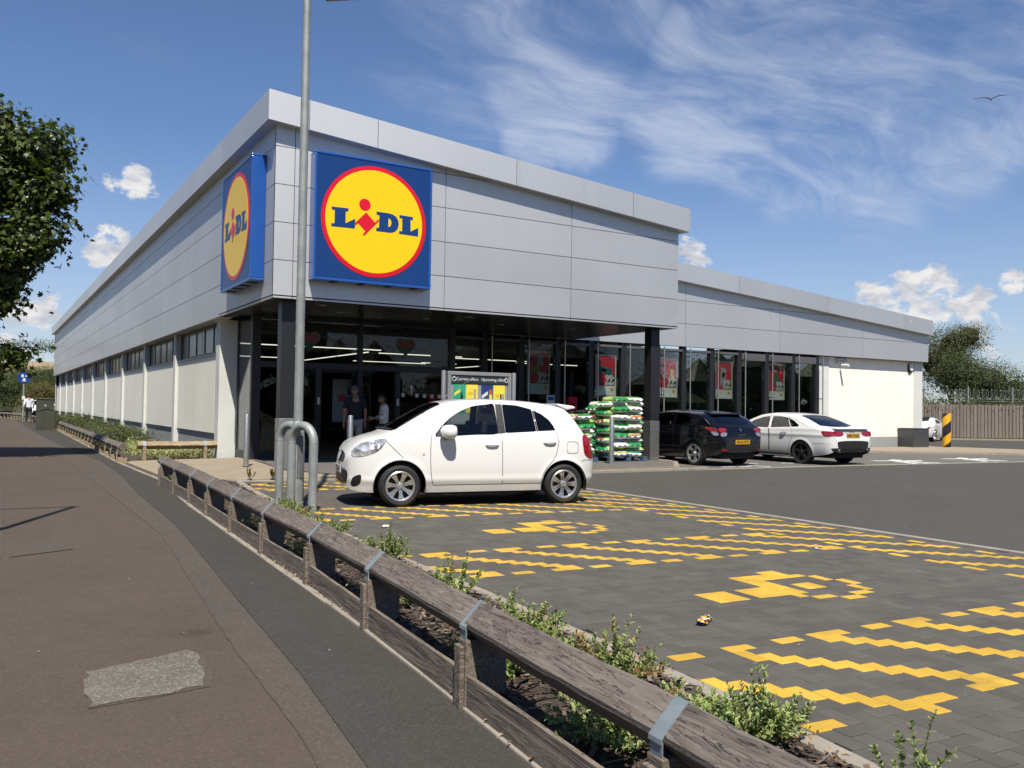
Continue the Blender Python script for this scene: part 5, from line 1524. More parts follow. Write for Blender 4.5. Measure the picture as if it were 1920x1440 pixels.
# ---------------------------------------------------------------- white four door fastback seen from behind
sp = dict(
 z1=[(-2.36, .66), (-2.345, .80), (-2.30, .915), (-2.24, .965), (-2.12, .985), (-1.95, 1.005), (-1.7, 1.10), (-1.4, 1.215), (-1.05, 1.32), (-.7, 1.375), (-.25, 1.395), (.05, 1.385), (.35, 1.34), (.7, 1.205), (1.05, 1.03), (1.2, .965), (1.5, .925), (1.9, .86), (2.2, .74), (2.33, .60), (2.36, .55)],
 z0=[(-2.36, .42), (-2.28, .34), (-2.05, .27), (-1.3, .2), (0, .19), (1.3, .19), (2.0, .2), (2.3, .28), (2.36, .42)],
 W=[(-2.36, .62), (-2.335, .72), (-2.25, .82), (-2.05, .885), (-1.6, .925), (-1.0, .925), (0, .915), (1.0, .92), (1.6, .905), (2.0, .83), (2.25, .66), (2.36, .40)],
 crown=[(-2.36, .05), (-2.2, .06), (-1.9, .07), (-1.4, .13), (-.8, .11), (0, .09), (.6, .12), (1.2, .13), (2.36, .08)],
 belt=[(-2.36, .95), (-1.6, .955), (-.6, .93), (.3, .905), (1.2, .885), (2.36, .8)],
 tumble=.50, arches=[(1.42, .37), (-1.39, .375)], wheel=(.335, .252, .235), track=1.59, crease=(.80, .014, .05),
 windows=[
  dict(on='side', name='window', mat=M_cglassd, poly=[(.80, .965), (.45, 1.17), (.15, 1.255), (-.10, 1.285), (-.18, .96)]),
  dict(on='side', name='window', mat=M_cglassd, poly=[(-.20, 1.285), (-.5, 1.28), (-.78, 1.245), (-.98, 1.0), (-.26, .965)]),
  dict(on='side', name='quarter_window', mat=M_cglassd, poly=[(-.81, 1.238), (-1.05, 1.165), (-1.28, 1.045), (-1.25, 1.01), (-1.01, 1.0)]),
  dict(on='top', name='windscreen', mat=M_cglass, poly=[(1.13, 0), (1.06, .58), (.42, .52), (.38, 0), (.42, -.52), (1.06, -.58)]),
  dict(on='top', name='rear_window', mat=M_cglassd, poly=[(-1.02, .50), (-.99, 0), (-1.02, -.50), (-1.80, -.62), (-1.90, -.3), (-1.915, 0), (-1.90, .3), (-1.80, .62)])],
 side=[
  dict(name='tail_light', mat=M_taill, off=.006, poly=rnd_poly([(-2.05, .90), (-2.20, .91), (-2.335, .90), (-2.34, .80), (-2.25, .775), (-2.12, .80)], 3)),
  dict(name='open_door_gap', mat=M_seam, off=.004, res=.012, one=1, poly=[(-.185, .95), (-.215, .945), (-.262, .82), (-.262, .55), (-.232, .34), (-.205, .34), (-.232, .55), (-.232, .80)]),
  dict(name='sill_strip', mat=M_blk, off=.004, poly=[(.98, .22), (-.98, .22), (-.98, .275), (.98, .27)])],
 seams=[[(.98, .90), (1.0, .6), (.94, .30)], [(-.20, .95), (-.23, .6), (-.22, .30)], [(-1.0, .99), (-1.10, .78), (-1.02, .62), (-.96, .45), (-.94, .31)], [(.94, .30), (-.22, .30), (-.94, .31)], [(-1.78, .56), (-2.0, .58), (-2.3, .57)]],
 ends=[
  dict(front=False, name='tail_light', mat=M_taill, off=.008, poly=rnd_poly([(.36, .885), (.60, .90), (.79, .90), (.81, .80), (.62, .78), (.40, .80)], 2)),
  dict(front=False, name='tail_light', mat=M_taill, off=.008, poly=rnd_poly([(-.36, .885), (-.60, .90), (-.79, .90), (-.81, .80), (-.62, .78), (-.40, .80)], 2)),
  dict(front=False, name='diffuser', mat=M_blk, off=.010, poly=[(-.78, .46), (-.3, .485), (.3, .485), (.78, .46), (.72, .37), (.4, .345), (-.4, .345), (-.72, .37)]),
  dict(front=False, name='chrome_strip', mat=M_seam, off=.006, res=.015, poly=[(-.34, .875), (.34, .875), (.34, .862), (-.34, .862)])],
 plates=[dict(front=False, z=.795, s='NM12 NAZ')],
 handles=[(.22, .815), (-.78, .835)], handle_mat=M_chrome, mirror=(.78, .985), spokes=5, spoke_w=.036, rim_mat=M_alloyd, dash=.82, dash_z=.90, seats=(.0, -.85), seat=.30, nx=140, nt=42)
white, Bw = make_car('white_fastback', 'white four door fastback with dark wheels parked in front of the shop windows', sp, (15.08, 0.28, 0.0), pi / 2 - radians(1), M_pw)
m = MB()
for s_ in (1, -1): m.lathe([(.038, -.06), (.05, -.05), (.05, .02), (.042, .02), (.040, -.04)], (Bw.endx(.52, .40, False) - .01, s_ * .56, .40), axis='X', seg=20)
m.build('exhaust_tip', M_chrome, white, smooth=40)
m = MB()
for k in range(4):
    pts = [(0, (k - 1.5) * .052 + .032 * cos(2 * pi * q / 20), .032 * sin(2 * pi * q / 20)) for q in range(21)]
    m.tube(pts, .0042, 5)
m.build('ring_badge', M_chrome, white, loc=(Bw.endx(0, .905, False) - .012, 0, .915))
m = MB(); m.prism([(-2.16, 0, .985), (-2.35, 0, .992), (-2.37, 0, .975), (-2.30, 0, .955)], (0, -.68, 0), (0, .68, 0)); m.build('boot_lip', M_pw, white, bevel=.008)

# ---------------------------------------------------------------- open-top sports car beyond the corner
sp = dict(
 z1=[(-2.15, .50), (-2.12, .66), (-2.0, .80), (-1.7, .895), (-1.3, .93), (-1.0, 1.05), (-.65, 1.20), (-.3, 1.26), (.05, 1.25), (.35, 1.14), (.65, .98), (.85, .90), (1.2, .86), (1.6, .77), (1.95, .62), (2.13, .48)],
 z0=[(-2.15, .36), (-2, .26), (-1, .18), (0, .17), (1.2, .17), (1.9, .22), (2.13, .36)],
 W=[(-2.15, .5), (-2.08, .70), (-1.9, .82), (-1.5, .90), (-1.1, .90), (0, .86), (1.0, .88), (1.5, .86), (1.9, .72), (2.13, .42)],
 crown=[(-2.15, .1), (-1.2, .12), (-.3, .14), (.4, .14), (1.2, .16), (2.13, .08)], belt=[(-2.15, .86), (0, .88), (2.13, .78)],
 tumble=.55, arches=[(1.20, .345), (-1.27, .355)], wheel=(.325, .25, .235), track=1.54,
 windows=[dict(on='side', name='window', mat=M_cglassd, poly=[(.55, .93), (.2, 1.08), (-.2, 1.12), (-.55, 1.08), (-.62, .92)]),
          dict(on='top', name='windscreen', mat=M_cglassd, poly=[(.80, 0), (.74, .5), (.28, .46), (.24, 0), (.28, -.46), (.74, -.5)])],
 side=[dict(name='tail_light', mat=M_taill, off=.006, poly=[(-1.85, .80), (-2.06, .74), (-2.08, .68), (-1.9, .70)]), dict(name='air_intake', mat=M_blk, off=.003, poly=[(-.72, .62), (-.86, .66), (-.88, .44), (-.76, .44)])],
 tops=[dict(name='fabric_roof', mat=M_blk, off=.006, poly=[(.2, -.45), (.22, 0), (.2, .45), (-.95, .52), (-1.15, 0), (-.95, -.52)])],
 seams=[[(.62, .86), (.62, .5), (.55, .28)], [(-.58, .86), (-.62, .5), (-.55, .28)]], mirror=(.55, .93), spokes=5, spoke_w=.03, dash=.5, dash_z=.82, seats=(-.2, None), seat=.22, nx=60, nt=20)
rd, _b = make_car('sports_car', 'white soft top sports car half hidden behind the corner of the store', sp, (37.55, 11.1, 0.0), radians(21), M_pw)

# ================================================================ galvanised post, hoops, bollards
def galv(name, col=(0.40, 0.43, 0.42)):
    col = tuple(c * .72 for c in col)
    t = NT(name); v = t.coord()
    a = t.voronoi(v, 9.0, 'Color'); n = t.noise(v, 5, 5, 0.65); sp_ = t.voronoi(t.coord('Object', (1, 1, 0.6)), 16.0)
    c = t.mix(t.map(n, 0.3, 0.7), tuple(x * .82 for x in col), tuple(x * 1.12 for x in col))
    c = t.mix(t.math('MULTIPLY', a, 0.22), c, tuple(x * .7 for x in col))
    c = t.mix(t.map(sp_, .10, .05, 0, .7), c, (.52, .54, .53))
    c = t.mix(t.map(t.noise(v, 2.2, 6, .7), .62, .8, 0, .5), c, (.20, .19, .17))
    t.set(Base_Color=c, Metallic=0.35, Roughness=t.map(n, .3, .7, .42, .62), Normal=t.bump(n, .12, .01))
    return t.m
M_galv = galv('galvanised_steel'); M_galvb = galv('galvanised_strap', (.33, .39, .42))
lp = thing('lamp_post', 'tall galvanised lamp post rising between two steel hoops', 'lamp post', (-1.25, -5.87, 0))
MB().tube([(0, 0, 1.16), (0, 0, 4.0), (0, 0, 8.2)], [.062, .058, .05], 24).build('pole', M_galv, lp, smooth=50)
m = MB(); m.lathe([(.085, 0), (.085, 1.10), (.078, 1.14), (.063, 1.18)], seg=28); m.build('base_sleeve', M_galv, lp, smooth=40)
d = MB(); d.box(-.03, .05, -.094, -.080, .42, .98); d.build('access_door', pm('access_door_grey', (.20, .21, .21), .5, .3), lp, bevel=.006)  # access door in a plain darker grey than the sleeve
MB().box(-.012, .0, -.104, -.094, .05, .62).build('cable_cover', M_galv, lp, bevel=.003)
hd = MB(); hd.tube([(0, 0, 7.22), (.12, 0, 7.24), (.32, 0, 7.2)], .022, 10); hd.build('bracket', M_galv, lp)
fl_ = MB(); fl_.obox((.56, .0, 7.21), (.26, 0, .08), (0, .17, 0), (-.02, 0, .07)); fl_.build('floodlight', pm('lamp_grey', (.20, .21, .22), .45, .4), lp, bevel=.02)

def hoop(name, lab, a, b):
    a, b = Vector((*a, 0)), Vector((*b, 0)); h = 1.12; r = (b - a).length / 2; mid = (a + b) / 2; d = (b - a).normalized()
    t_ = thing(name, lab, 'barrier', mid, 0, 'steel hoops guarding the lamp post')
    for s_ in (-1, 1):
        MB().tube([d * (s_ * r) + Vector((0, 0, -.05)), d * (s_ * r) + Vector((0, 0, h - r))], .058, 22).build('leg', M_galv, t_, smooth=50)
        MB().lathe([(.0585, -.006), (.0605, -.003), (.0605, .003), (.0585, .006)], d * (s_ * r) + Vector((0, 0, h - r)), seg=22).build('joint', M_galvb, t_, smooth=40)
    m = MB(); m.tube([d * (-r * cos(pi * k / 20)) + Vector((0, 0, h - r + .004 + r * sin(pi * k / 20))) for k in range(21)], .0578, 22)
    m.build('bend', M_galv, t_, smooth=50)
hoop('hoop_barrier', 'bent steel hoop in front of the lamp post, nearest the timber rail', (-1.345, -5.92), (-1.18, -6.33))
hoop('hoop_barrier', 'bent steel hoop behind the lamp post, partly hidden by it', (-1.36, -5.42), (-1.19, -5.80))

def bollard(x, y, lab, h=1.10, z=APZ):
    t_ = thing('bollard', lab, 'bollard', (x, y, z), 0, 'stainless bollards along the pavement edge')
    m = MB(); m.lathe([(.056, -.02), (.056, h - .012), (.052, h - .003), (.040, h), (.0001, h + .001)], seg=28); m.build('post', M_inx, t_, smooth=40)
    m = MB(); m.lathe([(.0005, h + .002), (.030, h + .0022)], seg=20); m.build('cap', M_inx, t_)
    m = MB(); m.lathe([(.095, .002), (.095, .006), (.058, .008)], seg=24); m.build('base_plate', M_inx, t_, smooth=30)
bollard(-.065, 1.54, 'steel bollard standing on the buff paving in front of the white pier')
bollard(2.066, 0.997, 'steel bollard in front of the man in the dark shirt')
bollard(3.23, 0.70, 'steel bollard just showing above the white hatchback bonnet')
bollard(8.12, -.56, 'steel bollard in front of the stacked compost bags')
bollard(9.0, 2.9, 'steel bollard behind the low stack of compost bags')
bollard(13.0, 3.9, 'steel bollard between the black car and the shop windows')
bollard(16.9, 3.9, 'steel bollard behind the bonnet of the white fastback')
# yellow and black column on the corner island
t = NT('hazard_stripes'); v = t.coord()
sx_ = t.node('ShaderNodeSeparateXYZ'); t.link(v, sx_.inputs[0])
m = MB(); m.lathe([(.165, 0), (.165, 1.36), (.16, 1.375), (.0001, 1.385)], seg=40)
ang = t.math('ARCTAN2', sx_.outputs[1], sx_.outputs[0])
f = t.math('FRACT', t.math('ADD', t.math('MULTIPLY', sx_.outputs[2], 1.22), t.math('MULTIPLY', ang, -1.0 / (2 * pi) * 1.0)))
n_ = t.noise(v, 9, 5, .6)
c = t.mix(t.math('GREATER_THAN', f, .55), (.010, .010, .011), (.62, .32, .008))
c = t.mix(t.map(n_, .62, .75, 0, .25), c, (.25, .22, .18))
t.set(Base_Color=c, Roughness=.4)
hz = m.build('hazard_column', t.m, smooth=40, loc=(28.6, 3.98, .07)); setp(hz, 'stout yellow and black striped column on the corner pavement', 'bollard')
# dark box planter on the store corner
pb = thing('box_planter', 'dark grey box standing at the corner of the store', 'box', (27.33, 4.59, .075))
MB().box(-.50, .50, -.35, .35, 0, .725).build('panel_body', pm('slate_grey', (.085, .092, .105), .4, .2, var=.08, coat=.2), pb, bevel=.008)
MB().box(-.515, .515, -.365, .36, .727, .755).build('rim', pm('slate_rim', (.07, .077, .088), .4, .2), pb, bevel=.004)
MB().box(-.48, .48, -.33, .33, .68, .70).build('soil', M_soil, pb)
# alarm box and camera on the right wall
ab = thing('alarm_box', 'white and black alarm box high on the cream wall', 'alarm box', (27.62, RY - .004, 3.27))
m = MB(); m.prism([(x * .8, 0, z * .95) for x, z in rnd_poly([(-.13, -.20), (.05, -.20), (.16, -.05), (.16, .18), (-.13, .18), (-.16, 0)], 3)], (0, -.05, 0), (0, 0, 0)); m.build('back_plate', M_blk, ab)
m = MB(); m.prism([(x * .8, 0, z * .95) for x, z in rnd_poly([(-.05, -.08), (.06, -.12), (.165, -.03), (.165, .185), (-.10, .185), (-.12, .05)], 3)], (0, -.085, 0), (0, -.052, 0)); m.build('cover', M_white, ab, bevel=.01)
cm = thing('security_camera', 'small pale security camera and bracket under the cladding on the cream wall', 'camera', (23.3, RY - .003, 3.40))
MB().box(-.22, .22, -.06, 0, -.10, .10).build('bracket', M_pale, cm, bevel=.01)
m = MB(); m.lathe([(.0001, -.42), (.05, -.42), (.055, -.40), (.055, -.12), (.0001, -.10)], (0, 0, -.18), axis='Y', seg=16); m.build('camera_body', M_white, cm, smooth=40)
MB().box(-.015, .015, -.3, -.04, -.14, -.11).build('arm', M_pale, cm)
MB().box(.30, .36, -.10, 0, -.02, .12).build('sensor', M_white, cm, bevel=.01)
for q in (-.13, 0, .13): MB().lathe([(.0001, -.066), (.03, -.066), (.032, -.06)], (q, 0, 0), axis='Y', seg=12).build('lens', M_blk, cm)

# ---------------------------------------------------------------- posters in the shop window
M_pred = pm('poster_red', (.46, .018, .035), .45, var=.10, scale=3)
M_pdrk = pm('poster_dark', (.055, .06, .065), .5)
M_pcrm = pm('poster_cream', (.60, .63, .55), .5)
M_pfr = pm('poster_frame', (.52, .55, .50), .4)
M_teal = pm('poster_teal', (.02, .17, .16), .45, var=.4, scale=9)
M_gold = pm('poster_yellow', (.62, .44, .03), .45, var=.25, scale=9)
M_pgrey = pm('poster_grey', (.42, .44, .45), .45, var=.25, scale=9)
M_pgreen = pm('poster_green', (.05, .20, .10), .45, var=.5, scale=9)
M_lime = pm('poster_lime', (.30, .36, .05), .45, var=.4, scale=9)
def poster(xc, lab, pic, y=4.93):
    w, h = .82, 1.31
    p = thing('poster', lab, 'poster', (xc, y, 2.49), 0, 'offer posters in the shop windows')
    fr = MB(); fr.box(-w/2, w/2, -.02, .015, -h/2, -h/2 + .045); fr.box(-w/2, w/2, -.02, .015, h/2 - .045, h/2); fr.box(-w/2, -w/2 + .04, -.02, .015, -h/2 + .045, h/2 - .045); fr.box(w/2 - .04, w/2, -.02, .015, -h/2 + .045, h/2 - .045)
    fr.build('frame', M_pfr, p)
    MB().box(-w/2 + .04, w/2 - .04, -.006, .0, -.335, h/2 - .045).build('red_panel', M_pred, p)
    MB().box(-w/2 + .04, w/2 - .04, -.006, .0, -h/2 + .045, -.337).build('cream_panel', M_pcrm, p)
    MB().prism([(.02, 0, -.334), (w/2 - .041, 0, -.334), (w/2 - .041, 0, .02), (.14, 0, -.08)], (0, -.010, 0), (0, -.0065, 0)).build('dark_corner', M_pdrk, p)
    m = MB(); m.prism([(-.25 + x, 0, .42 + z) for x, z in disc(.075, 24)], (0, -.010, 0), (0, -.0065, 0)); m.build('emblem', M_pdrk, p)
    for poly, mt in pic:
        MB().prism([(x, 0, z) for x, z in poly], (0, -.013, 0), (0, -.0105, 0)).build('picture', mt, p)
    text('price', '99', .30, M_pcrm, p, (.13, -.016, -.11), (pi/2, 0, 0), bold=.008)
    text('price', 'p', .11, M_pcrm, p, (.33, -.016, -.06), (pi/2, 0, 0), bold=.004)
    text('price', 'EVENT', .125, M_pcrm, p, (.16, -.016, -.27), (pi/2, 0, 0), bold=.005)
    MB().box(.20, .31, -.012, -.008, -.50, -.39).build('logo', M_gold, p)
    m = MB(); m.prism([(.255 + x, 0, -.445 + z) for x, z in disc(.03, 16)], (0, -.016, 0), (0, -.0125, 0)); m.build('logo', M_pred, p)
    for q in range(2): MB().box(-.31, -.05 - .06 * q, -.009, -.0065, -.43 - .05 * q, -.42 - .05 * q).build('small_print', M_pgrey, p)
    return p
poster(9.50, 'dim red offer poster behind the glass nearest the notice board', [([(-.05, .55), (.16, .55), (.16, .22), (-.05, .22)], M_pgrey), ([(-.28, .14), (.05, .22), (.05, .02), (-.28, -.06)], M_lime)])
poster(12.05, 'red offer poster showing a teal packet, left of the right hand porch column', [([(-.28, .32), (.26, .20), (.27, -.02), (.08, .02), (-.27, .12)], M_teal), ([(-.16, .22), (.02, .19), (.02, .10), (-.15, .13)], M_pgreen)])
poster(14.64, 'red offer poster with a yellow packet, just right of the porch column', [([(.10, .30), (.24, .30), (.24, .0), (.10, .02)], M_gold), ([(-.34, .22), (-.22, .08), (-.10, .05), (-.02, .14), (-.06, .0), (-.2, -.02)], M_pcrm), ([(-.15, .12), (-.05, .14), (-.03, .04), (-.13, .02)], M_pgrey)])
poster(17.18, 'red offer poster with a tall grey packet, above the black car roof', [([(-.12, .44), (.12, .38), (.02, -.24), (-.20, -.18)], M_pgrey), ([(-.06, .26), (.06, .24), (.03, .08), (-.08, .10)], M_pdrk)])
poster(19.80, 'red offer poster with a green bottle, farthest right in the shop windows', [([(-.04, .36), (.05, .36), (.06, .22), (.15, .12), (.17, -.16), (-.12, -.12), (-.14, .14), (-.05, .22)], M_pgreen), ([(-.2, .44), (.0, .40), (.14, .50), (.02, .42), (.0, .34)], M_pcrm)])
# green leaflet poster inside and a red stand with two boxes
o = MB().box(10.3, 11.7, 7.5, 7.53, 1.75, 2.5).build('banner', M_pgreen); setp(o, 'dark green banner hanging deep inside the shop between two posters', 'banner')
rs = thing('red_stand', 'red leaflet stand on a post inside the porch beside the compost bags', 'stand', (9.62, 3.3, APZ))
MB().tube([(0, 0, 0), (0, 0, 1.25)], .03, 10).build('post', M_inx, rs)
MB().box(-.15, .15, -.06, .06, 1.25, 1.43).build('tray', M_sgr, rs, bevel=.01); MB().box(-.15, .15, -.06, .06, 1.45, 1.66).build('tray', M_sgr, rs, bevel=.01)
MB().box(-.22, .22, -.22, .22, 0, .03).build('base', M_blk, rs, bevel=.01)
ps = thing('white_sign_stand', 'small white notice on a stand left of the red leaflet stand', 'sign', (8.95, 3.4, APZ))
MB().box(-.13, .13, -.02, .02, 1.38, 1.70).build('board', M_white, ps); MB().tube([(0, 0, 0), (0, 0, 1.38)], .02, 8).build('post', M_inx, ps); MB().box(-.1, .1, -.023, -.0205, 1.55, 1.66).build('print', M_sgf, ps)
rx = thing('red_box', 'small red box fixed behind the lobby glass right of the doorway', 'box', (5.45, EY + .2, 1.3)); MB().box(-.12, .12, -.06, .06, 0, .42).build('case', M_sgr, rx, bevel=.02); MB().box(-.07, .07, -.065, -.061, .1, .3).build('face', M_taill, rx)
wp = thing('white_poster', 'pale poster with red dot hanging inside beyond the doorway', 'poster', (3.62, 5.6, 1.5)); MB().box(-.36, .36, 0, .02, -.55, .62).build('sheet', M_pgrey, wp); m = MB(); m.prism([(-.10 + x, 0, .12 + z) for x, z in disc(.11, 20)], (0, -.006, 0), (0, -.001, 0)); m.build('dot', M_pred, wp); MB().box(.06, .14, -.006, -.001, .2, .38).build('print', M_pdrk, wp)
# ---------------------------------------------------------------- notice board with leaflets
nbd = thing('notice_board', 'grey framed offers notice board with four leaflets behind the white hatchback', 'notice board', (4.98, .40, APZ))
for s_ in (-.93, .93):
    m = MB(); m.lathe([(.055, 0), (.055, 2.13), (.05, 2.15), (.0001, 2.155)], (s_, 0, 0), seg=20); m.build('post', pm('brushed_grey', (.46, .47, .48), .45, .6), nbd, smooth=40)
fr = MB(); x0, x1, z0, z1 = -.84, .84, .92, 2.14
fr.box(x0, x1, -.05, .05, z1 - .085, z1); fr.box(x0, x1, -.05, .05, z0, z0 + .085); fr.box(x0, x0 + .085, -.05, .05, z0 + .085, z1 - .085); fr.box(x1 - .085, x1, -.05, .05, z0 + .085, z1 - .085)
fr.build('frame', pm('frame_silver', (.48, .49, .50), .4, .4), nbd, bevel=.01)
MB().box(x0 + .086, x1 - .086, -.005, .04, z0 + .086, z1 - .27).build('back', pm('board_back', (.40, .41, .42), .6), nbd)
hp_ = MB().box(x0 + .086, x1 - .086, -.03, .03, z1 - .268, z1 - .087).build('header', pm('header_dark', (.035, .042, .05), .5), nbd)
text('heading', 'Current offers', .098, M_white, nbd, (-.34, -.034, z1 - .175), (pi/2, 0, 0))
text('heading', 'Upcoming offers', .098, M_white, nbd, (.36, -.034, z1 - .175), (pi/2, 0, 0))
for s_ in (-.68, .70):
    m = MB(); m.tube([(s_ + .045 * cos(2*pi*k/20), -.034, z1 - .18 + .045 * sin(2*pi*k/20)) for k in range(21)], .007, 5); m.box(s_ - .02, s_ + .02, -.038, -.031, z1 - .128, z1 - .112); m.build('clock_icon', M_white, nbd)
def leaflet(x, mat, items, lab):
    l = thing('leaflet', lab, 'leaflet', (4.98 + x, .40 - .012, APZ + z1 - .62), 0, 'leaflets in the notice board')
    MB().box(-.155, .155, 0, .006, -.33, .33).build('sheet', mat, l)
    for poly, mt in items: MB().prism([(a, 0, b) for a, b in poly], (0, -.004, 0), (0, -.0008, 0)).build('print', mt, l)
rct = lambda a, b, c, d: [(a, c), (b, c), (b, d), (a, d)]
M_lgreen = pm('leaflet_green', (.02, .30, .16), .5); M_lyel = pm('leaflet_yellow', (.74, .60, .06), .5, var=.15, scale=8); M_lblu = pm('leaflet_blue', (.025, .06, .22), .5)
M_orange = pm('leaflet_orange', (.62, .17, .03), .5)
leaflet(-.53, M_lgreen, [([(.0, -.16), (.04, .10), (.06, .17), (.08, .10), (.13, -.16)], M_blk), ([(-.10, -.3), (-.09, -.05), (-.05, .02), (-.01, -.08), (.0, -.3)], M_blk), (rct(.01, .10, -.3, -.2), M_orange), ([(-.13, .12), (.02, .22), (.02, .15), (-.13, .05)], M_lyel)], 'green leaflet with dark bottle shapes, leftmost in the notice board')
leaflet(-.20, M_lyel, [(rct(.05, .10, .0, .22), M_pgrey), (rct(.07, .13, -.12, -.05), M_orange), (rct(-.12, -.06, -.18, -.12), M_orange), (rct(-.02, .02, -.3, -.24), M_pdrk), (rct(-.1, .02, .10, .16), M_gold)], 'yellow leaflet with a grey packet beside the green leaflet')
leaflet(.20, M_lblu, [([(-.14, .0), (.02, .10), (.02, .18), (-.14, .08)], M_pcrm), (rct(.06, .13, .0, .10), M_lyel), (rct(.06, .13, .1, .22), M_orange), (rct(-.12, -.02, -.22, -.08), M_pcrm), (rct(-.03, .03, -.12, -.06), M_pred), (rct(.02, .12, -.26, -.21), M_pred)], 'dark blue leaflet with pale lettering in the notice board')
leaflet(.53, M_lyel, [(rct(.03, .13, -.02, .12), M_pgrey), (rct(.02, .05, -.02, .12), M_lblu), (rct(.06, .12, -.12, -.06), M_orange), (rct(-.14, -.09, -.22, -.15), M_orange), (rct(.04, .10, -.32, -.27), M_pred), (rct(-.1, .0, .05, .12), M_gold)], 'yellow leaflet with a grey and blue packet, rightmost in the notice board')

# ---------------------------------------------------------------- compost bags on pallets
t = NT('compost_bag'); v = t.coord('Object'); sb = t.node('ShaderNodeSeparateXYZ'); t.link(v, sb.inputs[0])
rv = t.rnd()
off = t.node('ShaderNodeCombineXYZ'); t.link(t.math('MULTIPLY', rv, 40), off.inputs[0])
vv = t.node('ShaderNodeVectorMath', operation='ADD'); t.link(v, vv.inputs[0]); t.link(off.outputs[0], vv.inputs[1])
bl = t.voronoi(vv.outputs[0], 21, 'Color'); n_ = t.noise(vv.outputs[0], 19, 5, .65)
prt = t.ramp(t.math('ADD', t.math('MULTIPLY', bl, .6), t.math('MULTIPLY', n_, .4)), [(.22, (.03, .17, .04)), (.36, (.13, .34, .05)), (.48, (.30, .44, .09)), (.60, (.44, .48, .22)), (.68, (.55, .55, .48)), (.74, (.36, .20, .08)), (.84, (.45, .06, .03))])
c = t.mix(t.math('GREATER_THAN', t.math('ADD', sb.outputs[0], t.math('MULTIPLY', t.math('SUBTRACT', n_, .5), .10)), .20), prt, (.015, .20, .055))
c = t.mix(t.math('LESS_THAN', t.math('ADD', sb.outputs[0], t.math('MULTIPLY', n_, .09)), -.245), c, (.36, .06, .03))
wh = t.math('LESS_THAN', t.math('ADD', sb.outputs[2], t.math('MULTIPLY', t.math('SUBTRACT', n_, .5), .028)), t.math('MULTIPLY', t.math('SUBTRACT', rv, .36), .13))
c = t.mix(wh, c, (.66, .67, .66))
t.set(Base_Color=c, Roughness=.32, Normal=t.bump(t.noise(vv.outputs[0], 22, 4, .6), .5, .03))
M_bag = t.m
M_pal = pm('blue_pallet', (.06, .12, .17), .8, var=.4, scale=4)
def bag_mesh(seed):
    rr_ = random.Random(seed); m = MB(); nx_, ny_ = 22, 14; L, Wd, H = .315, .222, .078
    g = {}
    for s_ in (1, -1):
        for a in range(nx_ + 1):
            for b in range(ny_ + 1):
                u, w = a / nx_ * 2 - 1, b / ny_ * 2 - 1
                x = L * (abs(u) ** .9) * (1 if u > 0 else -1); y = Wd * (abs(w) ** .9) * (1 if w > 0 else -1)
                ex = (1 - abs(u) ** 5) ** .42; ey = (1 - abs(w) ** 4.5) ** .38
                pin = 1 - .10 * (1 - ex) ; y *= 1 - .09 * (1 - abs(u) ** 2) * 0 - .12 * abs(u) ** 6
                z = s_ * H * ex * ey * (1 + .16 * noise.noise(Vector((u * 2.5 + seed, w * 2.5, s_)))) + .012 * noise.noise(Vector((u * 1.3, w * 1.3 + seed * 3, 5)))
                if abs(u) > .93: z += .02 * sin(w * 7 + seed) * (abs(u) - .93) / .07
                g[(s_, a, b)] = len(m.v); m.v.append((x, y, z))
        for a in range(nx_):
            for b in range(ny_):
                f = (g[(s_, a, b)], g[(s_, a + 1, b)], g[(s_, a + 1, b + 1)], g[(s_, a, b + 1)])
                m.f.append(f if s_ > 0 else f[::-1]); m.m.append(0)
    return m.mesh('compost_bag', M_bag, 70, recalc=False)
BAGS = [bag_mesh(k) for k in range(5)]
def pallet(x, y, lab, w=.60, l=.60):
    p = thing('pallet', lab, 'pallet', (x, y, APZ), 0, 'blue pallets under the compost bags')
    for q in range(3):
        for r in range(3): MB().box(-w + .0 + q * (w - .07), -w + .14 + q * (w - .07), -l + r * (l - .06), -l + .12 + r * (l - .06), .018, .10).build('block', M_pal, p)
    for q in range(5): MB().box(-w + q * (2 * w - .12) / 4, -w + .12 + q * (2 * w - .12) / 4, -l, l, .102, .124).build('board', M_pal, p)
    for r in range(3): MB().box(-w, w, -l + r * (l - .06), -l + .12 + r * (l - .06), 0.0, .018).build('runner', M_pal, p)
ORD = ['bottom', 'second', 'third', 'fourth', 'fifth', 'sixth', 'seventh', 'eighth', 'ninth', 'tenth', 'eleventh', 'twelfth', 'thirteenth', 'fourteenth']
rr = random.Random(31)
def stack(xc, yc, nl, name, cols, lean=0.0):
    for k in range(nl):
        z = APZ + .124 + .062 + k * .1145
        for (dx_, dy_, ax, posn) in cols(k):
            o = inst('compost_bag', rr.choice(BAGS), None, (xc + dx_ + rr.uniform(-.018, .018), yc + dy_ + rr.uniform(-.018, .018), z + rr.uniform(-.004, .004)), (rr.uniform(-.05, .05), rr.uniform(-.05, .05), (pi / 2 if ax == 'Y' else 0) + pi * (rr.random() < .5) + rr.uniform(-.05, .05)))
            lay = 'top' if k == nl - 1 else ORD[k]
            setp(o, f'bag of compost in the {lay} layer of the {name}, {posn}', 'compost bag', 'compost bags stacked on pallets')
def colsA(k):
    if k % 2 == 0: return [(-.22, -.32, 'Y', 'front left'), (.22, -.32, 'Y', 'front right'), (-.34, .22, 'X', 'back left'), (.30, .22, 'X', 'back right')]
    return [(-.33, -.22, 'X', 'front left'), (.31, -.22, 'X', 'front right'), (-.22, .32, 'Y', 'back left'), (.22, .32, 'Y', 'back right')]
pallet(9.12, .62, 'blue pallet under the tall stack of compost bags')
stack(9.12, .62, 13, 'tall stack', lambda k: colsA(k) if k < 12 else [(-.22, -.30, 'Y', 'front left'), (.22, -.30, 'Y', 'front right')])
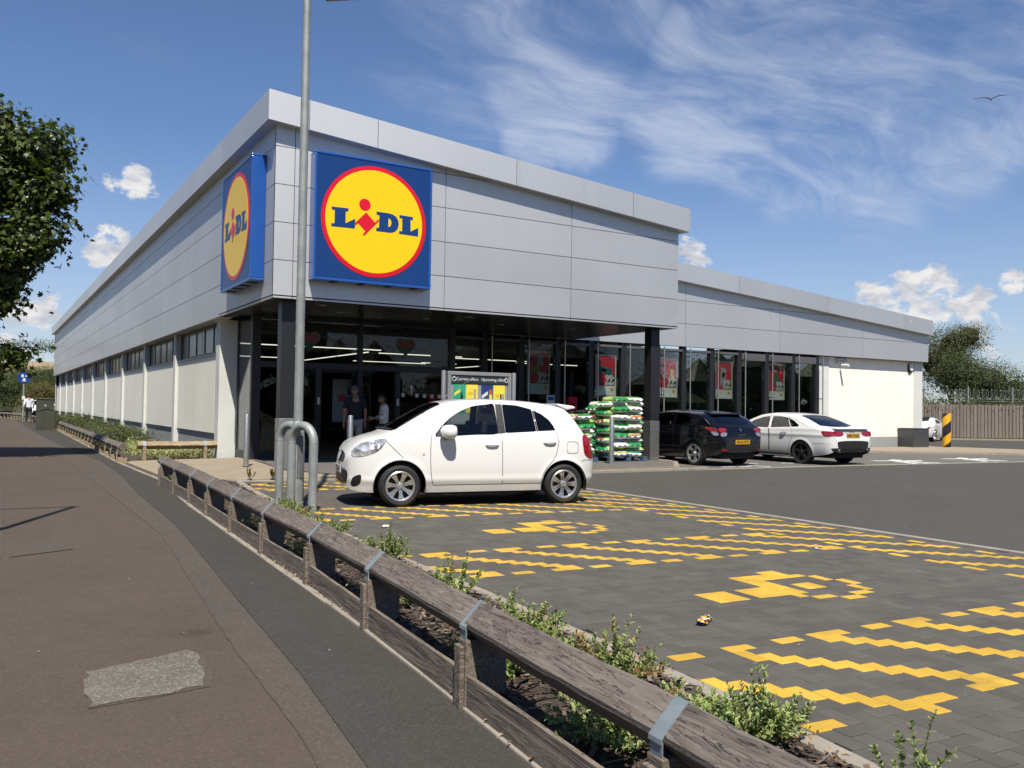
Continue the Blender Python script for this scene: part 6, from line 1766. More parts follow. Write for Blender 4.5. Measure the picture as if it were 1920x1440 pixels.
pallet(7.62, .72, 'blue pallet under the low stack of compost bags')
stack(7.62, .72, 9, 'low stack', colsA)

# ---------------------------------------------------------------- litter
lt = thing('crumpled_wrapper', 'crumpled black and gold wrapper lying on the grey paving', 'litter', (-.767, -13.2, .01), .5)
def crumple(col, s, seed, parent, off=(0, 0, 0)):
    bm = bmesh.new(); bmesh.ops.create_icosphere(bm, subdivisions=3, radius=1)
    for v_ in bm.verts:
        n_ = 1 + .55 * noise.noise(v_.co * 2.2 + Vector((seed, 0, 0))) + .3 * noise.noise(v_.co * 5 + Vector((0, seed, 0)))
        v_.co = Vector((v_.co.x * s * 1.6 * n_, v_.co.y * s * n_, max(-.004, v_.co.z * s * .55 * n_ + s * .4)))
    me = bpy.data.meshes.new('foil'); bm.to_mesh(me); bm.free(); me.materials.append(col)
    o = inst('foil', me, parent, off); return o
t = NT('wrapper_foil'); v = t.coord(); t.set(Base_Color=t.ramp(t.voronoi(v, 38, 'Color'), [(0, (.01, .01, .012)), (.5, (.02, .02, .02)), (.55, (.6, .6, .58)), (.75, (.6, .33, .05))], 'CONSTANT'), Roughness=.25)
crumple(t.m, .035, 1, lt, (-.045, 0, 0)); crumple(t.m, .034, 4, lt, (.05, .012, 0))
lt = thing('wrapper', 'small white scrap of wrapper on the paving near the hoops', 'litter', (-.882, -8.07, .006), .2); crumple(M_white, .028, 7, lt)
lt = thing('paper_scrap', 'tiny pale scrap of paper lying on the grey paving beyond the wheelchair mark', 'litter', (2.46, -11.4, .004), .9)
m = MB(); m.prism([(-.04, -.012, 0), (.03, -.018, 0), (.045, .008, 0), (-.02, .016, 0)], (0, 0, .004), (0, 0, .012)); m.build('scrap', M_white, lt)
rr = random.Random(77); m = MB()
for k in range(84):
    if k < 30: x, y = rr.uniform(-4.6, -2.9), rr.uniform(-13.5, 4)
    elif k < 56: x, y = rr.uniform(4.6, 14), rr.uniform(-13, -2.2)
    else: x, y = rr.uniform(-1.2, 4), rr.uniform(-15, -7)
    s_ = rr.uniform(.002, .008) * (1.5 if k >= 30 else 1); a = rr.uniform(0, pi)
    m.prism([(x + cos(a + q * 1.26) * s_ * rr.uniform(.6, 1.3), y + sin(a + q * 1.26) * s_ * rr.uniform(.6, 1.3), .004) for q in range(5)], (0, 0, 0), (0, 0, .004))
setp(m.build('gum_and_grit', M_plinth), kind='stuff')

# ---------------------------------------------------------------- left distance: cabinets, cycle sign, far posts
M_cab = pm('cabinet_green', (.072, .076, .052), .55, var=.2, scale=3, dirt=.4, geo=True)
cb = thing('utility_cabinet', 'taller dark green utility cabinet at the edge of the footpath', 'cabinet', (-2.34, 33.0, 0))
MB().box(-.34, .44, -.28, .3, .05, 1.48).build('case', M_cab, cb, bevel=.015); MB().box(-.37, .47, -.31, .33, 1.48, 1.55).build('lid', M_cab, cb, bevel=.015); MB().box(-.36, .46, -.3, .32, 0, .06).build('plinth', M_cab, cb)
MB().box(.02, .08, -.29, -.281, 1.15, 1.22).build('label_plate', M_white, cb); MB().box(.05, .06, -.286, -.281, .1, 1.45).build('door_gap', M_dark, cb)
cb = thing('utility_cabinet', 'shorter dark green utility cabinet with pitched lid in front of the taller one', 'cabinet', (-2.22, 30.6, 0))
m = MB(); m.prism([(-.52, 0, 0), (.24, 0, 0), (.24, 0, .93), (-.14, 0, 1.03), (-.52, 0, .90)], (0, -.3, 0), (0, .3, 0)); m.build('case', M_cab, cb, bevel=.012)
m = MB(); m.prism([(-.56, 0, .905), (-.14, 0, 1.045), (.28, 0, .945), (.28, 0, .975), (-.14, 0, 1.075), (-.56, 0, .935)], (0, -.33, 0), (0, .33, 0)); m.build('lid', M_cab, cb)
MB().box(-.27, -.262, -.306, -.301, .05, .88).build('door_gap', M_dark, cb)
sp_ = thing('cycle_sign', 'round blue path sign on a grey post beside the footpath', 'sign', (-2.72, 50.0, 0))
MB().tube([(0, 0, 0), (0, 0, 3.0)], .055, 12).build('post', M_galv, sp_); m = MB(); m.lathe([(.0001, -.07), (.38, -.07), (.38, -.055)], (0, 0, 2.95), axis='Y', seg=28); m.build('disc', pm('sign_disc_blue', (.01, .06, .36), .4), sp_)
m = MB(); m.prism([(-.16, 0, 2.98), (-.02, 0, 2.98), (-.02, 0, 3.18), (-.16, 0, 3.18)], (0, -.078, 0), (0, -.072, 0)); m.prism([(.04, 0, 3.02), (.20, 0, 3.05), (.12, 0, 3.2)], (0, -.078, 0), (0, -.072, 0)); m.prism([(-.10, 0, 2.72), (.12, 0, 2.72), (.06, 0, 2.93), (-.04, 0, 2.93)], (0, -.078, 0), (0, -.072, 0)); m.build('symbol', M_white, sp_)
MB().box(-.09, .09, -.065, .065, 1.48, 1.72).build('sticker_band', M_white, sp_)
far_lamps = []
for x, y, h, lab in [(-6.4, 63, 3.1, 'short grey post with a white band at the left edge beyond the hedge'), (-1.9, 92, 8.4, 'distant lamp column in front of the trees left of the store'), (-6.2, 118, 9.2, 'farther lamp column with flat lantern among the left trees')]:
    lq = thing('far_post', lab, 'post', (x, y, 0)); MB().tube([(0, 0, 0), (0, 0, h)], [.075, .05], 10).build('pole', M_galv, lq)
    if h > 5: MB().box(-.1, .75, -.12, .12, h, h + .12).build('lantern', M_galv, lq, bevel=.03)
    else: MB().box(-.085, .085, -.085, .085, 1.5, 1.75).build('band', M_white, lq)
# ---------------------------------------------------------------- wooden fence, razor wire, right distance
t = NT('weathered_boards'); v = t.geo((5, 5, 1.2)); n_ = t.noise(v, 3, 6, .65); n2 = t.noise(t.geo((60, 60, 2)), 1, 3, .6)
c = t.mix(t.rnd(), (.15, .125, .105), (.26, .225, .19)); c = t.mix(t.map(n_, .3, .7, .0, .6), c, (.13, .105, .09)); c = t.mix(t.map(n2, .4, .7, 0, .4), c, (.10, .08, .07))
t.set(Base_Color=c, Roughness=.9); M_brd = t.m
wf = thing('wooden_fence', 'weathered close boarded timber fence beyond the corner of the store', 'fence', (0, 0, 0))
A_, B_ = Vector((38.2, 14.6, 0)), Vector((49.5, 7.4, 0)); d = (B_ - A_); L = d.length; d.normalize(); nn = Vector((-d.y, d.x, 0)); rz_ = atan2(d.y, d.x)
bmeshes = []
for q in range(4):
    m = MB(); h = 1.88 + .02 * q; m.prism([(-.055, 0, .05), (.055, 0, .05), (.055, 0, h - .06), (.03, 0, h - .015), (0, 0, h), (-.03, 0, h - .015), (-.055, 0, h - .06)], (0, -.011, 0), (0, .011, 0)); bmeshes.append(m.mesh('fence_board', M_brd))
rr = random.Random(3); s_ = 0.0; k = 0
while s_ < L:
    p = A_ + d * s_ + nn * (.0 if k % 2 else -.05)
    inst('fence_board', bmeshes[k * 7 % 4], wf, (p.x, p.y, .07 + rr.uniform(-.02, .02)), (0, rr.uniform(-.008, .008), rz_)); s_ += .098; k += 1
for z in (.45, 1.1, 1.65):
    MB().obox(A_ + d * (L / 2) + nn * .045 + Vector((0, 0, z)), d * (L / 2), nn * .02, (0, 0, .045)).build('rail', M_brd, wf)
rz = thing('razor_wire_fence', 'metal fence posts carrying coils of razor wire behind the timber fence', 'fence', (0, 0, 0))
off_ = nn * 1.6
for q in range(5):
    p = A_ + d * (1.0 + q * 2.55) + off_; MB().tube([(p.x, p.y, 0), (p.x, p.y, 3.05)], .045, 8).build('post', M_galv, rz)
m = MB(); pts = []
for k in range(1500):
    s_ = k / 1500 * L; a = k * .22; p = A_ + d * s_ + off_
    q = p + nn * (.05 * sin(a * .5)) + d * (.12 * cos(a)); pts.append((q.x, q.y, 2.62 + .26 * sin(a)))
m.tube(pts, .0085, 4); m.build('razor_coil', M_galv, rz)
m = MB()
for z in (2.32, 2.2, 1.9): m.tube([tuple(A_ + off_ + Vector((0, 0, z))), tuple(B_ + off_ + Vector((0, 0, z)))], .008, 4)
m.build('strand', M_galv, rz)
# ---------------------------------------------------------------- seagull
gl = thing('seagull', 'lone seagull gliding high in the right of the sky', 'bird', (Vector((0, 0, 0)) + CAM + (_F + _R2 * ((1858 - 960) / 1645.4) - _U2 * ((186 - 720) / 1645.4)) * 46)[:], radians(35))
m = MB(); m.lathe([(.001, -.26), (.03, -.2), (.065, -.05), (.06, .08), (.035, .2), (.012, .28)], axis='X', seg=12); m.build('bird_body', M_white, gl, smooth=60)
for s_ in (1, -1):
    m = MB(); pr = [(0, .0, .0), (.03, .35 * s_, .12), (-.05, .85 * s_, .10)]; prb = [(-.16, 0, 0), (-.14, .35 * s_, .10), (-.10, .85 * s_, .09)]
    for q in range(2): m.add([pr[q], pr[q + 1], prb[q + 1], prb[q]], [(0, 1, 2, 3)])
    m.add([(a, b, c_ + .012) for a, b, c_ in pr] + [(a, b, c_ + .008) for a, b, c_ in prb], [(0, 1, 4, 3), (1, 2, 5, 4)]); m.build('wing', pm('gull_grey', (.35, .36, .38), .7), gl)

# ================================================================ timber rail fence along the bed
def wood(name, lo, hi, ring=1.0):
    lo = tuple(x * .92 for x in lo); hi = tuple(x * .92 for x in hi)
    t = NT(name); v = t.coord('Object', (1.1, 14, 14)); v2 = t.coord('Object', (2.2, 60, 60))
    off = t.node('ShaderNodeCombineXYZ'); t.link(t.math('MULTIPLY', t.rnd(), 30), off.inputs[0]); t.link(t.math('MULTIPLY', t.rnd(), 11), off.inputs[1])
    va = t.node('ShaderNodeVectorMath', operation='ADD'); t.link(v, va.inputs[0]); t.link(off.outputs[0], va.inputs[1])
    n1 = t.noise(va.outputs[0], 1.0, 3, .5, .9)
    rings = t.math('FRACT', t.math('MULTIPLY', n1, 9.0 * ring)); n2 = t.noise(v2, 1.2, 4, .65)
    big = t.noise(t.coord('Object', (1, 1, 1)), 2.2, 5, .6)
    c = t.mix(t.map(rings, .1, .95), hi, lo); c = t.mix(t.map(n2, .35, .7, 0, .55), c, tuple(x * .45 for x in lo))
    c = t.mix(t.map(big, .35, .7, 0, .45), c, tuple(x * 1.25 for x in hi))
    cr = t.noise(va.outputs[0], 2.6, 4, .6, .4)
    ck = t.map(t.math('ABSOLUTE', t.math('SUBTRACT', cr, .5)), .010, .003)
    c = t.mix(t.math('MULTIPLY', ck, .85), c, (.012, .010, .009))
    kn = t.voronoi(t.coord('Object', (2.3, 9, 9)), 1.0)
    c = t.mix(t.map(kn, .16, .06, 0, .6), c, tuple(x * .4 for x in lo))
    h = t.math('SUBTRACT', t.math('ADD', t.math('MULTIPLY', rings, -.35), t.math('MULTIPLY', n2, .6)), t.math('MULTIPLY', ck, 1.6))
    t.set(Base_Color=c, Roughness=.88, Normal=t.bump(h, .6, .008)); t.b.inputs['Specular IOR Level'].default_value = .25
    return t.m
M_wood = wood('grey_weathered_timber', (.105, .086, .074), (.195, .168, .148))
M_woodb = wood('brown_timber', (.135, .11, .088), (.25, .21, .17))
M_woodw = wood('pale_timber', (.26, .19, .12), (.42, .33, .22))
RA = .098   # half diagonal of the rail
def local_bar(name, sect, a, b, mat, parent, jitter=0.0, seed=0):
    """bar with its own axis along local x; sect: (y,z) outline"""
    a, b = Vector(a), Vector(b); d = b - a; L = d.length; n = max(1, int(L / .14)); m = MB(); rr_ = random.Random(seed); k = len(sect)
    for q in range(n + 1):
        x = -L / 2 + L * q / n; jy, jz = rr_.uniform(-jitter, jitter), rr_.uniform(-jitter, jitter)
        for (y, z) in sect: m.v.append((x, y * (1 + rr_.uniform(-jitter, jitter) * 3) + jy, z * (1 + rr_.uniform(-jitter, jitter) * 3) + jz))
    for q in range(n):
        for w in range(k): m.f.append((q * k + w, q * k + (w + 1) % k, (q + 1) * k + (w + 1) % k, (q + 1) * k + w)); m.m.append(0)
    m.f.append(tuple(range(k - 1, -1, -1))); m.m.append(0); m.f.append(tuple(n * k + w for w in range(k))); m.m.append(0)
    o = m.build(name, mat, parent, smooth=30); o.location = (a + b) / 2
    o.rotation_mode = 'QUATERNION'; o.rotation_quaternion = d.to_track_quat('X', 'Z'); return o
DIA = []
for k in range(4):
    a = pi / 2 * k
    for o_ in (-.10, .10): DIA.append((RA * .97 * cos(a + o_) , RA * .97 * sin(a + o_)))
def rail_fence(lab, line, zc, matr, posts_mat, step=1.52, boards=True, lengths=2, first=.06, name='timber_rail_fence'):
    root = thing(name, lab, 'fence')
    pts = []; tot = 0
    for a, b in zip(line, line[1:]):
        n = max(1, int(math.dist(a, b) / .02))
        for k in range(n): pts.append((a[0] + (b[0] - a[0]) * k / n, a[1] + (b[1] - a[1]) * k / n))
    pts.append(line[-1])
    cum = [0]
    for a, b in zip(pts, pts[1:]): cum.append(cum[-1] + math.dist(a, b))
    def at(s):
        for i, c in enumerate(cum):
            if c >= s: return Vector((*pts[i], 0))
        return Vector((*pts[-1], 0))
    tot = cum[-1]; stations = []; s = first
    while s < tot: stations.append(s); s += step
    cuts = [0] + stations[lengths::lengths] + [tot]
    for q, (a, b) in enumerate(zip(cuts, cuts[1:])):
        if b - a < .1: continue
        A, B = at(a + .002), at(b - .002); A.z = B.z = zc
        local_bar('rail', DIA, A, B, matr, root, .0022, q)
    prev = None
    for q, s_ in enumerate(stations):
        p = at(s_); d = (at(min(s_ + .3, tot)) - at(max(s_ - .3, 0))).normalized(); nrm = Vector((-d.y, d.x, 0))
        if nrm.x > 0: nrm = -nrm       # towards the footpath
        rr_ = random.Random(q)
        z1 = zc - .058
        lz = rr_.uniform(-.006, .006)
        po = MB(); w, dp = .045, .105
        loc = p
        v = []
        for (sd, sn) in ((-w, dp), (w, dp), (w, -dp), (-w, -dp)): v.append((sd, sn))
        po.prism([(-.045, -.105, 0), (.045, -.105, 0), (.045, .105, 0), (-.045, .105, 0)], (0, 0, -.12), (0, 0, z1 + lz))
        o = po.build('post', posts_mat, root, bevel=.006); o.location = p; o.rotation_mode = 'QUATERNION'
        R = Matrix((d, -nrm, Vector((0, 0, 1)))).transposed(); o.rotation_quaternion = R.to_quaternion()
        # front slip of the post, lighter and narrower
        f = MB().obox(p + nrm * .118 + Vector((0, 0, (z1 - .03) / 2 - .03)), d * .036, nrm * .012, (0, 0, (z1 - .03) / 2 + .03)); f.build('post_facing', posts_mat, root, bevel=.004)
        # strap over the rail, folded down both faces
        sw = .034; th = .0045; m = MB()
        c = p + Vector((0, 0, zc)); e = RA + .001
        prof = [(e + .002, -.015), (e, 0), (0, e), (-e, 0), (-e - .002, -.015)]
        pro = [((x / abs(x) if x else 0) * (abs(x) + th * (1.4 if x else 0)), z + (th * 1.4 if z > .01 else 0)) for x, z in prof]
        ring = [c + nrm * x + Vector((0, 0, z)) for x, z in prof]; ringo = [c + nrm * x + Vector((0, 0, z)) for x, z in pro]
        n = len(prof); vs = [r - d * sw for r in ring] + [r + d * sw for r in ring] + [r - d * sw for r in ringo] + [r + d * sw for r in ringo]
        fs = []
        for k in range(n - 1):
            fs += [(2 * n + k, 2 * n + k + 1, 3 * n + k + 1, 3 * n + k), (k, n + k, n + k + 1, k + 1), (k, k + 1, 2 * n + k + 1, 2 * n + k), (n + k, 3 * n + k, 3 * n + k + 1, n + k + 1)]
        fs += [(0, 2 * n, 3 * n, n), (n - 1, 2 * n - 1, 4 * n - 1, 3 * n - 1)]
        m.add(vs, fs)
        m.obox(c + nrm * (e - .001) + Vector((0, 0, -.085)), d * (sw * .92), nrm * .003, (0, 0, .075))
        m.obox(c - nrm * (e - .001) + Vector((0, 0, -.085)), d * (sw * .92), nrm * .003, (0, 0, .075))
        st_ = m.build('strap', M_galvb, root)
        bt = MB(); bt.lathe([(.0001, .006), (.008, .005), (.009, 0)], seg=10); b_ = bt.build('bolt', M_galvb, st_); b_.location = c + nrm * (e + .002) + Vector((0, 0, -.12)); b_.rotation_mode = 'QUATERNION'; b_.rotation_quaternion = nrm.to_track_quat('Z', 'Y')
        if boards and prev is not None:
            A = prev + (p - prev).normalized() * .048 + nrm * .088; B = p - (p - prev).normalized() * .048 + nrm * .088
            A.z = .082; B.z = .082 + rr_.uniform(-.006, .01)
            local_bar('gravel_board', [(-.012, -.085), (.012, -.085), (.012, .080), (-.012, .080)], A, B, posts_mat, root, .0012, q + 50)
        prev = p
    return root
RAIL = [(-2.19, -1.15), (-2.215, -1.75), (-2.255, -3.06), (-2.30, -4.43), (-2.40, -6.25), (-2.47, -7.83), (-2.545, -9.38), (-2.60, -10.9), (-2.72, -12.47), (-2.845, -13.98), (-2.96, -15.45), (-3.10, -16.95), (-3.3, -19.6)]
rail_fence('grey weathered timber rail with steel straps along the planting bed, running to the foreground', smooth_line(RAIL, 4), .384, M_wood, M_woodb, 1.525, True, 1, .55)
rail_fence('far timber rail beside the footpath below the clipped hedge', [(-2.12, 4.55), (-2.08, 8), (-1.98, 14), (-1.86, 24), (-1.80, 29.8)], .36, M_wood, M_woodw, 1.35, False, 2, .15)
rail_fence('short brown timber rail running from the footpath to the white pier', [(-1.72, 5.42), (-.8, 5.40), (.16, 5.38)], .36, M_woodw, M_woodw, 1.42, False, 4, .18)
rail_fence('distant timber rail with pale posts in front of the low hedge', [(-1.95, 34.5), (-2.0, 45), (-2.5, 54.5), (-3.3, 62), (-4.6, 70)], .36, M_wood, M_woodw, 1.5, False, 3, .3)

# ================================================================ leaves and plants
def leaf_mat(name, lo, hi, tr=.25, rough=.5, vein=None):
    lo = tuple(x * .72 for x in lo); hi = tuple(x * .72 for x in hi)
    t = NT(name); c = t.ramp(t.island(), [(0, lo), (.75, hi), (1, tuple(min(1, x * 1.35) for x in hi))])
    c = t.mix(1.0, c, t.ramp(t.noise(t.geo(), .7, 3, .5), [(.3, (.75,) * 3), (.7, (1.2,) * 3)]), 'MULTIPLY')
    t.set(Base_Color=c, Roughness=rough); t.b.inputs['Specular IOR Level'].default_value = .35
    td = t.node('ShaderNodeBsdfTranslucent'); t.link(t.mix(.35, c, (.35, .5, .05)), td.inputs[0])
    mx = t.node('ShaderNodeMixShader'); mx.inputs[0].default_value = tr
    t.link(t.b.outputs[0], mx.inputs[1]); t.link(td.outputs[0], mx.inputs[2]); t.link(mx.outputs[0], t.out.inputs[0])
    return t.m
M_lf = leaf_mat('shrub_leaf', (.085, .15, .035), (.20, .29, .075), .25)
M_lfm = leaf_mat('shrub_leaf_margin', (.38, .44, .14), (.58, .62, .26), .25)
M_lfb = leaf_mat('shrub_leaf_brown', (.20, .10, .035), (.36, .22, .09), .2)
M_stem = pm('green_stem', (.14, .16, .06), .7)
M_twig = pm('brown_twig', (.10, .07, .045), .9)
def leafv(m, p, d, up, L, W, mi_in=0, mi_rim=1):
    """one folded oval leaf with a pale margin"""
    d = d.normalized(); s = d.cross(up)
    if s.length < 1e-3: s = d.cross(Vector((1, 0, 0)))
    s.normalize(); n = s.cross(d).normalized()
    b = len(m.v)
    P = [p, p + d * L * .30 + s * W * .5 + n * W * .12, p + d * L * .68 + s * W * .46 + n * W * .12, p + d * L, p + d * L * .68 - s * W * .46 + n * W * .12, p + d * L * .30 - s * W * .5 + n * W * .12]
    Q = [p + d * L * .10, p + d * L * .34 + s * W * .31 + n * W * .07, p + d * L * .64 + s * W * .28 + n * W * .07, p + d * L * .86, p + d * L * .64 - s * W * .28 + n * W * .07, p + d * L * .34 - s * W * .31 + n * W * .07]
    m.v += [tuple(v) for v in P + Q]
    for k in range(6): m.f.append((b + k, b + (k + 1) % 6, b + 6 + (k + 1) % 6, b + 6 + k)); m.m.append(mi_rim)
    m.f.append((b + 6, b + 7, b + 8, b + 9)); m.m.append(mi_in); m.f.append((b + 9, b + 10, b + 11, b + 6)); m.m.append(mi_in)
def shrub(lab, loc, h, rad, nst, seed, brown=.03, lean=(0, 0), leafL=.034, group='variegated shrubs in the planting bed', tall=0):
    root = thing('shrub', lab, 'shrub', loc, 0, group); rr_ = random.Random(seed); lm, sm = MB(), MB()
    for k in range(nst + tall):
        a = rr_.uniform(0, 2 * pi); r0 = rad * .35 * sqrt(rr_.random()); r1 = rad * sqrt(rr_.random())
        hh = h * rr_.uniform(.45, 1.0) if k < nst else h * rr_.uniform(1.1, 1.45)
        if k >= nst: r1 *= .6
        p0 = Vector((r0 * cos(a), r0 * sin(a), 0)); p2 = Vector((r1 * cos(a) + lean[0] * hh, r1 * sin(a) + lean[1] * hh, hh * (1 - .25 * (r1 / rad) ** 2)))
        p1 = p0.lerp(p2, .5) + Vector((0, 0, hh * .10)) + Vector((rr_.uniform(-.03, .03), rr_.uniform(-.03, .03), 0))
        pts = [p0 * (1 - t) ** 2 + p1 * (2 * t * (1 - t)) + p2 * t * t for t in [q / 7 for q in range(8)]]
        sm.tube(pts, [.0035, .0033, .003, .0028, .0025, .002, .0016, .001], 4, caps=False)
        nl = int(9 + hh * (46 if k < nst else 22)); isb = rr_.random() < brown
        for q in range(nl):
            f = .18 + .82 * q / (nl - 1); i = min(6, int(f * 7)); p = pts[i].lerp(pts[i + 1], f * 7 - i); ax = (pts[i + 1] - pts[i]).normalized()
            az = q * 1.571 + rr_.uniform(-.5, .5) + k; s = ax.cross(Vector((cos(az), sin(az), .2))).normalized()
            dd = (s * rr_.uniform(.8, 1.0) + ax * rr_.uniform(.3, .9) + Vector((0, 0, rr_.uniform(-.15, .35))))
            L = leafL * rr_.uniform(.65, 1.2) * (1.0 if f < .9 else .75); b = isb or rr_.random() < brown * .5
            for sg_ in (1, -1) if q % 2 == 0 else (1,):
                d2 = dd if sg_ > 0 else (dd - s * 2 * dd.dot(s))
                leafv(lm, p, d2, Vector((rr_.uniform(-.3, .3), rr_.uniform(-.3, .3), 1)), L, L * .58, 2 if b else 0, 2 if b else (1 if rr_.random() < .75 else 0))
    lm.build('foliage', [M_lf, M_lfm, M_lfb], root, recalc=False); sm.build('stems', M_stem, root, recalc=False)
S_ = [
 ('small pale green shrub behind the rail at its far end', (-1.95, -3.7), .60, .26, 26, 0, 0),
 ('low shrub showing through the rail below the first straps', (-2.1, -2.6), .40, .25, 22, .02, 0),
 ('shrub at the foot of the two steel hoops', (-1.78, -6.7), .50, .34, 40, .05, 0),
 ('bushy pale green shrub spilling over the rail right of the hoops', (-1.98, -7.8), .66, .38, 64, .03, 2),
 ('wide pale green shrub beyond the rail, between hoops and round tuft', (-1.96, -8.9), .60, .36, 58, .03, 3),
 ('low dark foliage under the rail beside the fifth post', (-2.2, -8.3), .36, .32, 38, .02, 0),
 ('rounded leafy tuft standing against the bay kerb', (-1.88, -10.45), .60, .24, 44, .02, 3),
 ('low foliage under the rail in front of the rounded tuft', (-2.25, -10.2), .36, .36, 44, .02, 0),
 ('few thin sprigs rising along the bay kerb', (-1.93, -11.9), .40, .16, 8, .05, 3),
 ('low leafy growth under the rail, middle of the foreground', (-2.30, -11.9), .34, .38, 42, .03, 0),
 ('spreading shrub with upright sprigs, left of the yellow tinged one', (-2.16, -13.15), .52, .28, 46, .04, 5),
 ('shrub with yellow and brown tinged leaves touching the rail', (-2.22, -14.05), .56, .33, 62, .22, 6),
 ('low foliage below the rail under the yellow tinged shrub', (-2.50, -13.6), .32, .34, 46, .04, 0),
 ('leafy green shrub in the right foreground beside the last strap', (-2.16, -14.95), .54, .26, 58, .05, 5),
 ('low dark leafy growth beneath the rail near the frame bottom', (-2.56, -14.7), .33, .34, 52, .03, 0),
 ('two small sprigs at the bottom edge right of the rail', (-2.0, -15.55), .50, .17, 6, .03, 2),
]
for k, (lab, (x, y), h, r, n, br, tl) in enumerate(S_): shrub(lab, (x, y, .05), h * (.43 if h > .42 else .66), r * (1.0 if h > .42 else 1.15), int(n * (1.25 if h > .42 else 2.0)), 100 + k, br, (.0, .0), .028, tall=tl)
# brown dead seedlings on the buff paving end of the bed
for k, (x, y, lab) in enumerate([(-.75, -1.5, 'dead brown seedling at the end of the bed near the white pier'), (-.35, -1.6, 'second dead brown seedling by the buff paving')]):
    shrub(lab, (x, y, .06), .22, .09, 9, 300 + k, 1.0, leafL=.03, group='dead seedlings')

def leaf_cloud(m, blobs_, n, size, seed, shape='quad', dens_shell=.75, flat=.0):
    rr_ = random.Random(seed); vol = [b[3] * b[4] * b[5] for b in blobs_]; tot = sum(v ** .67 for v in vol)
    for b, v in zip(blobs_, vol):
        nb = int(n * v ** .67 / tot); ncl = max(4, nb // 34)
        for c in range(ncl):
            while True:
                u = Vector((rr_.gauss(0, 1), rr_.gauss(0, 1), rr_.gauss(0, 1)))
                if u.length > .1: break
            u.normalize(); r = 1 - (1 - rr_.random() ** .45) * dens_shell; r *= rr_.uniform(.86, 1.10)
            cc = Vector((b[0] + u.x * b[3] * r, b[1] + u.y * b[4] * r, b[2] + u.z * b[5] * r)); spr = size * (rr_.uniform(1.0, 1.9) if shape == 'maple' else rr_.uniform(2.2, 4.2))
            tilt = (u + Vector((0, 0, .8))).normalized()
            for q in range(34):
                p = cc + Vector((rr_.gauss(0, spr), rr_.gauss(0, spr), rr_.gauss(0, spr * .55)))
                nrm = (tilt + Vector((rr_.gauss(0, .45), rr_.gauss(0, .45), rr_.gauss(0, .45)))).normalized()
                a = Vector((rr_.gauss(0, 1), rr_.gauss(0, 1), rr_.gauss(0, 1))); s = nrm.cross(a).normalized(); t_ = nrm.cross(s); L = size * rr_.uniform(.6, 1.25)
                bs = len(m.v)
                if shape == 'maple':
                    for ang, rad in ((90, 1.0), (62, .52), (40, .92), (14, .48), (-14, .70), (-70, .34), (-110, .34), (194, .70), (166, .48), (140, .92), (118, .52)):
                        w = radians(ang); m.v.append(tuple(p + (s * cos(w) + t_ * sin(w)) * (L * rad * .62) - nrm * (L * .16 * rad * rad)))
                    m.f.append(tuple(range(bs, bs + 11))); m.m.append(0)
                else:
                    for (x, y) in ((0, -.5), (.28, 0), (0, .5), (-.28, 0)): m.v.append(tuple(p + s * (x * L) + t_ * (y * L) + nrm * (.08 * L if y else 0)))
                    m.f.append((bs, bs + 1, bs + 2)); m.m.append(0); m.f.append((bs, bs + 2, bs + 3)); m.m.append(0)
M_maple = leaf_mat('maple_leaf', (.020, .040, .009), (.085, .115, .022), .18, .38)
M_tr1 = leaf_mat('tree_leaf', (.030, .050, .014), (.085, .115, .032), .2, .6)
M_tr2 = leaf_mat('tree_leaf_olive', (.045, .060, .018), (.120, .130, .045), .2, .6)
M_tr3 = leaf_mat('tree_leaf_deep', (.018, .034, .012), (.055, .085, .025), .2, .6)
M_tr4 = leaf_mat('tree_leaf_amber', (.09, .075, .018), (.20, .16, .04), .2, .6)
M_hedge = leaf_mat('hedge_leaf', (.040, .060, .016), (.115, .135, .035), .15, .5)
M_hedgeb = leaf_mat('hedge_leaf_brown', (.09, .05, .02), (.20, .13, .05), .15, .6)
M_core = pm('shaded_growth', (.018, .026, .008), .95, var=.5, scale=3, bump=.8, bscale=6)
M_bark = pm('bark', (.085, .07, .055), .95, var=.35, scale=5, bump=.6, bscale=25)
def tree(name, lab, loc, trunk_h, trunk_r, blobs_, n, size, mat, seed, shape='quad', group=None, cat='tree', core=True):
    root = thing(name, lab, cat, loc, 0, group); rr_ = random.Random(seed)
    m = MB(); leaf_cloud(m, blobs_, n if shape == 'maple' else int(n * 3.0), size if shape == 'maple' else size * .46, seed, shape); m.build('crown', mat, root, recalc=False)
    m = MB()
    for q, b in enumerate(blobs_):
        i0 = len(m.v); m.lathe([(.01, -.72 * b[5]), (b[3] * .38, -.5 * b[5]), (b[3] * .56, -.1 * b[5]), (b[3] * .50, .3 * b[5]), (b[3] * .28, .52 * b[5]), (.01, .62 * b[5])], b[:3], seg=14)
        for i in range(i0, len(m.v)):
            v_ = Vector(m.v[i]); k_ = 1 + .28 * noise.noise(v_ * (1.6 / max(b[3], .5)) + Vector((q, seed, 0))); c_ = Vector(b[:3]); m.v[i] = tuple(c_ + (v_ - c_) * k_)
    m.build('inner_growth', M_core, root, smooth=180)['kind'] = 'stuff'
    if trunk_h:
        m = MB(); m.tube([(0, 0, -.2), (.03, .02, trunk_h * .3), (-.02, .05, trunk_h * .65), (0, 0, trunk_h)], [trunk_r * 1.25, trunk_r, trunk_r * .85, trunk_r * .5], 12)
        for b in blobs_:
            z0 = trunk_h * rr_.uniform(.35, .9); e = Vector(b[:3]); s0 = Vector((0, 0, z0))
            m.tube([s0, s0.lerp(e, .5) + Vector((0, 0, -.2)), e], [trunk_r * .42, trunk_r * .3, trunk_r * .10], 7)
        m.build('trunk', M_bark, root, smooth=60)
    return root
T0 = Vector((-5.7, 7.2, 0))
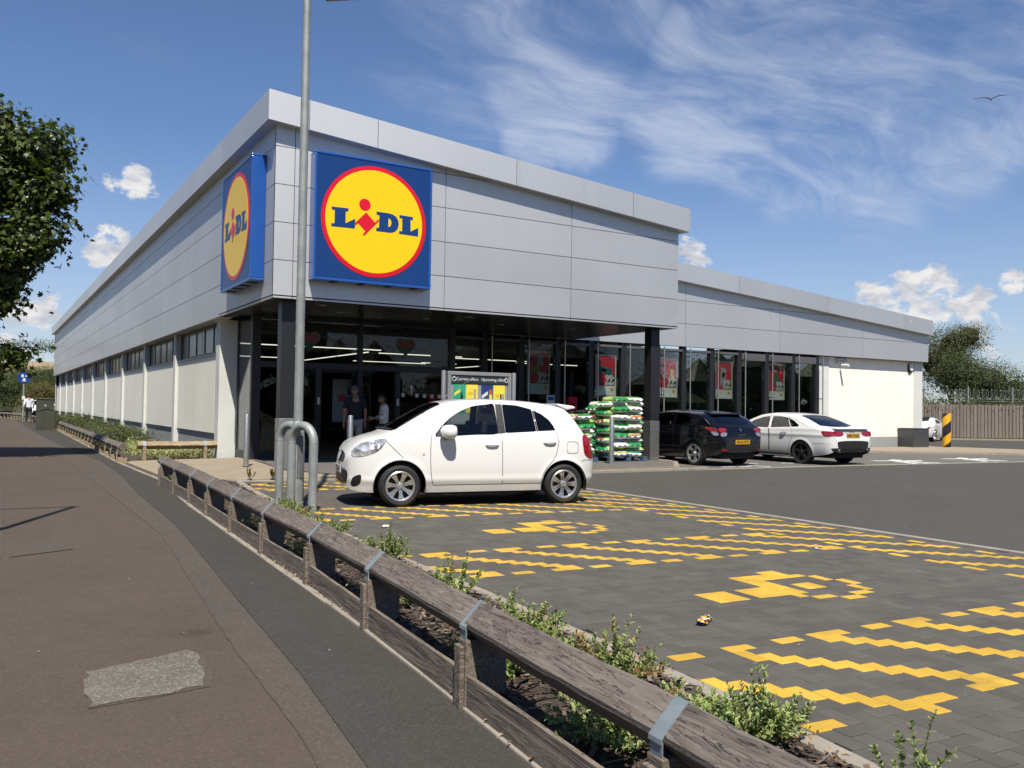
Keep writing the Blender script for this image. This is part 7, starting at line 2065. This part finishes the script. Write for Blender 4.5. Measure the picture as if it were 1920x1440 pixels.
mb_ = [(x - T0.x, y - T0.y, z, rx, ry, rz_) for x, y, z, rx, ry, rz_ in [(-4.43, 6.48, 7.99, 0.62, 0.62, 0.57), (-3.6, 6.0, 7.49, 0.64, 0.64, 0.59), (-3.5, 5.97, 6.6, 0.54, 0.54, 0.5), (-3.66, 6.09, 5.58, 0.59, 0.59, 0.54), (-4.19, 6.43, 4.87, 0.74, 0.74, 0.68), (-4.49, 6.64, 3.97, 0.54, 0.54, 0.5), (-4.73, 6.7, 6.77, 0.96, 0.96, 0.88), (-5.41, 7.07, 7.78, 0.9, 0.9, 0.83), (-5.36, 7.11, 5.61, 1.03, 1.03, 0.94), (-5.2, 7.07, 3.83, 0.71, 0.71, 0.65), (-4.31, 6.58, 2.63, 0.46, 0.46, 0.25), (-4.7, 6.7, 2.5, 0.44, 0.44, 0.24), (-6.6, 7.6, 6.8, 1.09, 1.09, 1.0), (-6.4, 8.6, 5.2, 1.03, 1.03, 0.94), (-6.0, 6.0, 5.5, 1.03, 1.03, 0.94)]]
tree('maple_tree', 'large dark green maple crown reaching in from the left edge', T0 + Vector((-.32, .15, -.12)), 5.2, .17, mb_, 30000, .175, M_maple, 5, 'maple')
for k, (lab, (x, y), tz, bl_, n, s_, mt) in enumerate([
 ('tall loose tree beyond the razor wire beside the store end', (55.0, 20.5), 5, [(0, 0, 6.4, 1.7, 1.7, 1.5), (.8, -.6, 7.0, 1.3, 1.3, 1.1), (-.9, .4, 5.0, 2.0, 2.0, 1.6), (.6, .2, 4.3, 1.6, 1.6, 1.4), (-2.5, 1.5, 6.3, 1.8, 1.8, 1.5)], 9000, .26, M_tr2),
 ('broad bushy tree behind the razor wire, below the tall one', (54.2, 17.6), 3, [(0, 0, 3.6, 2.4, 2.2, 1.7), (1.8, -1.2, 3.0, 1.8, 1.8, 1.5), (-1.5, .6, 4.4, 1.6, 1.6, 1.3), (.2, 0, 1.6, 2.8, 2.4, 1.3)], 9000, .26, M_tr1),
 ('smaller rounded tree to the right of the broad bushy tree', (57.5, 13.4), 2.4, [(0, 0, 3.2, 1.7, 1.7, 1.4), (.5, -.9, 2.7, 1.6, 1.5, 1.1), (.2, .2, 4.1, .9, .9, .8), (-1.2, 1.0, 2.0, 1.7, 1.7, 1.2)], 6500, .25, M_tr2),
 ('dark low tree at the right edge beyond the fence', (62, 10.2), 2, [(0, 0, 2.6, 2.4, 2.2, 1.1), (2.2, -1.6, 2.4, 2.2, 2, 1.0), (-1.8, 1.4, 2.0, 2.0, 2, 1.0)], 5500, .28, M_tr3)]):
    tree('bushy_tree', lab, (x, y, 0), tz, .16, bl_, n, s_, mt, 40 + k, group='trees beyond the timber fence')
d0_ = (B_ - A_).normalized()
# ivy over the fence top and a hedge behind the wire
m = MB(); hb = []
for k in range(16): p = A_ + d0_ * (k * .85); hb.append((p.x + .1, p.y + .55, 1.90 + .10 * sin(k * 2.1), .7, .3, .22))
leaf_cloud(m, hb, 9000, .075, 61); o = m.build('creeper', M_tr2, recalc=False); o['kind'] = 'stuff'
m = MB(); hb = []
for k in range(14): p = A_ + d0_ * (k * 1.0); hb.append((p.x + 1.8, p.y + 2.8, 1.5, 1.2, 1.1, 1.35 + .2 * sin(k * 1.7)))
leaf_cloud(m, hb, 16000, .12, 62); o = m.build('hedge_mass', M_tr3, recalc=False); o['kind'] = 'stuff'
# trees left of the store
for k, (lab, (x, y), tz, bl_, n, s_, mt) in enumerate([
 ('dark tree at the left edge beyond the cycle sign', (-8.2, 76), 4, [(0, 0, 4.4, 2.6, 2.6, 2.2), (-2.2, .5, 5.2, 2.4, 2.4, 2.2), (1.2, 0, 3.0, 2.2, 2.2, 2.0), (-1, 0, 1.8, 3.0, 2.5, 1.6)], 7500, .30, M_tr3),
 ('mid green tree behind the cycle sign, centre of the left trees', (-4.2, 84), 4, [(0, 0, 3.2, 2.4, 2.4, 1.5), (1.4, .5, 2.6, 2.2, 2.2, 1.6), (-1.2, 0, 2.7, 2.0, 2.2, 1.7), (.4, 0, 1.6, 3.0, 2.5, 1.5)], 7500, .30, M_tr1),
 ('green tree next to the far end of the store', (-.4, 90), 4, [(0, 0, 3.4, 2.2, 2.4, 1.6), (1.5, .5, 4.0, 1.8, 2.0, 1.3), (2.2, 0, 2.8, 2.4, 2.2, 1.8), (.4, 0, 2.0, 3.0, 2.5, 1.6)], 7500, .30, M_tr1),
 ('pale topped tall tree rising behind the other left trees', (-.6, 118), 6, [(0, 0, 4.4, 3.2, 3, 1.8), (3, 0, 3.9, 3.2, 3, 1.9), (-3.6, 0, 3.6, 3.0, 3, 2.0)], 6500, .40, M_tr2),
 ('amber tinged bush low beside the far end of the store', (-.1, 79), 1.4, [(0, 0, 2.3, 1.5, 1.5, .95), (1.0, .5, 1.6, 1.3, 1.4, .9), (-.8, 0, 1.3, 1.2, 1.2, .9)], 4000, .24, M_tr4)]):
    tree('bushy_tree', lab, (x, y, 0), tz, .17, bl_, n, s_, mt, 70 + k, group='trees left of the store')
def hedge(lab, x0, x1, y0, y1, h, n, seed, size=.055, mat=None):
    root = thing('hedge', lab, 'hedge', ((x0 + x1) / 2, (y0 + y1) / 2, 0), 0, 'clipped hedges'); rr_ = random.Random(seed); hx, hy = (x1 - x0) / 2, (y1 - y0) / 2; m = MB(); bl_ = []
    k = max(2, int(hy / .45))
    for q in range(k):
        for w in (-.5, .5): bl_.append((w * hx + rr_.uniform(-.08, .08), -hy + .4 + (2 * hy - .8) * q / (k - 1), h * rr_.uniform(.44, .56), hx * .62, max(.45, hy / k * 1.25), h * rr_.uniform(.46, .56)))
    leaf_cloud(m, bl_, n, size, seed, dens_shell=.45); o = m.build('foliage', [mat or M_hedge], root, recalc=False)
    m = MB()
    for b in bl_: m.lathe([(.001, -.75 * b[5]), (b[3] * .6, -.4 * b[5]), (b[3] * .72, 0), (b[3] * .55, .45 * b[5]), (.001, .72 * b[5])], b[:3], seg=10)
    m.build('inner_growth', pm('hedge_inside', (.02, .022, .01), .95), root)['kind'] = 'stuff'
hedge('clipped hedge nearest the pier, in front of the cream wall', -1.75, -.45, 11.6, 16.6, .54, 12000, 81)
hedge('middle clipped hedge along the cream side wall', -1.72, -.4, 17.8, 24.2, .62, 11000, 82)
hedge('far clipped hedge behind the green utility cabinets', -1.66, -.35, 25.0, 40.0, .66, 12000, 83, .07)
hedge('low distant hedge behind the pale fence posts', -6.5, -2.9, 66, 70.5, .95, 5000, 84, .12)
# low ground cover beside the short rail
m = MB(); leaf_cloud(m, [(-1.0 + .28 * q, 6.0 + .3 * (q % 3), .14, .35, .45, .16) for q in range(5)] + [(-1.3, 7.4 + .8 * q, .12, .4, .5, .15) for q in range(5)], 5200, .05, 85); o = m.build('ground_cover', M_lfm, recalc=False); o['kind'] = 'stuff'
m = MB(); leaf_cloud(m, [(-1.2 + .3 * q, 5.75 + .2 * (q % 2), .08, .35, .35, .09) for q in range(5)] + [(-1.0, 9 + .8 * q, .1, .5, .5, .1) for q in range(4)], 2600, .05, 86); o = m.build('dry_ground_cover', M_hedgeb, recalc=False); o['kind'] = 'stuff'
sheet('side_bed', [(-2.0, 5.2), (.28, 5.2), (.28, 66), (-1.8, 66), (-1.85, 31), (-2.06, 14)], .012, M_soil)
# hills on the left horizon
hm = MB(); NXh, NYh = 36, 14
for a in range(NXh + 1):
    for b in range(NYh + 1):
        x, y = -520 + a * 30, 900 + b * 45
        f = max(0, sin(pi * b / NYh)) ** .8
        z = (62 + 16 * sin(a * .21 + 1.0) + 9 * noise.noise(Vector((a * .35, b * .3, 2)))) * f * min(1, (NXh - a) / 9) - 1
        hm.v.append((x, y, z))
for a in range(NXh):
    for b in range(NYh):
        i = a * (NYh + 1) + b; hm.f.append((i, i + NYh + 1, i + NYh + 2, i + 1)); hm.m.append(0)
t = NT('hill_fields'); v = t.geo(); vo = t.voronoi(v, .006, 'Color'); n_ = t.noise(v, .02, 5, .6)
t.set(Base_Color=t.mix(t.map(n_, .35, .65, 0, .3), t.ramp(vo, [(0, (.26, .20, .115)), (.5, (.30, .23, .14)), (.8, (.20, .19, .09))]), (.12, .12, .06)), Roughness=.95)
setp(hm.build('hill', t.m, smooth=80), kind='structure')
m = MB(); hb = []
rr = random.Random(6)
for q in range(70): x = -150 + q * 5.5; y = 1180 + rr.uniform(-30, 30); hb.append((x, y, 74 + 8 * sin((x + 520) / 30 * .21 + 1.0) + rr.uniform(-2, 3), 6, 6, rr.uniform(2.5, 5.5)))
leaf_cloud(m, hb, 5200, 2.2, 64); o = m.build('hilltop_trees', M_tr3, recalc=False); o['kind'] = 'stuff'
# far tree line on the right and woodland across the road, seen mirrored in the shop glass
m = MB(); hb = []
for q in range(26): hb.append((105 + q * 3.0, 52 - q * 3.6, rr.uniform(3, 5.0), 4.5, 4.5, rr.uniform(2.6, 4.2)))
leaf_cloud(m, hb, 7000, .7, 65); o = m.build('far_tree_line', M_tr3, recalc=False); o['kind'] = 'stuff'
m = MB(); hb = []
for q in range(30):
    x = -50 + q * 4.6; hb.append((x, -52 + rr.uniform(-5, 5), rr.uniform(3.0, 7.5), rr.uniform(3, 5), 4, rr.uniform(3, 5.5))); hb.append((x + 2, -48 + rr.uniform(-2, 2), 1.8, 3.6, 3, 2.4))
leaf_cloud(m, hb, 40000, .32, 66); [m.lathe([(.01, -.8 * b[5]), (.75 * b[3], -.3 * b[5]), (.8 * b[3], .2 * b[5]), (.01, .8 * b[5])], b[:3], seg=10) for b in hb]; o = m.build('roadside_woodland', M_tr3, recalc=False); o['kind'] = 'stuff'
m = MB(); hb = []
for q in range(16):
    y = -40 + q * 7.5; hb.append((-32 + rr.uniform(-4, 4), y, rr.uniform(3.5, 6.5), 4.2, 4.6, rr.uniform(3, 5)))
leaf_cloud(m, hb, 16000, .36, 67); [m.lathe([(.01, -.8 * b[5]), (.75 * b[3], -.3 * b[5]), (.8 * b[3], .2 * b[5]), (.01, .8 * b[5])], b[:3], seg=10) for b in hb]; o = m.build('verge_woodland', M_tr3, recalc=False); o['kind'] = 'stuff'
# street lamp just outside the frame: its forked shadow falls on the path
sl_ = thing('street_lamp', 'street lamp outside the frame whose forked shadow crosses the path', 'lamp post', (-5.83, -9.07, 0))
MB().tube([(0, 0, 0), (0, 0, 1.4)], .075, 12).build('base', M_galv, sl_); MB().tube([(0, 0, 1.4), (0, 0, 8.0)], [.055, .045], 12).build('pole', M_galv, sl_)
MB().tube([(.03, 0, 7.98), (-.5, 0, 8.0), (-1.6, 0, 8.03)], [.03, .028, .025], 8).build('arm', M_galv, sl_); MB().obox((-1.85, 0, 8.02), (.35, 0, 0), (0, .13, 0), (0, 0, .05)).build('lantern', M_galv, sl_, bevel=.02)
# parked cars far beyond the cabinets
far = copy_tree(micra); far.location = (-.55, 71.5, 0); far.rotation_euler = (0, 0, radians(80)); far['label'] = 'white car parked far off between the cabinets and the store end'

# ================================================================ people
M_skin = pm('skin', (.42, .22, .15), .55, var=.08, scale=10)
M_hairg = pm('hair_grey_brown', (.16, .13, .10), .7, var=.35, scale=30)
M_hairb = pm('hair_brown', (.07, .04, .025), .65, var=.35, scale=30)
M_navy = pm('navy_cloth', (.012, .014, .032), .85, var=.3, scale=20, bump=.3, bscale=12)
M_lgrey = pm('pale_grey_cloth', (.36, .36, .36), .9, var=.12, scale=6, bump=.4, bscale=9)
M_wblou = pm('white_blouse', (.62, .60, .58), .9, var=.08, scale=5, bump=.5, bscale=8)
M_dgrey = pm('dark_grey_cloth', (.055, .055, .06), .9, var=.2, scale=6, bump=.3, bscale=9)
M_shirt = pm('pale_shirt', (.60, .64, .72), .85, var=.06, scale=5, bump=.5, bscale=8)
M_shoe = pm('brown_shoe', (.05, .035, .028), .5)
def skin_obj(name, verts, edges, mat, parent, lv=2):
    """verts: (x,y,z,rx,ry); grown with the Skin modifier"""
    me = bpy.data.meshes.new(name); me.from_pydata([v[:3] for v in verts], edges, []); me.materials.append(mat)
    o = bpy.data.objects.new(name, me); C.objects.link(o); o.parent = parent
    md = o.modifiers.new('skin', 'SKIN'); md.use_smooth_shade = True
    if not me.skin_vertices: return o
    for k, v in enumerate(verts):
        s = me.skin_vertices[0].data[k]; s.radius = (v[3], v[4] if len(v) > 4 else v[3]); s.use_root = (k == 0)
    sb_ = o.modifiers.new('sub', 'SUBSURF'); sb_.levels = lv; sb_.render_levels = lv
    return o
def hand(V, E, wrist, d, side):
    """palm and five bent fingers continuing from the wrist"""
    d = Vector(d).normalized(); s = Vector(side).normalized(); n = d.cross(s); w = Vector(V[wrist][:3])
    b = len(V); p = w + d * .05; V.append((*p, .030, .016)); E.append((wrist, b))
    pk = w + d * .085; V.append((*pk, .034, .015)); E.append((b, b + 1))
    for k, (o_, L) in enumerate(((-.027, .060), (-.009, .074), (.009, .070), (.026, .054))):
        q0 = pk + s * o_ + d * .018; q1 = q0 + d * L * .5 + n * .008; q2 = q1 + d * L * .42 + n * .022
        i = len(V); V.extend([(*q0, .0095, .0095), (*q1, .0085, .0085), (*q2, .0065, .0065)]); E.extend([(b + 1, i), (i, i + 1), (i + 1, i + 2)])
    t0 = p - s * .034 + n * .006; t1 = t0 + d * .03 - s * .012 + n * .012; i = len(V); V.extend([(*t0, .011, .011), (*t1, .009, .009)]); E.extend([(b, i), (i, i + 1)])
def head_mesh(parent, c, yaw, tilt, mat_hair, long_hair=False, r=1.0):
    """head with brow, nose, mouth, ears; faces local +Y"""
    bm = bmesh.new(); bmesh.ops.create_uvsphere(bm, u_segments=28, v_segments=20, radius=1)
    for v in bm.verts:
        x, y, z = v.co; sx, sy, sz = .076, .096, .118
        jaw = max(0, -z); x *= 1 - .30 * jaw ** 1.5; y = y * (1 - .08 * jaw)
        if y > 0:
            nose = math.exp(-((x / .16) ** 2 + ((z + .12) / .17) ** 2)); eye = math.exp(-(((abs(x) - .38) / .17) ** 2 + ((z - .10) / .12) ** 2)); lip = math.exp(-((x / .30) ** 2 + ((z + .50) / .07) ** 2)); chin = math.exp(-((x / .3) ** 2 + ((z + .82) / .15) ** 2))
            y += .20 * nose * (1 if z > -.24 else .6) - .07 * eye + .05 * lip + .09 * chin
        v.co = Vector((x * sx, y * sy, z * sz)) * r
    me = bpy.data.meshes.new('head'); bm.to_mesh(me); bm.free(); me.materials.append(M_skin); me.polygons.foreach_set('use_smooth', [True] * len(me.polygons))
    h = inst('head', me, parent, c, (tilt, 0, yaw))
    for s_ in (-1, 1):
        m = MB(); m.lathe([(.0001, 0), (.018, .002), (.024, .010), (.018, .014), (.0001, .010)], axis='X', seg=12); e = m.build('ear', M_skin, h, smooth=60); e.location = (s_ * .070, -.005, -.005); e.scale = (s_, .8, 1.3)
        m = MB(); m.lathe([(.0001, .0), (.007, -.002), (.009, -.006)], axis='Y', seg=10); e = m.build('eye', M_blk, h); e.location = (s_ * .029, .094, .012)
    bm = bmesh.new(); bmesh.ops.create_uvsphere(bm, u_segments=28, v_segments=20, radius=1)
    dl = []
    for v in bm.verts:
        x, y, z = v.co
        cut = (z < .28 and y > .15) or (z < -.30 and not (long_hair and y < .05)) or (z > -.35 and z < .15 and y > -.1 and abs(x) > .9 and not long_hair)
        if cut: dl.append(v)
        k = 1 + .05 * noise.noise(Vector((x * 5, y * 5, z * 5)))
        v.co = Vector((x * .083 * k, y * .103 * k - .004, z * .125 * k + .004)) * r
        if long_hair and z < -.1 and y < .1: v.co.y -= .03 * min(1, -z); v.co.x *= 1.1
    bmesh.ops.delete(bm, geom=dl, context='VERTS')
    me = bpy.data.meshes.new('hair'); bm.to_mesh(me); bm.free(); me.materials.append(mat_hair); me.polygons.foreach_set('use_smooth', [True] * len(me.polygons))
    hr = inst('hair', me, h); sd_ = hr.modifiers.new('thick', 'SOLIDIFY'); sd_.thickness = .012
    return h
def person(lab, loc, rz, H, J, shirt, trousers, hair, sleeve='short', long_hair=False, hyaw=0.0, htilt=0.0, hem=.0, shoe=M_shoe, skirted=False, girth=1.0):
    """J: joints in units of height 1.75, facing +Y; mirrored keys L (x<0) and R"""
    k = H / 1.75; root = thing('person', lab, 'person', loc, rz)
    j = {n: Vector(p) * k for n, p in J.items()}; g = girth * k
    V = [(*j['pel'], .135 * g, .095 * g), (*j['wst'], .125 * g, .088 * g), (*j['cst'], .150 * g, .100 * g), (*j['nck'], .062 * k, .058 * k), (*j['hed'], .055 * k, .055 * k)]
    E = [(0, 1), (1, 2), (2, 3), (3, 4)]
    for s in 'LR':
        b = len(V); V += [(*j['sh' + s], .062 * k), (*j['el' + s], .042 * k), (*j['wr' + s], .028 * k)]; E += [(2, b), (b, b + 1), (b + 1, b + 2)]
        dd = (j['wr' + s] - j['el' + s]); hand(V, E, b + 2, dd, Vector((0, 1, 0)) if abs(dd.normalized().y) < .7 else Vector((0, 0, 1)))
        b = len(V); V += [(*j['hp' + s], .088 * k), (*j['kn' + s], .058 * k), (*j['an' + s], .042 * k), (*j['to' + s], .038 * k, .03 * k)]; E += [(0, b), (b, b + 1), (b + 1, b + 2), (b + 2, b + 3)]
    skin_obj('body_skin', V, E, M_skin, root, 1)
    head_mesh(root, j['hed'] + Vector((0, .015, .055)) * k, hyaw, htilt, hair, long_hair, k)
    low = j['pel'] + Vector((0, 0, -.02 - hem)) * k
    V = [(*j['wst'], .152 * g, .110 * g), (*j['cst'], .178 * g, .122 * g), (*(j['nck'] + Vector((0, 0, -.045)) * k), .085 * k, .075 * k), (*low, (.170 if not skirted else .20) * g, (.125 if not skirted else .15) * g)]
    E = [(0, 1), (1, 2), (0, 3)]
    for s in 'LR':
        b = len(V); e = j['sh' + s].lerp(j['el' + s], .80) if sleeve == 'short' else j['el' + s]
        V += [(*j['sh' + s], .082 * k), (*e, (.070 if sleeve == 'short' else .060) * k)]; E += [(1, b), (b, b + 1)]
        if sleeve != 'short': V.append((*j['el' + s].lerp(j['wr' + s], .55 if sleeve == 'mid' else .95), (.075 if sleeve == 'mid' else .042) * k)); E.append((b + 1, b + 2))
    skin_obj('shirt', V, E, shirt, root, 2)
    V = [(*(j['pel'] + Vector((0, 0, .03)) * k), .150 * g, .112 * g)]; E = []
    for s in 'LR':
        b = len(V); V += [(*j['hp' + s], .102 * g), (*j['kn' + s], .076 * k), (*(j['an' + s] + Vector((0, 0, .02)) * k), .062 * k)]; E += [(0, b), (b, b + 1), (b + 1, b + 2)]
    skin_obj('trousers', V, E, trousers, root, 2)
    for s in 'LR':
        a, t_ = j['an' + s], j['to' + s]
        skin_obj('shoe', [(*(a + Vector((0, -.03, -.03)) * k), .045 * k, .042 * k), (*a.lerp(t_, .5), .046 * k, .038 * k), (*t_, .042 * k, .028 * k)], [(0, 1), (1, 2)], shoe, root, 1)
    return root
STAND = dict(pel=(0, 0, .95), wst=(0, 0, 1.10), cst=(0, 0, 1.32), nck=(0, .01, 1.50), hed=(0, .02, 1.575),
 shL=(-.185, 0, 1.41), elL=(-.235, -.02, 1.13), wrL=(-.235, .05, .89), shR=(.185, 0, 1.41), elR=(.245, -.01, 1.13), wrR=(.25, .05, .88),
 hpL=(-.09, 0, .90), knL=(-.105, .01, .49), anL=(-.11, -.02, .09), toL=(-.13, .12, .045), hpR=(.09, 0, .90), knR=(.105, .01, .49), anR=(.11, -.02, .09), toR=(.13, .12, .045))
person('man in navy polo shirt and pale grey trousers, back turned, at the entrance', (2.62, 2.2, APZ + .005), radians(-8), 1.80, STAND, M_navy, M_lgrey, M_hairg, hyaw=radians(-30), girth=1.08)
W_ = dict(STAND); W_.update(hed=(0, .05, 1.565), elL=(-.215, .02, 1.14), wrL=(-.13, .27, 1.12), elR=(.215, .05, 1.14), wrR=(.06, .29, 1.10))
wm = person('woman in loose white blouse reading something in her hands at the entrance', (3.38, 2.25, APZ + .005), radians(78), 1.60, W_, M_wblou, M_dgrey, M_hairb, 'mid', True, htilt=radians(-22), hem=.16, skirted=True, girth=1.14)
pp = MB().obox((0, 0, 0), (.05, 0, 0), (0, .085, .02), (0, 0, .004)).build('paper', M_white, None); pp.location = (3.06, 2.27, 1.12); setp(pp, 'small white paper held by the woman in the white blouse', 'paper')
WK = dict(STAND); WK.update(knL=(-.10, .14, .50), anL=(-.10, .20, .10), toL=(-.12, .34, .06), knR=(.10, -.02, .50), anR=(.11, -.26, .16), toR=(.12, -.16, .05), elL=(-.26, -.10, 1.15), wrL=(-.27, -.02, .92), elR=(.26, .03, 1.14), wrR=(.26, .16, .95))
person('man in pale shirt and grey trousers walking away along the footpath', (-2.52, 46.2, 0), radians(4), 1.82, WK, M_shirt, M_dgrey, M_hairb, 'long', girth=1.08)
